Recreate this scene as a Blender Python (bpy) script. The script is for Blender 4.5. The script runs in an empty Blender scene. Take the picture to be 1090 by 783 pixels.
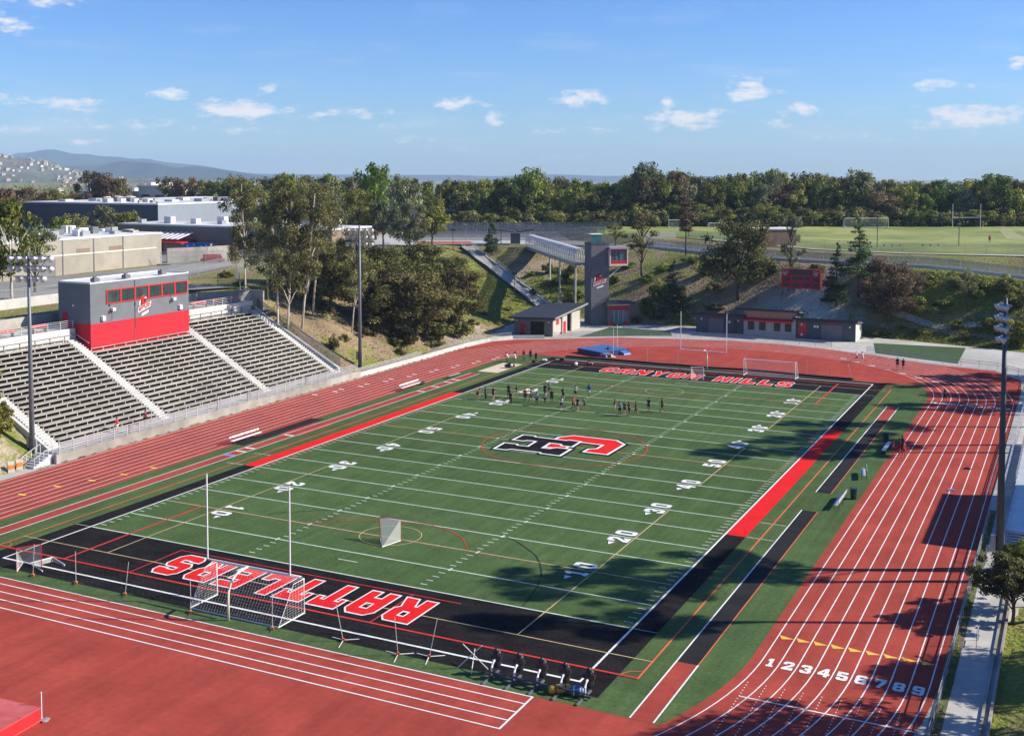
import bpy, math, random
import numpy as np
from mathutils import Vector, Matrix
from mathutils.geometry import tessellate_polygon

scene = bpy.context.scene
COL = scene.collection
R = math.radians
rnd = random.Random(7)

# ------------------------------------------------------------------ helpers
class MB:
    """collects faces and links them as one mesh object"""
    def __init__(s):
        s.v = []; s.f = []; s.m = []
    def face(s, pts, m=0):
        i = len(s.v); s.v.extend([tuple(p) for p in pts]); s.f.append(tuple(range(i, i + len(pts)))); s.m.append(m)
    def box(s, x0, x1, y0, y1, z0, z1, m=0, top=None):
        s.hexa([(x0, y0, z0), (x1, y0, z0), (x1, y1, z0), (x0, y1, z0), (x0, y0, z1), (x1, y0, z1), (x1, y1, z1), (x0, y1, z1)], m, top)
    def hexa(s, p, m=0, top=None):
        i = len(s.v); s.v.extend([tuple(q) for q in p])
        for k, q in enumerate(((3, 2, 1, 0), (4, 5, 6, 7), (0, 1, 5, 4), (1, 2, 6, 5), (2, 3, 7, 6), (3, 0, 4, 7))):
            s.f.append(tuple(i + j for j in q)); s.m.append(top if (k == 1 and top is not None) else m)
    def obox(s, c, u, v, w, m=0, top=None):
        c, u, v, w = Vector(c), Vector(u), Vector(v), Vector(w)
        s.hexa([c - u - v - w, c + u - v - w, c + u + v - w, c - u + v - w, c - u - v + w, c + u - v + w, c + u + v + w, c - u + v + w], m, top)
    def beam(s, a, b, w, h, m=0):
        a, b = Vector(a), Vector(b); d = b - a
        up = Vector((0, 0, 1)) if abs(d.normalized().z) < .98 else Vector((1, 0, 0))
        side = d.cross(up).normalized(); u2 = side.cross(d).normalized()
        s.obox((a + b) / 2, d / 2, side * w / 2, u2 * h / 2, m)
    def tube(s, pts, r, n=8, m=0, caps=True):
        pts = [Vector(p) for p in pts]
        if not hasattr(r, '__len__'): r = [r] * len(pts)
        base = len(s.v); k = len(pts)
        for i, p in enumerate(pts):
            d = (pts[min(i + 1, k - 1)] - pts[max(i - 1, 0)]).normalized()
            a = Vector((0, 0, 1)) if abs(d.z) < .9 else Vector((1, 0, 0))
            u = d.cross(a).normalized(); w = d.cross(u).normalized()
            for j in range(n):
                t = 2 * math.pi * j / n
                s.v.append(tuple(p + (u * math.cos(t) + w * math.sin(t)) * r[i]))
        for i in range(k - 1):
            for j in range(n):
                a0 = base + i * n + j; a1 = base + i * n + (j + 1) % n
                s.f.append((a0, a1, a1 + n, a0 + n)); s.m.append(m)
        if caps:
            s.f.append(tuple(base + j for j in range(n))[::-1]); s.m.append(m)
            s.f.append(tuple(base + (k - 1) * n + j for j in range(n))); s.m.append(m)
    def ball(s, c, r, m=0, nu=10, nv=6):
        if not hasattr(r, '__len__'): r = (r, r, r)
        base = len(s.v)
        for i in range(nv + 1):
            a = math.pi * i / nv
            for j in range(nu):
                b = 2 * math.pi * j / nu
                s.v.append((c[0] + r[0] * math.sin(a) * math.cos(b), c[1] + r[1] * math.sin(a) * math.sin(b), c[2] + r[2] * math.cos(a)))
        for i in range(nv):
            for j in range(nu):
                a0 = base + i * nu + j; a1 = base + i * nu + (j + 1) % nu
                s.f.append((a0, a0 + nu, a1 + nu, a1)); s.m.append(m)
    def prism(s, poly, z0, z1, m=0, top=None, bottom=True):
        n = len(poly); i = len(s.v)
        area = sum(poly[k][0] * poly[(k + 1) % n][1] - poly[(k + 1) % n][0] * poly[k][1] for k in range(n))
        if area < 0: poly = poly[::-1]
        s.v.extend([(x, y, z0) for x, y in poly]); s.v.extend([(x, y, z1) for x, y in poly])
        for k in range(n):
            s.f.append((i + k, i + (k + 1) % n, i + n + (k + 1) % n, i + n + k)); s.m.append(m)
        s.f.append(tuple(i + n + k for k in range(n))); s.m.append(m if top is None else top)
        if bottom: s.f.append(tuple(i + k for k in range(n))[::-1]); s.m.append(m)
    def rect(s, x0, x1, y0, y1, z, m=0):
        s.face([(x0, y0, z), (x1, y0, z), (x1, y1, z), (x0, y1, z)], m)
    def poly(s, loops, z, m=0, xf=None):
        """flat polygon with holes"""
        vs = [Vector((p[0], p[1], 0)) for l in loops for p in l]
        tris = tessellate_polygon([[Vector((p[0], p[1], 0)) for p in l] for l in loops])
        i = len(s.v)
        s.v.extend([xf(v.x, v.y) if xf else (v.x, v.y, z) for v in vs])
        for t in tris:
            s.f.append(tuple(i + k for k in t)); s.m.append(m)
    def ribbon(s, pts, w, z, m=0, closed=False):
        n = len(pts); L = []; Rr = []
        for i in range(n):
            a = pts[(i - 1) % n] if (closed or i > 0) else pts[i]
            b = pts[(i + 1) % n] if (closed or i < n - 1) else pts[i]
            dx, dy = b[0] - a[0], b[1] - a[1]; l = math.hypot(dx, dy) or 1
            nx, ny = -dy / l * w / 2, dx / l * w / 2
            zz = z(pts[i][0], pts[i][1]) if callable(z) else z
            L.append((pts[i][0] + nx, pts[i][1] + ny, zz)); Rr.append((pts[i][0] - nx, pts[i][1] - ny, zz))
        for i in range(n if closed else n - 1):
            j = (i + 1) % n
            s.face([Rr[i], Rr[j], L[j], L[i]], m)
    def build(s, name, mats, parent=None, smooth=False, loc=None, up=False):
        me = bpy.data.meshes.new(name); me.from_pydata(s.v, [], s.f)
        if not isinstance(mats, (list, tuple)): mats = [mats]
        for x in mats: me.materials.append(x)
        if len(mats) > 1: me.polygons.foreach_set('material_index', s.m)
        if smooth: me.polygons.foreach_set('use_smooth', [True] * len(s.f))
        if up:
            import bmesh
            bm = bmesh.new(); bm.from_mesh(me)
            fl = [f for f in bm.faces if f.normal.z < 0]
            bmesh.ops.reverse_faces(bm, faces=fl); bm.to_mesh(me); bm.free()
        me.update()
        o = bpy.data.objects.new(name, me); COL.objects.link(o)
        if parent: o.parent = parent
        if loc: o.location = loc
        return o

def tag(o, label=None, cat=None, group=None, kind=None):
    if label: o['label'] = label
    if cat: o['category'] = cat
    if group: o['group'] = group
    if kind: o['kind'] = kind
    return o
def thing(name, label, cat, loc=(0, 0, 0), rz=0, group=None, scale=None):
    o = bpy.data.objects.new(name, None); COL.objects.link(o)
    o.empty_display_size = .3
    o.location = loc; o.rotation_euler = (0, 0, rz)
    if scale: o.scale = scale if hasattr(scale, '__len__') else (scale,) * 3
    return tag(o, label, cat, group)
def struct(o): return tag(o, kind='structure')
def dup(root, loc, rz=0, scale=None, label=None, group=None):
    r = root.copy(); COL.objects.link(r); r.location = loc; r.rotation_euler = (0, 0, rz)
    if scale: r.scale = scale if hasattr(scale, '__len__') else (scale,) * 3
    if label: r['label'] = label
    if group: r['group'] = group
    for ch in list(root.children):
        c = ch.copy(); COL.objects.link(c); c.parent = r
        for g in list(ch.children):
            d = g.copy(); COL.objects.link(d); d.parent = c
    return r

# ------------------------------------------------------------------ materials
def N(nt, t, **k):
    n = nt.nodes.new(t)
    for a, b in k.items():
        if a in n.inputs: n.inputs[a].default_value = b
        else: setattr(n, a, b)
    return n
def lin(c): return tuple(((x / 12.92) if x <= .04045 else ((x + .055) / 1.055) ** 2.4) for x in [v / 255 for v in c])
def mat(name, col, rough=.8, var=.12, scale=2., spec=.3, metal=0., big=.1, col2=None, bump=0., bscale=None):
    m = bpy.data.materials.new(name); m.use_nodes = True; nt = m.node_tree
    b = nt.nodes['Principled BSDF']
    b.inputs['Roughness'].default_value = rough; b.inputs['Metallic'].default_value = metal
    b.inputs['Specular IOR Level'].default_value = spec
    g = N(nt, 'ShaderNodeNewGeometry')
    n1 = N(nt, 'ShaderNodeTexNoise', Scale=scale, Detail=4.); n2 = N(nt, 'ShaderNodeTexNoise', Scale=scale * .11, Detail=3.)
    nt.links.new(g.outputs['Position'], n1.inputs['Vector']); nt.links.new(g.outputs['Position'], n2.inputs['Vector'])
    def mr(src, a):
        r = N(nt, 'ShaderNodeMapRange'); r.inputs[1].default_value = .3; r.inputs[2].default_value = .7
        r.inputs[3].default_value = 1 - a; r.inputs[4].default_value = 1 + a
        nt.links.new(src, r.inputs[0]); return r.outputs[0]
    mu = N(nt, 'ShaderNodeMath', operation='MULTIPLY'); nt.links.new(mr(n1.outputs['Fac'], var), mu.inputs[0]); nt.links.new(mr(n2.outputs['Fac'], big), mu.inputs[1])
    if col2:
        cm = N(nt, 'ShaderNodeMix', data_type='RGBA'); cm.inputs[6].default_value = (*col, 1); cm.inputs[7].default_value = (*col2, 1)
        rr = N(nt, 'ShaderNodeMapRange'); rr.inputs[1].default_value = .42; rr.inputs[2].default_value = .6
        nt.links.new(n2.outputs['Fac'], rr.inputs[0]); nt.links.new(rr.outputs[0], cm.inputs[0]); csrc = cm.outputs[2]
    else:
        rgb = N(nt, 'ShaderNodeRGB'); rgb.outputs[0].default_value = (*col, 1); csrc = rgb.outputs[0]
    vm = N(nt, 'ShaderNodeVectorMath', operation='SCALE'); nt.links.new(csrc, vm.inputs[0]); nt.links.new(mu.outputs[0], vm.inputs['Scale'])
    nt.links.new(vm.outputs[0], b.inputs['Base Color'])
    if bump:
        nb = N(nt, 'ShaderNodeTexNoise', Scale=bscale or scale * 4, Detail=3.); nt.links.new(g.outputs['Position'], nb.inputs['Vector'])
        bp = N(nt, 'ShaderNodeBump', Strength=bump, Distance=.05); nt.links.new(nb.outputs['Fac'], bp.inputs['Height']); nt.links.new(bp.outputs[0], b.inputs['Normal'])
    return m
def netmat(name, col, a):
    m = bpy.data.materials.new(name); m.use_nodes = True; nt = m.node_tree
    b = nt.nodes['Principled BSDF']; b.inputs['Base Color'].default_value = (*col, 1); b.inputs['Roughness'].default_value = .7
    b.inputs['Alpha'].default_value = a
    return m
def leafmat(name, dark, light, rough=.6, transl=.25):
    m = bpy.data.materials.new(name); m.use_nodes = True; nt = m.node_tree
    b = nt.nodes['Principled BSDF']; b.inputs['Roughness'].default_value = rough; b.inputs['Specular IOR Level'].default_value = .10
    at = N(nt, 'ShaderNodeAttribute', attribute_name='tint')
    oi = N(nt, 'ShaderNodeObjectInfo')
    mx = N(nt, 'ShaderNodeMix', data_type='RGBA'); mx.inputs[6].default_value = (*dark, 1); mx.inputs[7].default_value = (*light, 1)
    nt.links.new(at.outputs['Fac'], mx.inputs[0])
    hs = N(nt, 'ShaderNodeHueSaturation')
    r1 = N(nt, 'ShaderNodeMapRange'); r1.inputs[3].default_value = .475; r1.inputs[4].default_value = .52; nt.links.new(oi.outputs['Random'], r1.inputs[0])
    r2 = N(nt, 'ShaderNodeMath', operation='MULTIPLY_ADD'); r2.inputs[1].default_value = 7.31; r2.inputs[2].default_value = 0; nt.links.new(oi.outputs['Random'], r2.inputs[0])
    fr = N(nt, 'ShaderNodeMath', operation='FRACT'); nt.links.new(r2.outputs[0], fr.inputs[0])
    r3 = N(nt, 'ShaderNodeMapRange'); r3.inputs[3].default_value = .82; r3.inputs[4].default_value = 1.34; nt.links.new(fr.outputs[0], r3.inputs[0])
    nt.links.new(r1.outputs[0], hs.inputs['Hue']); nt.links.new(r3.outputs[0], hs.inputs['Value']); nt.links.new(mx.outputs[2], hs.inputs['Color'])
    nt.links.new(hs.outputs[0], b.inputs['Base Color'])
    tr = N(nt, 'ShaderNodeBsdfTranslucent'); nt.links.new(hs.outputs[0], tr.inputs['Color'])
    ms = N(nt, 'ShaderNodeMixShader', Fac=transl); nt.links.new(b.outputs[0], ms.inputs[1]); nt.links.new(tr.outputs[0], ms.inputs[2])
    nt.links.new(ms.outputs[0], nt.nodes['Material Output'].inputs['Surface'])
    return m

M = {}
M['white_paint'] = mat('white_line_paint', (.78, .78, .75), .8, .08, 3)
M['yard_paint'] = mat('yard_line_paint', (.56, .66, .52), .85, .15, 3)
M['tan_paint'] = mat('tan_line_paint', (.55, .42, .22), .85, .15, 3)
M['red_paint'] = mat('red_line_paint', (.62, .035, .03), .85, .12, 3)
M['orange_paint'] = mat('orange_line_paint', (.68, .14, .06), .85, .12, 3)
M['yellow_paint'] = mat('yellow_marking', (.80, .50, .08), .8, .08, 3)
M['black_turf'] = mat('black_turf', (.017, .0155, .016), .95, .4, 5, spec=.04, big=.3, bump=.4)
M['red_turf'] = mat('red_turf', (.74, .018, .018), .9, .12, 5, spec=.08, big=.08, bump=.3)
M['green_line'] = mat('dark_seam_paint', (.02, .03, .02), .9, .2, 3)
M['black_rubber'] = mat('black_rubber', (.026, .0245, .027), .9, .2, 5, spec=.06, big=.2)
M['concrete'] = mat('concrete', (.46, .44, .40), .9, .12, 1.2, big=.16, bump=.15)
M['concrete_light'] = mat('pale_concrete', (.50, .485, .455), .9, .1, 1., big=.12)
M['concrete_old'] = mat('stained_concrete', (.33, .31, .27), .9, .2, .6, big=.25)
M['cream'] = mat('cream_wall', (.66, .61, .52), .85, .08, 1., big=.08)
M['aluminium'] = mat('aluminium', (.62, .63, .64), .45, .06, 4, spec=.5, metal=.35)
M['steel_grey'] = mat('galvanised_steel', (.36, .37, .38), .5, .1, 4, metal=.4)
M['dark_steel'] = mat('dark_steel', (.06, .065, .075), .5, .1, 4, spec=.4)
M['pole_grey'] = mat('pole_grey', (.17, .18, .20), .5, .1, 2, metal=.3)
M['white_metal'] = mat('white_metal', (.80, .79, .76), .5, .04, 3)
M['cream_metal'] = mat('cream_metal', (.80, .78, .62), .5, .04, 3)
M['bench_plank'] = mat('bench_plank', (.44, .405, .345), .75, .18, 1.5, big=.16)
M['void'] = mat('painted_shade', (.018, .016, .014), .9, .2, 1)  # near-black stand-in for the shade inside openings
M['grey_stucco'] = mat('grey_stucco', (.155, .166, .176), .9, .06, .8, big=.07, bump=.1)
M['dark_stucco'] = mat('charcoal_stucco', (.10, .105, .115), .9, .1, .8, big=.1)
M['mid_stucco'] = mat('warm_grey_stucco', (.17, .17, .175), .9, .1, .8, big=.1)
M['red_wall'] = mat('red_wall', (.52, .018, .032), .8, .05, 1, big=.06)
M['red_metal'] = mat('red_metal', (.58, .02, .03), .5, .06, 3)
M['pink_red'] = mat('faded_red_metal', (.66, .09, .09), .55, .08, 3)
M['roof_white'] = mat('white_roof', (.62, .61, .59), .8, .15, .3, big=.2)
M['roof_dark'] = mat('dark_roof', (.035, .04, .055), .7, .12, 2)
M['gym_wall_unlit'] = mat('gym_wall_unlit', (.085, .095, .125), .75, .06, .5, big=.06)  # unlit front of the hall: shade is put into the wall colour
M['gym_wall_sunlit'] = mat('gym_wall_sunlit', (.24, .275, .325), .7, .04, .5, big=.05)  # sunlit side of the same hall: light is put into the colour
M['tan_wall'] = mat('tan_stucco', (.34, .305, .25), .9, .1, .5, big=.1)
M['brown_wall'] = mat('brown_stucco', (.25, .18, .135), .9, .08, .4, big=.08)
M['brick_brown'] = mat('brown_block_wall', (.21, .125, .085), .9, .12, 1., big=.1)
M['wood_tan'] = mat('tan_siding', (.40, .27, .20), .85, .1, 1.)
M['beige'] = mat('beige_block', (.48, .44, .38), .9, .08, 1.)
M['asphalt'] = mat('asphalt', (.17, .165, .16), .95, .15, .8, big=.2)
M['court'] = mat('court_surface', (.42, .41, .39), .95, .1, .3, big=.15)
M['court_red'] = mat('red_court', (.36, .10, .08), .95, .1, .3, big=.15)
M['field_grass'] = mat('upper_field_grass', (.17, .215, .05), .95, .2, .25, big=.2, col2=(.25, .27, .075))
M['pad_turf'] = mat('practice_turf', (.04, .085, .026), .95, .15, .8, big=.12)
M['sand'] = mat('sand', (.62, .52, .38), .95, .1, 2)
M['mat_blue'] = mat('blue_vinyl', (.045, .16, .42), .45, .1, 1.5, spec=.5)
M['mat_blue_dark'] = mat('dark_blue_vinyl', (.02, .04, .14), .45, .1, 1.5, spec=.5)
M['mat_red'] = mat('faded_red_vinyl', (.56, .12, .10), .5, .12, 1.5, spec=.4, big=.12)
M['mat_red_side'] = mat('red_vinyl', (.60, .025, .03), .5, .08, 1.5, spec=.4)
M['pad_black'] = mat('black_vinyl', (.018, .018, .02), .4, .1, 3, spec=.5)
M['gold'] = mat('gold_vinyl', (.62, .36, .03), .4, .1, 3, spec=.5)
M['trash_green'] = mat('dark_green_plastic', (.015, .05, .045), .5, .1, 3)
M['glass_dark'] = mat('dark_glass', (.03, .055, .05), .12, .3, .7, spec=.8)
M['glass_green'] = mat('green_tinted_glass', (.035, .058, .052), .12, .5, .9, spec=.8)
M['glass_teal'] = mat('teal_glass', (.03, .13, .15), .15, .3, .8, spec=.8)
M['canopy_blue'] = netmat('wire_canopy', (.34, .41, .50), .5)
M['blue_sign'] = mat('blue_panel', (.03, .15, .55), .5, .3, 1.5)
M['cone_orange'] = mat('orange_plastic', (.75, .20, .03), .5, .1, 3)
M['trunk_pale'] = mat('pale_bark', (.52, .47, .38), .9, .25, 1.2, big=.2)
M['trunk_brown'] = mat('brown_bark', (.10, .075, .055), .95, .3, 3)
M['net_white'] = netmat('white_netting', (.8, .8, .78), .22)
M['net_grey'] = netmat('grey_netting', (.30, .31, .32), .11)
M['net_dark'] = netmat('dark_netting', (.02, .02, .02), .30)
M['screen'] = netmat('fence_mesh', (.28, .28, .27), .22)
M['screen_dense'] = netmat('windscreen_mesh', (.20, .20, .195), .55)
M['asphalt_light'] = mat('worn_asphalt', (.24, .235, .225), .95, .12, .5, big=.15)
M['lamp_glass'] = mat('lamp_reflector', (.75, .77, .80), .25, .1, 3, spec=.7, metal=.5)
M['led_black'] = mat('led_panel', (.012, .012, .014), .3, .1, 3, spec=.6)
M['house_white'] = mat('house_white', (.66, .62, .55), .8, .1, .05)
M['house_tan'] = mat('house_tan', (.50, .40, .30), .8, .1, .05)
M['tile_roof'] = mat('tile_roof', (.28, .15, .10), .8, .1, .1)
M['car_blue'] = mat('blue_car_paint', (.03, .12, .45), .25, .05, 1, spec=.6)
M['car_black'] = mat('black_car_paint', (.015, .015, .018), .25, .05, 1, spec=.6)
M['car_red'] = mat('red_car_paint', (.45, .03, .03), .25, .05, 1, spec=.6)
M['car_white'] = mat('white_car_paint', (.7, .7, .7), .25, .05, 1, spec=.6)
M['tyre'] = mat('tyre_rubber', (.012, .012, .012), .8, .1, 3)
M['rock'] = mat('pale_rock', (.48, .46, .42), .9, .25, 1.)
L = {}
L['oak'] = leafmat('oak_leaves', (.048, .048, .022), (.26, .245, .08))
L['euc'] = leafmat('eucalyptus_leaves', (.06, .064, .030), (.33, .32, .12))
L['belt'] = leafmat('grove_leaves', (.06, .075, .018), (.35, .36, .085))
L['bright'] = leafmat('fresh_leaves', (.05, .082, .014), (.24, .30, .055))
L['grey'] = leafmat('grey_green_leaves', (.08, .092, .048), (.31, .325, .17))
L['rust'] = leafmat('rusty_leaves', (.085, .052, .034), (.30, .20, .125))
L['pine'] = leafmat('pine_needles', (.022, .046, .02), (.12, .185, .072))
L['yellow'] = leafmat('olive_shrub_leaves', (.07, .082, .016), (.33, .33, .065))

def turf_material():
    m = mat('field_turf', (.077, .125, .044), .95, .2, 4., spec=.05, big=.12, bump=.5)
    nt = m.node_tree; b = nt.nodes['Principled BSDF']
    src = b.inputs['Base Color'].links[0].from_socket
    g = N(nt, 'ShaderNodeNewGeometry'); sx = N(nt, 'ShaderNodeSeparateXYZ'); nt.links.new(g.outputs['Position'], sx.inputs[0])
    dv = N(nt, 'ShaderNodeMath', operation='DIVIDE'); dv.inputs[1].default_value = 4.572; nt.links.new(sx.outputs['Y'], dv.inputs[0])
    fl = N(nt, 'ShaderNodeMath', operation='FLOOR'); nt.links.new(dv.outputs[0], fl.inputs[0])
    wn = N(nt, 'ShaderNodeTexWhiteNoise', noise_dimensions='1D'); nt.links.new(fl.outputs[0], wn.inputs['W'])
    mr = N(nt, 'ShaderNodeMapRange'); mr.inputs[3].default_value = .90; mr.inputs[4].default_value = 1.10; nt.links.new(wn.outputs['Value'], mr.inputs[0])
    # streaks brushed along the field
    mp = N(nt, 'ShaderNodeMapping'); mp.inputs['Scale'].default_value = (1.6, .05, 1); nt.links.new(g.outputs['Position'], mp.inputs[0])
    n3 = N(nt, 'ShaderNodeTexNoise', Scale=1., Detail=3.); nt.links.new(mp.outputs[0], n3.inputs['Vector'])
    m3 = N(nt, 'ShaderNodeMapRange'); m3.inputs[1].default_value = .3; m3.inputs[2].default_value = .7; m3.inputs[3].default_value = .86; m3.inputs[4].default_value = 1.12; nt.links.new(n3.outputs['Fac'], m3.inputs[0])
    mu = N(nt, 'ShaderNodeMath', operation='MULTIPLY'); nt.links.new(mr.outputs[0], mu.inputs[0]); nt.links.new(m3.outputs[0], mu.inputs[1])
    vm = N(nt, 'ShaderNodeVectorMath', operation='SCALE'); nt.links.new(src, vm.inputs[0]); nt.links.new(mu.outputs[0], vm.inputs['Scale'])
    nt.links.new(vm.outputs[0], b.inputs['Base Color'])
    return m
M['turf'] = turf_material()
M['track'] = mat('red_track', (.365, .064, .046), .95, .08, 2.2, spec=.06, big=.13, bump=.25)

def wear(m, sx, sy, lo, hi):
    nt = m.node_tree; b = nt.nodes['Principled BSDF']; src = b.inputs['Base Color'].links[0].from_socket
    g = N(nt, 'ShaderNodeNewGeometry'); mp = N(nt, 'ShaderNodeMapping'); mp.inputs['Scale'].default_value = (sx, sy, 1); nt.links.new(g.outputs['Position'], mp.inputs[0])
    n = N(nt, 'ShaderNodeTexNoise', Scale=1., Detail=5., Roughness=.6); nt.links.new(mp.outputs[0], n.inputs['Vector'])
    r = N(nt, 'ShaderNodeMapRange'); r.inputs[1].default_value = .3; r.inputs[2].default_value = .7; r.inputs[3].default_value = lo; r.inputs[4].default_value = hi; nt.links.new(n.outputs['Fac'], r.inputs[0])
    v = N(nt, 'ShaderNodeVectorMath', operation='SCALE'); nt.links.new(src, v.inputs[0]); nt.links.new(r.outputs[0], v.inputs['Scale']); nt.links.new(v.outputs[0], b.inputs['Base Color'])
wear(M['track'], .9, .035, .88, 1.1); wear(M['track'], .35, .3, .93, 1.06); wear(M['black_turf'], .3, 1.4, .75, 1.3); wear(M['bench_plank'], .4, .25, .8, 1.12); wear(M['grey_stucco'], .6, .6, .9, 1.06)
def terrain_material():
    m = bpy.data.materials.new('hillside_ground'); m.use_nodes = True; nt = m.node_tree
    b = nt.nodes['Principled BSDF']; b.inputs['Roughness'].default_value = .95; b.inputs['Specular IOR Level'].default_value = .15
    g = N(nt, 'ShaderNodeNewGeometry')
    at = N(nt, 'ShaderNodeAttribute', attribute_name='green'); ad = N(nt, 'ShaderNodeAttribute', attribute_name='pale')
    n1 = N(nt, 'ShaderNodeTexNoise', Scale=.35, Detail=6., Roughness=.65); n2 = N(nt, 'ShaderNodeTexNoise', Scale=2.2, Detail=4.); n3 = N(nt, 'ShaderNodeTexNoise', Scale=.12, Detail=3.)
    for n in (n1, n2, n3): nt.links.new(g.outputs['Position'], n.inputs['Vector'])
    ra = N(nt, 'ShaderNodeMix', data_type='RGBA'); ra.inputs[6].default_value = (.115, .135, .022, 1); ra.inputs[7].default_value = (.26, .28, .06, 1); nt.links.new(n2.outputs['Fac'], ra.inputs[0])
    rb = N(nt, 'ShaderNodeMix', data_type='RGBA'); rb.inputs[6].default_value = (.17, .118, .072, 1); rb.inputs[7].default_value = (.38, .28, .17, 1); nt.links.new(n2.outputs['Fac'], rb.inputs[0])
    rc = N(nt, 'ShaderNodeMix', data_type='RGBA'); rc.inputs[7].default_value = (.56, .50, .40, 1); nt.links.new(rb.outputs[2], rc.inputs[6]); nt.links.new(ad.outputs['Fac'], rc.inputs[0])
    s = N(nt, 'ShaderNodeMath', operation='ADD'); nt.links.new(at.outputs['Fac'], s.inputs[0])
    k = N(nt, 'ShaderNodeMath', operation='MULTIPLY_ADD'); k.inputs[1].default_value = 2.4; k.inputs[2].default_value = -1.2; nt.links.new(n1.outputs['Fac'], k.inputs[0]); nt.links.new(k.outputs[0], s.inputs[1])
    mr = N(nt, 'ShaderNodeMapRange'); mr.inputs[1].default_value = .3; mr.inputs[2].default_value = .7; nt.links.new(s.outputs[0], mr.inputs[0])
    mx = N(nt, 'ShaderNodeMix', data_type='RGBA'); nt.links.new(mr.outputs[0], mx.inputs[0]); nt.links.new(rc.outputs[2], mx.inputs[6]); nt.links.new(ra.outputs[2], mx.inputs[7])
    m3 = N(nt, 'ShaderNodeMapRange'); m3.inputs[1].default_value = .3; m3.inputs[2].default_value = .7; m3.inputs[3].default_value = .75; m3.inputs[4].default_value = 1.2; nt.links.new(n3.outputs['Fac'], m3.inputs[0])
    vm = N(nt, 'ShaderNodeVectorMath', operation='SCALE'); nt.links.new(mx.outputs[2], vm.inputs[0]); nt.links.new(m3.outputs[0], vm.inputs['Scale'])
    nt.links.new(vm.outputs[0], b.inputs['Base Color'])
    bp = N(nt, 'ShaderNodeBump', Strength=.9, Distance=.4); nt.links.new(n2.outputs['Fac'], bp.inputs['Height']); nt.links.new(bp.outputs[0], b.inputs['Normal'])
    return m
M['terrain'] = terrain_material()

# ------------------------------------------------------------------ camera, sky, sun
SUN_EL, SUN_AZ = R(31), math.atan2(.889, .459)
S = Vector((math.sin(SUN_AZ) * math.cos(SUN_EL), math.cos(SUN_AZ) * math.cos(SUN_EL), math.sin(SUN_EL)))
cam = bpy.data.cameras.new('camera'); co = bpy.data.objects.new('camera', cam); COL.objects.link(co)
co.location = (50.2168, -118.3822, 30.3432)
co.rotation_euler = (math.pi / 2 - .056, 0, .4767)
cam.sensor_width = 36; cam.lens = 1249.26 / 1090 * 36
cam.shift_x = 38.26 / 1090; cam.shift_y = -139.5 / 1090
cam.clip_start = .5; cam.clip_end = 30000
scene.camera = co
sl = bpy.data.lights.new('sun', 'SUN'); sl.energy = 5.0; sl.angle = R(.53); sl.color = (1, .935, .81)
so = bpy.data.objects.new('sun', sl); COL.objects.link(so); so.rotation_euler = S.to_track_quat('Z', 'Y').to_euler(); so.location = (80, 60, 90)
scene.view_settings.view_transform = 'Standard'; scene.view_settings.look = 'None'
scene.view_settings.exposure = .58; scene.view_settings.gamma = 1
scene.render.resolution_x = 1024; scene.render.resolution_y = 735

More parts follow.
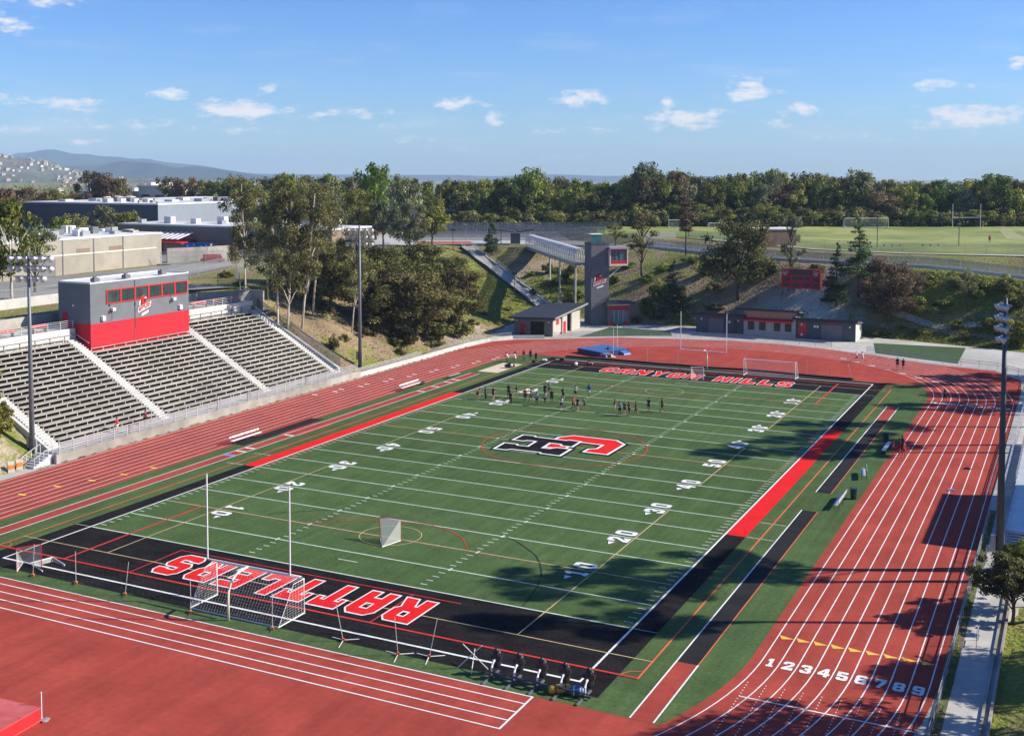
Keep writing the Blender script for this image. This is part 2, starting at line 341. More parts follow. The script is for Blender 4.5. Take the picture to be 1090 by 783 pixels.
def make_world():
    w = bpy.data.worlds.new('World'); scene.world = w; w.use_nodes = True; nt = w.node_tree
    bg = nt.nodes['Background']
    sky = N(nt, 'ShaderNodeTexSky', sky_type='NISHITA'); sky.sun_disc = False
    sky.sun_elevation = SUN_EL; sky.sun_rotation = SUN_AZ; sky.altitude = 100; sky.air_density = 1.0; sky.dust_density = .12; sky.ozone_density = 2.2
    tc = N(nt, 'ShaderNodeTexCoord'); sp = N(nt, 'ShaderNodeSeparateXYZ'); nt.links.new(tc.outputs['Generated'], sp.inputs[0])
    az = N(nt, 'ShaderNodeMath', operation='ARCTAN2'); nt.links.new(sp.outputs['X'], az.inputs[0]); nt.links.new(sp.outputs['Y'], az.inputs[1])
    el = N(nt, 'ShaderNodeMath', operation='ARCSINE'); nt.links.new(sp.outputs['Z'], el.inputs[0])
    cv = N(nt, 'ShaderNodeCombineXYZ'); nt.links.new(az.outputs[0], cv.inputs[0]); nt.links.new(el.outputs[0], cv.inputs[1])
    # ragged edges: noise stretched sideways
    mp = N(nt, 'ShaderNodeMapping'); mp.inputs['Scale'].default_value = (55, 130, 1); nt.links.new(cv.outputs[0], mp.inputs[0])
    no = N(nt, 'ShaderNodeTexNoise', Scale=1., Detail=6., Roughness=.6); nt.links.new(mp.outputs[0], no.inputs['Vector'])
    # az, el (degrees from north, above horizon), half width, half height, strength
    acc = None
    for a, e, wd, hg, st in CLOUDS:
        sb = N(nt, 'ShaderNodeVectorMath', operation='SUBTRACT'); sb.inputs[1].default_value = (R(a), R(e), 0); nt.links.new(cv.outputs[0], sb.inputs[0])
        dvv = N(nt, 'ShaderNodeVectorMath', operation='DIVIDE'); dvv.inputs[1].default_value = (R(wd), R(hg), 1); nt.links.new(sb.outputs[0], dvv.inputs[0])
        ln = N(nt, 'ShaderNodeVectorMath', operation='LENGTH'); nt.links.new(dvv.outputs[0], ln.inputs[0])
        f = N(nt, 'ShaderNodeMapRange'); f.inputs[1].default_value = 1.5; f.inputs[2].default_value = .0; f.inputs[3].default_value = 0; f.inputs[4].default_value = st
        nt.links.new(ln.outputs['Value'], f.inputs[0])
        if acc is None: acc = f.outputs[0]
        else:
            mxn = N(nt, 'ShaderNodeMath', operation='MAXIMUM'); nt.links.new(acc, mxn.inputs[0]); nt.links.new(f.outputs[0], mxn.inputs[1]); acc = mxn.outputs[0]
    ad = N(nt, 'ShaderNodeMath', operation='MULTIPLY_ADD'); ad.inputs[1].default_value = 2.2; ad.inputs[2].default_value = -1.1; nt.links.new(no.outputs['Fac'], ad.inputs[0])
    gate = N(nt, 'ShaderNodeMapRange'); gate.inputs[1].default_value = .02; gate.inputs[2].default_value = .25; nt.links.new(acc, gate.inputs[0])
    sm = N(nt, 'ShaderNodeMath', operation='ADD'); nt.links.new(acc, sm.inputs[0]); nt.links.new(ad.outputs[0], sm.inputs[1])
    ms = N(nt, 'ShaderNodeMapRange', interpolation_type='SMOOTHSTEP'); ms.inputs[1].default_value = .25; ms.inputs[2].default_value = .95; nt.links.new(sm.outputs[0], ms.inputs[0])
    # thin high veil
    mp2 = N(nt, 'ShaderNodeMapping'); mp2.inputs['Scale'].default_value = (9, 48, 1); mp2.inputs['Location'].default_value = (3.1, 1.7, 0); nt.links.new(cv.outputs[0], mp2.inputs[0])
    n2 = N(nt, 'ShaderNodeTexNoise', Scale=1., Detail=5., Roughness=.55); nt.links.new(mp2.outputs[0], n2.inputs['Vector'])
    ve = N(nt, 'ShaderNodeMapRange', interpolation_type='SMOOTHSTEP'); ve.inputs[1].default_value = .5; ve.inputs[2].default_value = .78; ve.inputs[4].default_value = .28; nt.links.new(n2.outputs['Fac'], ve.inputs[0])
    lo = N(nt, 'ShaderNodeMapRange'); lo.inputs[1].default_value = R(10); lo.inputs[2].default_value = R(3); nt.links.new(el.outputs[0], lo.inputs[0])
    vm = N(nt, 'ShaderNodeMath', operation='MULTIPLY'); nt.links.new(ve.outputs[0], vm.inputs[0]); nt.links.new(lo.outputs[0], vm.inputs[1])
    mm = N(nt, 'ShaderNodeMath', operation='MULTIPLY'); nt.links.new(ms.outputs[0], mm.inputs[0]); nt.links.new(gate.outputs[0], mm.inputs[1])
    mx0 = N(nt, 'ShaderNodeMix', data_type='RGBA'); nt.links.new(vm.outputs[0], mx0.inputs[0]); nt.links.new(SKY_TINT(nt, sky.outputs[0]), mx0.inputs[6]); mx0.inputs[7].default_value = (6.2, 6.6, 7.2, 1)
    mx = N(nt, 'ShaderNodeMix', data_type='RGBA'); nt.links.new(mm.outputs[0], mx.inputs[0]); nt.links.new(mx0.outputs[2], mx.inputs[6]); mx.inputs[7].default_value = (7.0, 7.0, 7.3, 1)
    nt.links.new(mx.outputs[2], bg.inputs['Color']); bg.inputs['Strength'].default_value = .088
def SKY_TINT(nt, s):
    h = N(nt, 'ShaderNodeHueSaturation', Saturation=1.12); nt.links.new(s, h.inputs['Color'])
    t = N(nt, 'ShaderNodeVectorMath', operation='MULTIPLY'); t.inputs[1].default_value = (.56, .77, 1.22); nt.links.new(h.outputs[0], t.inputs[0])
    return t.outputs[0]
_f, _cx, _cy = 1249.26, 545 - 38.26, 391.5 - 139.5
def sky_dir(px, py, w, h, st):
    """cloud bank given as bearing and elevation in degrees"""
    p = .056; x = (px - _cx) / _f; y = -(py - _cy) / _f
    c, s = math.cos(p), math.sin(p); fy, fz = c + y * s, -s + y * c
    a = math.atan2(x, fy) - .4767; e = math.atan2(fz, math.hypot(x, fy))
    return (math.degrees(a), math.degrees(e), math.degrees(w * 1.25 / _f), math.degrees(h * 1.2 / _f), st)
CLOUDS = [sky_dir(*c) for c in (
    (180, 100, 17, 7, 1.), (256, 118, 42, 11, 1.), (68, 111, 32, 9, .8), (88, 151, 16, 5, .9), (12, 106, 18, 6, .7), (5, 25, 24, 12, .7), (40, 2, 40, 5, .6),
    (282, 94, 14, 5, .6), (483, 111, 28, 7, .75), (526, 127, 12, 8, .7), (618, 104, 26, 8, .9), (728, 126, 40, 11, .9), (796, 100, 24, 7, 1.), (797, 89, 16, 7, .9),
    (855, 117, 20, 6, .95), (828, 130, 16, 5, .75), (998, 91, 22, 5, .9), (1035, 125, 46, 11, 1.), (1085, 68, 10, 6, .8), (709, 108, 7, 4, .6), (345, 122, 40, 5, .5), (430, 133, 34, 5, .45), (100, 128, 44, 5, .5), (20, 140, 40, 6, .45), (270, 140, 50, 5, .45), (610, 140, 60, 6, .4), (470, 150, 50, 5, .4), (940, 148, 60, 6, .4), (578, 167, 30, 4, .5), (150, 132, 60, 10, .42), (390, 122, 34, 7, .42))]
make_world()
# ------------------------------------------------------------------ terrain
FLAT=[(-45.2,-78),(-45.2,60),(-46.5,74),(-50,86),(-50,106),(-42,107),(-31,101),(-16,105),(18,105),(34,100.5),(43,98),(49,90),(50,70),(50,-24),(47,-32),(47,-78),(0,-88)]
CREST=[(-61,-78),(-61,22),(-66,26),(-76,50),(-88,95),(-86,135),(-70,143),(-46,152),(-10,123),(17,116),(45,121),(66,112),(78,80),(78,-80),(0,-120),(-45,-110)]
def inside(poly,X,Y):
    r=np.zeros(X.shape,bool);n=len(poly)
    for i in range(n):
        x1,y1=poly[i];x2,y2=poly[(i+1)%n]
        if y1==y2: continue
        c=((y1>Y)!=(y2>Y))&(X<(x2-x1)*(Y-y1)/(y2-y1)+x1)
        r^=c
    return r
def pdist(poly,X,Y):
    d=np.full(X.shape,1e9);n=len(poly)
    for i in range(n):
        x1,y1=poly[i];x2,y2=poly[(i+1)%n]
        dx,dy=x2-x1,y2-y1
        t=np.clip(((X-x1)*dx+(Y-y1)*dy)/(dx*dx+dy*dy),0,1)
        d=np.minimum(d,np.hypot(X-x1-t*dx,Y-y1-t*dy))
    return d
def sstep(a,b,v):
    t=np.clip((v-a)/(b-a),0,1);return t*t*(3-2*t)
def height(X,Y):
    X=np.asarray(X,float);Y=np.asarray(Y,float)
    inF=inside(FLAT,X,Y);inC=inside(CREST,X,Y)
    dF=pdist(FLAT,X,Y);dC=pdist(CREST,X,Y)
    # plateau level
    lev=12.0-2.2*sstep(20,50,X)-1.5*sstep(50,80,X)*sstep(130,60,Y)
    leftlev=10.6+1.2*sstep(-66.4,-68,X)
    w=sstep(-58,-60,X)*sstep(48,28,Y)
    lev=lev*(1-w)+leftlev*w
    near=sstep(-70,-90,Y);lev=lev*(1-near)+9*near
    out=np.where(inC,0,dC)
    lev=lev+1.2*sstep(11,17,out)*sstep(-45,-30,X)*sstep(90,110,Y)
    t=np.where(inF,0,np.where(inC,dF/(dF+dC+1e-9),1))
    w2=sstep(8,20,X)*sstep(88,98,Y);t=np.where(t<1,t**(1+.6*w2),t)
    ts=t*0.75+0.25*t*t*(3-2*t)
    z=lev*ts
    und=0.25*np.sin(X*.21+1)*np.sin(Y*.17)+.15*np.sin(X*.53)*np.cos(Y*.47+2)
    z=z+und*np.sin(np.pi*np.clip(t,0,1))
    FP=[(-46,160),(-42,173),(-8,145),(17,138.8),(45,143.5),(72,136),(110,200),(60,312),(-95,232),(-64,172)]
    dfp=np.where(inside(FP,X,Y),0,pdist(FP,X,Y))
    k=sstep(9,1,dfp);z=z*(1-k)+13.25*k
    ax,ay,bx,by=-47.6,107.6,-83.6,135.6
    t=np.clip(((X-ax)*(bx-ax)+(Y-ay)*(by-ay))/((bx-ax)**2+(by-ay)**2),0,1)
    ds=np.hypot(X-ax-t*(bx-ax),Y-ay-t*(by-ay));k=sstep(6.5,2.6,ds)
    z=z*(1-k)+(.1+11.9*t-.35)*k
    st=(X>-61.9)&(X<-43)&(Y>-30.6)&(Y<24.4)
    z=np.where(st,np.minimum(z,np.maximum(0,(-46.6-X)*.5)),z)
    return z

def fardrop(X,Y):
    """the mesa falls away to a valley, less so towards the suburb on the left"""
    X=np.asarray(X,float);Y=np.asarray(Y,float);far=np.hypot(X-50,Y+118)
    a=np.degrees(np.arctan2(X-50,Y+118))
    c=.0095+(.034-.0095)*sstep(-39,-33,a)
    return np.where(far>500,c*(np.minimum(far,2700)-500),0)
def hz(x, y): return float(height(np.array([x]), np.array([y]))[0])
def axis(lo, hi, step, far_lo, far_hi, grow=1.35):
    a = list(np.arange(lo, hi + step / 2, step)); d = step; x = a[-1]
    while x < far_hi: d *= grow; x = min(x + d, far_hi); a.append(x)
    d = step; x = a[0]; b = []
    while x > far_lo: d *= grow; x = max(x - d, far_lo); b.append(x)
    return np.array(b[::-1] + a)
GREEN = [(-66, 110, 16, .75), (-52, 95, 9, .6), (-55, 118, 9, .5), (-62, 130, 8, -.5), (-58, 60, 10, -.35), (-54, 50, 6, .1), (-50, 32, 6, .35), (-56, 28, 6, -.1), (-20, 108, 6, .4), (-27, 113, 8, -.75), (0, 109, 11, -.75),
         (-12, 110, 6, -.45), (20, 108, 6, -.2), (28, 106, 9, .75), (38, 108, 8, .7), (14, 104, 4, .4), (-25, 128, 10, .2), (30, 122, 14, .4), (-70, 22, 8, .5), (60, -40, 20, .4), (52, 40, 15, -.1), (-52, -38, 9, -.1), (-47, 80, 5, -.3), (-55, 34, 10, -.4), (-52, 60, 12, -.3)]
PALE = [(2, 109, 8, .9), (6, 113, 5, .5), (-46, 66, 6, .6), (-50, 74, 6, .5), (10, 106, 4, .5), (-60, 128, 6, .4), (-52, -36, 7, .6)]
def make_terrain():
    xs = axis(-130, 90, 1.7, -12000, 12000); ys = axis(-125, 190, 1.7, -1500, 12000)
    X, Y = np.meshgrid(xs, ys); Z = height(X, Y) - .05
    Z = Z - fardrop(X, Y)
    nx, ny = len(xs), len(ys)
    v = np.stack([X.ravel(), Y.ravel(), Z.ravel()], 1)
    i = np.arange(nx * ny).reshape(ny, nx)
    f = np.stack([i[:-1, :-1].ravel(), i[:-1, 1:].ravel(), i[1:, 1:].ravel(), i[1:, :-1].ravel()], 1)
    me = bpy.data.meshes.new('ground')
    me.vertices.add(len(v)); me.vertices.foreach_set('co', v.ravel())
    me.loops.add(f.size); me.loops.foreach_set('vertex_index', f.ravel().astype(np.int32))
    me.polygons.add(len(f)); me.polygons.foreach_set('loop_start', np.arange(0, f.size, 4, dtype=np.int32))
    me.polygons.foreach_set('use_smooth', np.ones(len(f), bool)); me.update()
    g = np.full(X.shape, .50); p = np.zeros(X.shape)
    for a, b, r, s in GREEN: g += s * np.exp(-((X - a) ** 2 + (Y - b) ** 2) / (r * r))
    for a, b, r, s in PALE: p += s * np.exp(-((X - a) ** 2 + (Y - b) ** 2) / (r * r))
    for nm, ar in (('green', g), ('pale', np.clip(p, 0, 1))):
        a = me.attributes.new(nm, 'FLOAT', 'POINT'); a.data.foreach_set('value', ar.ravel().astype(np.float32))
    me.materials.append(M['terrain'])
    o = bpy.data.objects.new('ground', me); COL.objects.link(o); return struct(o)
make_terrain()

def arc(cx, cy, r, a0, a1, n=48): return [(cx + r * math.cos(R(a0 + (a1 - a0) * i / n)), cy + r * math.sin(R(a0 + (a1 - a0) * i / n))) for i in range(n + 1)]
def sheet(name, loops, z, m):
    b = MB(); b.poly(loops, z); o = b.build(name, m, up=True); return struct(o)
LAY = .006
Z_AP, Z_TR, Z_TU, Z_BL, Z_RD, Z_L1, Z_L2, Z_L3, Z_L4 = [-.03 + .0] + [LAY * k for k in range(8)]
# concrete apron right round the bowl, the red running surface on top of it
sheet('concrete_apron', [[(-45.1, -76), (-45.1, 60), (-46.4, 74), (-49.9, 86), (-49.9, 105.8), (-42, 106.5), (-31, 100.8), (-16, 104), (17.8, 104), (33.8, 100), (42.5, 97), (48.5, 89.5), (49.6, 70), (49.6, -23), (46.5, -33), (46.5, -77), (0, -87)]], Z_AP, M['concrete'])
track = [(-43.4, -46), (-43.4, 60.5), (-42.6, 67.8), (-40, 71.8), (-35.2, 74.6), (-29.8, 78.9), (-24.2, 83), (-17.7, 85.1), (-11.3, 87), (-4.9, 88.3), (3.6, 88.1), (12, 86), (20.3, 82.4), (25.1, 79.7), (31, 77.1), (39, 75), (43, 68), (43.4, 60), (43.4, -46)] + arc(0, -46, 43.4, 0, -180, 60)[1:-1]
sheet('track_surface', [track], Z_TR, M['track'])
turf = [(-32.7, -46)] + [(-32.7, 46)] + [p for p in arc(0, 46, 32.7, 180, 161, 8)[1:]] + [(-30.9, 57.6), (25, 56.6)] + [(30.6, 57.2)] + [p for p in arc(0, 46, 32.6, 20, 0, 8)] + [(32.6, -46)] + arc(0, -46, 32.6, 0, -21.5, 10)[1:] + [(28, -57.9), (-30, -57.9)] + arc(0, -46, 32.7, 202, 180, 8)
sheet('turf_field', [turf], Z_TU, M['turf'])
YD = .9144
Wd = 24.38
def rects(name, lst, z, m):
    b = MB()
    for x0, x1, y0, y1 in lst: b.rect(x0, x1, y0, y1, z)
    return struct(b.build(name, m))
GL = 50 * YD; EL = 60 * YD
rects('black_turf_border', [(-26.1, -Wd - .05, -56.4, 56.4), (Wd + .05, 26.1, -56.4, 56.4), (-Wd - .05, Wd + .05, -56.4, -GL), (-Wd - .05, Wd + .05, GL, 56.4)], Z_BL, M['black_turf'])
rects('red_sideline_zone', [(-26.1, -Wd - .02, -22.9, 22.2), (Wd + .02, 26.1, -22.9, 22.2)], Z_RD, M['red_turf'])
# jump runways
rects('runway_surface', [(28.6, 30, -57.9, -49.4), (28.5, 29.9, 30, 39.4), (-30.9, -29.4, -57.9, 37), (-33.2, -30.9, -9.5, -2.5), (-29.4, -28.9, -9.5, -2.5)], Z_BL, M['track'])
rects('rubber_runway', [(28.6, 30, -49.4, -12.8), (28.5, 29.9, -6.2, 30), (-33.3, -31.6, -16, -.6)], Z_BL + .003, M['black_rubber'])
rects('sand_pit', [(-30.7, -27.2, 38.8, 47.6)], Z_RD, M['sand'])
rects('runway_lines', [(28.54, 28.64, -57.9, -12.8), (28.46, 28.56, -6.2, 39.4), (29.92, 30.02, -57.9, -49.4), (29.86, 29.96, 30, 39.4), (-30.96, -30.86, -57.9, 37), (-29.45, -29.35, -57.9, 37)] + [(-30.8, -29.5, y, y + .35) for y in (-18.5, -16.9, -9.8, 20.5, 24.5, 28.3, 30.6)], Z_L1, M['white_paint'])
rects('runway_edge_lines', [(29.93, 30.01, -49.4, -12.8), (29.86, 29.94, -6.2, 30)], Z_L1, M['orange_paint'])
rects('takeoff_boards', [(-30.8, -29.5, -20.6, -19.9)], Z_L1, mat('blue_marking', (.22, .2, .5), .8, .2, 3))
# football lines
b = MB()
for s in (-1, 1):
    b.rect(s * Wd - .075, s * Wd + .075, -EL - .1, EL + .1, Z_L2)
    b.rect(-Wd + .08, Wd - .08, s * EL - .1, s * EL + .1, Z_L2)
struct(b.build('boundary_lines', M['white_paint']))
b = MB()
for k in range(-10, 11):
    if k in (-8, 8, 0): continue
    y = k * 5 * YD; w = .075
    b.rect(-Wd + .2, Wd - .2, y - w, y + w, Z_L1)
for y in (-GL, GL):
    for s in (-1, 1): b.rect(min(s * 24.5, s * 26.1), max(s * 24.5, s * 26.1), y - .03, y + .03, Z_L2)
for y in (-25, -20):
    b.rect(26.2, 28.4, y * YD - .05, y * YD + .05, Z_L1); b.rect(-28.4, -26.2, y * YD - .05, y * YD + .05, Z_L1)
for k in range(-49, 50):
    if k % 5 == 0: continue
    y = k * YD
    for s in (-1, 1):
        for c, h in ((Wd - .62, .31), (8.13 - .25, .28)):
            b.rect(s * c - h, s * c + h, y - .055, y + .055, Z_L1)
for k in range(-9, 10):
    for s in (-1, 1): b.rect(s * 8.13 - .1, s * 8.13 + .1, k * 5 * YD - .3, k * 5 * YD + .3, Z_L3)
for s in (-1, 1): b.rect(-.9, .9, s * (GL - 3 * YD) - .06, s * (GL - 3 * YD) + .06, Z_L1)
for sx in (-1, 1):      # corner hash blocks seen at the far end
    pass
struct(b.build('yard_lines', M['yard_paint']))
b = MB()
for y in (-36.58, 0, 36.58): b.rect(-Wd + .2, Wd - .2, y - .075, y + .075, Z_L1)
struct(b.build('shared_lines', mat('pink_line_paint', (.56, .34, .22), .85, .15, 3)))
b = MB()
for s in (-1, 1):
    b.rect(-27.35, 27.35, s * 50.2 - .05, s * 50.2 + .05, Z_L2 + .003)
    for y0, y1 in ((-50.2, -18.5), (-9.1, 9.1), (18.3, 50.2)): b.rect(s * 18.05 - .05, s * 18.05 + .05, y0, y1, Z_L2)
    b.ribbon(arc(-.3, s * 36.1, 2.6, 0, 360, 40)[:-1], .08, Z_L2, closed=True)
struct(b.build('tan_lacrosse_lines', M['tan_paint']))
b = MB()
for s in (-1, 1):
    b.rect(s * 19.95 - .1, s * 19.95 + .1, min(s * 52.9, s * 36.6), max(s * 52.9, s * 36.6), Z_L3)
    b.rect(-27.3, 27.3, s * 52.9 - .1, s * 52.9 + .1, Z_L4)
    b.rect(-13.2, 12.2, s * 47.05 - .05, s * 47.05 + .05, Z_L3)
    for x in (-13.2, 8.3): b.rect(x - .05, x + .05, min(s * 47, s * 52.8), max(s * 47, s * 52.8), Z_L2)
    b.ribbon([(-8.6, s * 36.3), (-6.8, s * 34.9), (-5, s * 33.7), (-3.2, s * 32.8), (-.9, s * 32.1), (1.4, s * 32), (3.6, s * 32.7), (5.4, s * 34), (7, s * 36.2)], .08, Z_L2)
b.ribbon(arc(0, 0, 9.15, 0, 360, 72)[:-1], .1, Z_L2, closed=True)
b.rect(26.3, 28.2, -17.2, -17.1, Z_L1)
struct(b.build('red_lacrosse_lines', M['red_paint']))
b = MB()
for s in (-1, 1):
    b.rect(s * 27.3 - .065, s * 27.3 + .065, -53, 51.6, Z_L2)
    b.ribbon(arc(s * 27.3, -53, 1.1, 90 if s > 0 else 90, 180 if s > 0 else 0, 10), .07, Z_L3)
struct(b.build('orange_touch_lines', M['orange_paint']))
b = MB()
for s in (-1, 1):
    b.ribbon([(7.75, s * 31.65), (9.5, s * 32.5), (11.08, s * 33.79), (12.6, s * 35.2), (13.67, s * 36.79), (14.7, s * 38.8), (15.41, s * 41.01), (15.9, s * 43.2), (16.25, s * 45.5)], .09, Z_L2)
    b.ribbon([(-7.75, s * 31.65), (-9.5, s * 32.5), (-11.08, s * 33.79), (-12.6, s * 35.2), (-13.67, s * 36.79)], .07, Z_L2)
struct(b.build('dark_arc_lines', M['green_line']))
# track lanes
b = MB(); LW = .038
lanes = [33.28 + 1.077 * i for i in range(10)]
for r in lanes:
    for s in (-1, 1): b.rect(s * r - LW, s * r + LW, -46, 46, Z_TU)
    b.ribbon(arc(0, 46, r, 0, 180, 80), LW * 2, Z_TU); b.ribbon(arc(0, -46, r, 0, -180, 80), LW * 2, Z_TU)
for y in (-58, -59, -60.15, -61.25, -62.35): b.rect(-42, 22.7, y - .055, y + .055, Z_BL + .001)
b.rect(22.65, 22.78, -62.4, -57.95, Z_BL + .003)
b.rect(33.3, 43, -52.46, -52.34, Z_BL + .002)
for r in lanes[:9]:
    for k in range(26): b.rect(r - .03, r + .03, -50.3 - k * .4 - .12, -50.3 - k * .4, Z_BL + .004)
for y0 in range(48, 96, 5):
    pass
for i in range(9):
    b.rect(lanes[i] + .02, lanes[i] + .9, 44.4, 44.55, Z_BL)
struct(b.build('lane_lines', M['white_paint']))
b = MB()
for i in range(9):
    x = lanes[i]; b.face([(x + .05, -42.3, Z_BL), (x + .32, -42.95, Z_BL), (x + 1.05, -42.62, Z_BL)])
for k, (x, y) in enumerate(((-37.61, -41.25), (-36.8, -37.68), (-35.58, -34.53), (-34.47, -31.34), (-33.6, -27.98))): b.rect(x - .45, x + .45, y - .25, y + .12, Z_BL)
struct(b.build('exchange_zone_triangles', M['yellow_paint'], up=True))
b = MB()
for k in range(9):
    for dx, dy in ((0, 0), (1.2, 3.1)): b.rect(-41.8 + k * 1.0 + dx - .4, -41.8 + k * 1.0 + dx + .4, 12 + k * 5 + dy - .2, 12 + k * 5 + dy + .2, Z_BL)
for k in range(7): b.rect(16 + k * 2.6, 17 + k * 2.6, 76.5 - k * 2.6, 76.9 - k * 2.6, Z_BL)
struct(b.build('exchange_zone_marks', M['white_paint']))

# ------------------------------------------------------------------ lettering
def O8(w=8, h=10, s=2.7): return [(1.4, 0), (w - 1.4, 0), (w, 1.4), (w, h - 1.4), (w - 1.4, h), (1.4, h), (0, h - 1.4), (0, 1.4)]
GLY = {
 'R': ([(0, 0), (3, 0), (3, 3.3), (3.9, 3.3), (5.3, 0), (8.6, 0), (6.9, 3.9), (8, 5), (8, 8.6), (6.6, 10), (0, 10)], [(3, 5.5), (3, 7.8), (5.1, 7.8), (5.1, 5.5)]),
 'A': ([(0, 0), (2.8, 0), (2.8, 2.8), (5.2, 2.8), (5.2, 0), (8, 0), (8, 8.4), (6.4, 10), (1.6, 10), (0, 8.4)], [(2.8, 5), (5.2, 5), (5.2, 7.6), (2.8, 7.6)]),
 'T': ([(2.6, 0), (5.4, 0), (5.4, 7.3), (6.8, 7.3), (6.8, 6.0), (8, 6.0), (8, 10), (0, 10), (0, 6.0), (1.2, 6.0), (1.2, 7.3), (2.6, 7.3)],),
 'L': ([(0, 0), (7.6, 0), (7.6, 3.8), (5.6, 3.8), (5, 2.6), (2.9, 2.6), (2.9, 10), (0, 10)],),
 'E': ([(0, 0), (7.6, 0), (7.6, 2.3), (2.8, 2.3), (2.8, 3.95), (6.2, 3.95), (6.2, 6.05), (2.8, 6.05), (2.8, 7.7), (7.6, 7.7), (7.6, 10), (0, 10)],),
 'S': ([(1.4, 0), (6.6, 0), (8, 1.4), (8, 4.9), (6.8, 6.1), (2.7, 6.1), (2.7, 7.7), (5.3, 7.7), (5.3, 7.3), (8, 7.3), (8, 8.6), (6.6, 10), (1.4, 10), (0, 8.6), (0, 5.1), (1.2, 3.9), (5.3, 3.9), (5.3, 2.3), (2.7, 2.3), (2.7, 2.7), (0, 2.7), (0, 1.4)],),
 'C': ([(1.4, 0), (6.6, 0), (8, 1.4), (8, 3.8), (5.2, 3.8), (5.2, 2.5), (2.8, 2.5), (2.8, 7.5), (5.2, 7.5), (5.2, 6.3), (8, 6.3), (8, 8.6), (6.6, 10), (1.4, 10), (0, 8.6), (0, 1.4)],),
 'N': ([(0, 0), (2.7, 0), (2.7, 4.8), (5.6, 0), (8.2, 0), (8.2, 10), (5.5, 10), (5.5, 5.2), (2.6, 10), (0, 10)],),
 'Y': ([(2.7, 0), (5.5, 0), (5.5, 4), (8.2, 10), (5.4, 10), (4.1, 6.8), (2.8, 10), (0, 10), (2.7, 4)],),
 'O': (O8(), [(2.8, 2.6), (5.2, 2.6), (5.2, 7.4), (2.8, 7.4)]),
 'H': ([(0, 0), (2.8, 0), (2.8, 3.8), (5.2, 3.8), (5.2, 0), (8, 0), (8, 10), (5.2, 10), (5.2, 6.2), (2.8, 6.2), (2.8, 10), (0, 10)],),
 'I': ([(0, 0), (2.9, 0), (2.9, 10), (0, 10)],),
 '0': (O8(), [(2.6, 2.2), (5.4, 2.2), (5.4, 7.8), (2.6, 7.8)]),
 '1': ([(.8, 0), (6, 0), (6, 1.9), (4.7, 1.9), (4.7, 10), (2.5, 10), (.8, 8.6), (.8, 6.6), (2.2, 7.2), (2.2, 1.9), (.8, 1.9)],),
 '2': ([(0, 0), (8, 0), (8, 3.3), (6, 3.3), (5.6, 2.4), (3.8, 2.4), (8, 5.8), (8, 8.6), (6.6, 10), (1.4, 10), (0, 8.6), (0, 6.3), (2.6, 6.3), (2.6, 7.7), (5.4, 7.7), (5.4, 6.6), (0, 2)],),
 '3': ([(1.4, 0), (6.6, 0), (8, 1.4), (8, 4.3), (7.2, 5), (8, 5.7), (8, 8.6), (6.6, 10), (1.4, 10), (0, 8.6), (0, 6.7), (2.7, 6.7), (2.7, 7.7), (5.3, 7.7), (5.3, 6.1), (3, 6.1), (3, 3.9), (5.3, 3.9), (5.3, 2.3), (2.7, 2.3), (2.7, 3.3), (0, 3.3), (0, 1.4)],),
 '4': ([(4.4, 0), (7.2, 0), (7.2, 2), (8.4, 2), (8.4, 4.3), (7.2, 4.3), (7.2, 10), (4.6, 10), (0, 4.4), (0, 2), (4.4, 2)], [(2.4, 4.3), (4.4, 4.3), (4.4, 6.9)]),
 '5': ([(1.4, 0), (6.6, 0), (8, 1.4), (8, 5), (6.7, 6.3), (2.7, 6.3), (2.7, 7.6), (7.4, 7.6), (7.4, 10), (0, 10), (0, 4.2), (5.3, 4.2), (5.3, 2.3), (2.7, 2.3), (2.7, 3.2), (0, 3.2), (0, 1.4)],),
 '6': ([(1.4, 0), (6.6, 0), (8, 1.4), (8, 4.8), (6.7, 6.1), (2.7, 6.1), (2.7, 7.7), (5.3, 7.7), (5.3, 6.9), (8, 6.9), (8, 8.6), (6.6, 10), (1.4, 10), (0, 8.6), (0, 1.4)], [(2.7, 2.3), (5.3, 2.3), (5.3, 3.9), (2.7, 3.9)]),
 '7': ([(2, 0), (4.8, 0), (8, 7), (8, 10), (0, 10), (0, 6.4), (2.2, 6.4), (2.4, 7.5), (5.1, 7.5)],),
 '8': ([(1.4, 0), (6.6, 0), (8, 1.4), (8, 4.2), (7.2, 5), (8, 5.8), (8, 8.6), (6.6, 10), (1.4, 10), (0, 8.6), (0, 5.8), (.8, 5), (0, 4.2), (0, 1.4)], [(2.7, 2.3), (5.3, 2.3), (5.3, 4), (2.7, 4)], [(2.7, 6), (5.3, 6), (5.3, 7.7), (2.7, 7.7)])}
GLY['9'] = tuple([(8 - x, 10 - y) for x, y in l] for l in GLY['6'])
GW = {'I': 2.9, 'T': 8, 'L': 7.6, 'E': 7.6, 'R': 8.6, 'N': 8.2, 'Y': 8.2, '1': 6.4, '4': 8.4, ' ': 4.6}
def offset(loop, d):
    n = len(loop); A = sum(loop[k][0] * loop[(k + 1) % n][1] - loop[(k + 1) % n][0] * loop[k][1] for k in range(n))
    sg = 1 if A > 0 else -1; out = []
    for k in range(n):
        p0, p, p1 = Vector(loop[k - 1]), Vector(loop[k]), Vector(loop[(k + 1) % n])
        e0, e1 = (p - p0).normalized(), (p1 - p).normalized()
        n0, n1 = Vector((e0.y, -e0.x)) * sg, Vector((e1.y, -e1.x)) * sg
        m = n0 + n1
        if m.length < 1e-4: m = n0
        else: m = m / max(.45, m.dot(n0))
        out.append(tuple(p + m * d))
    return out
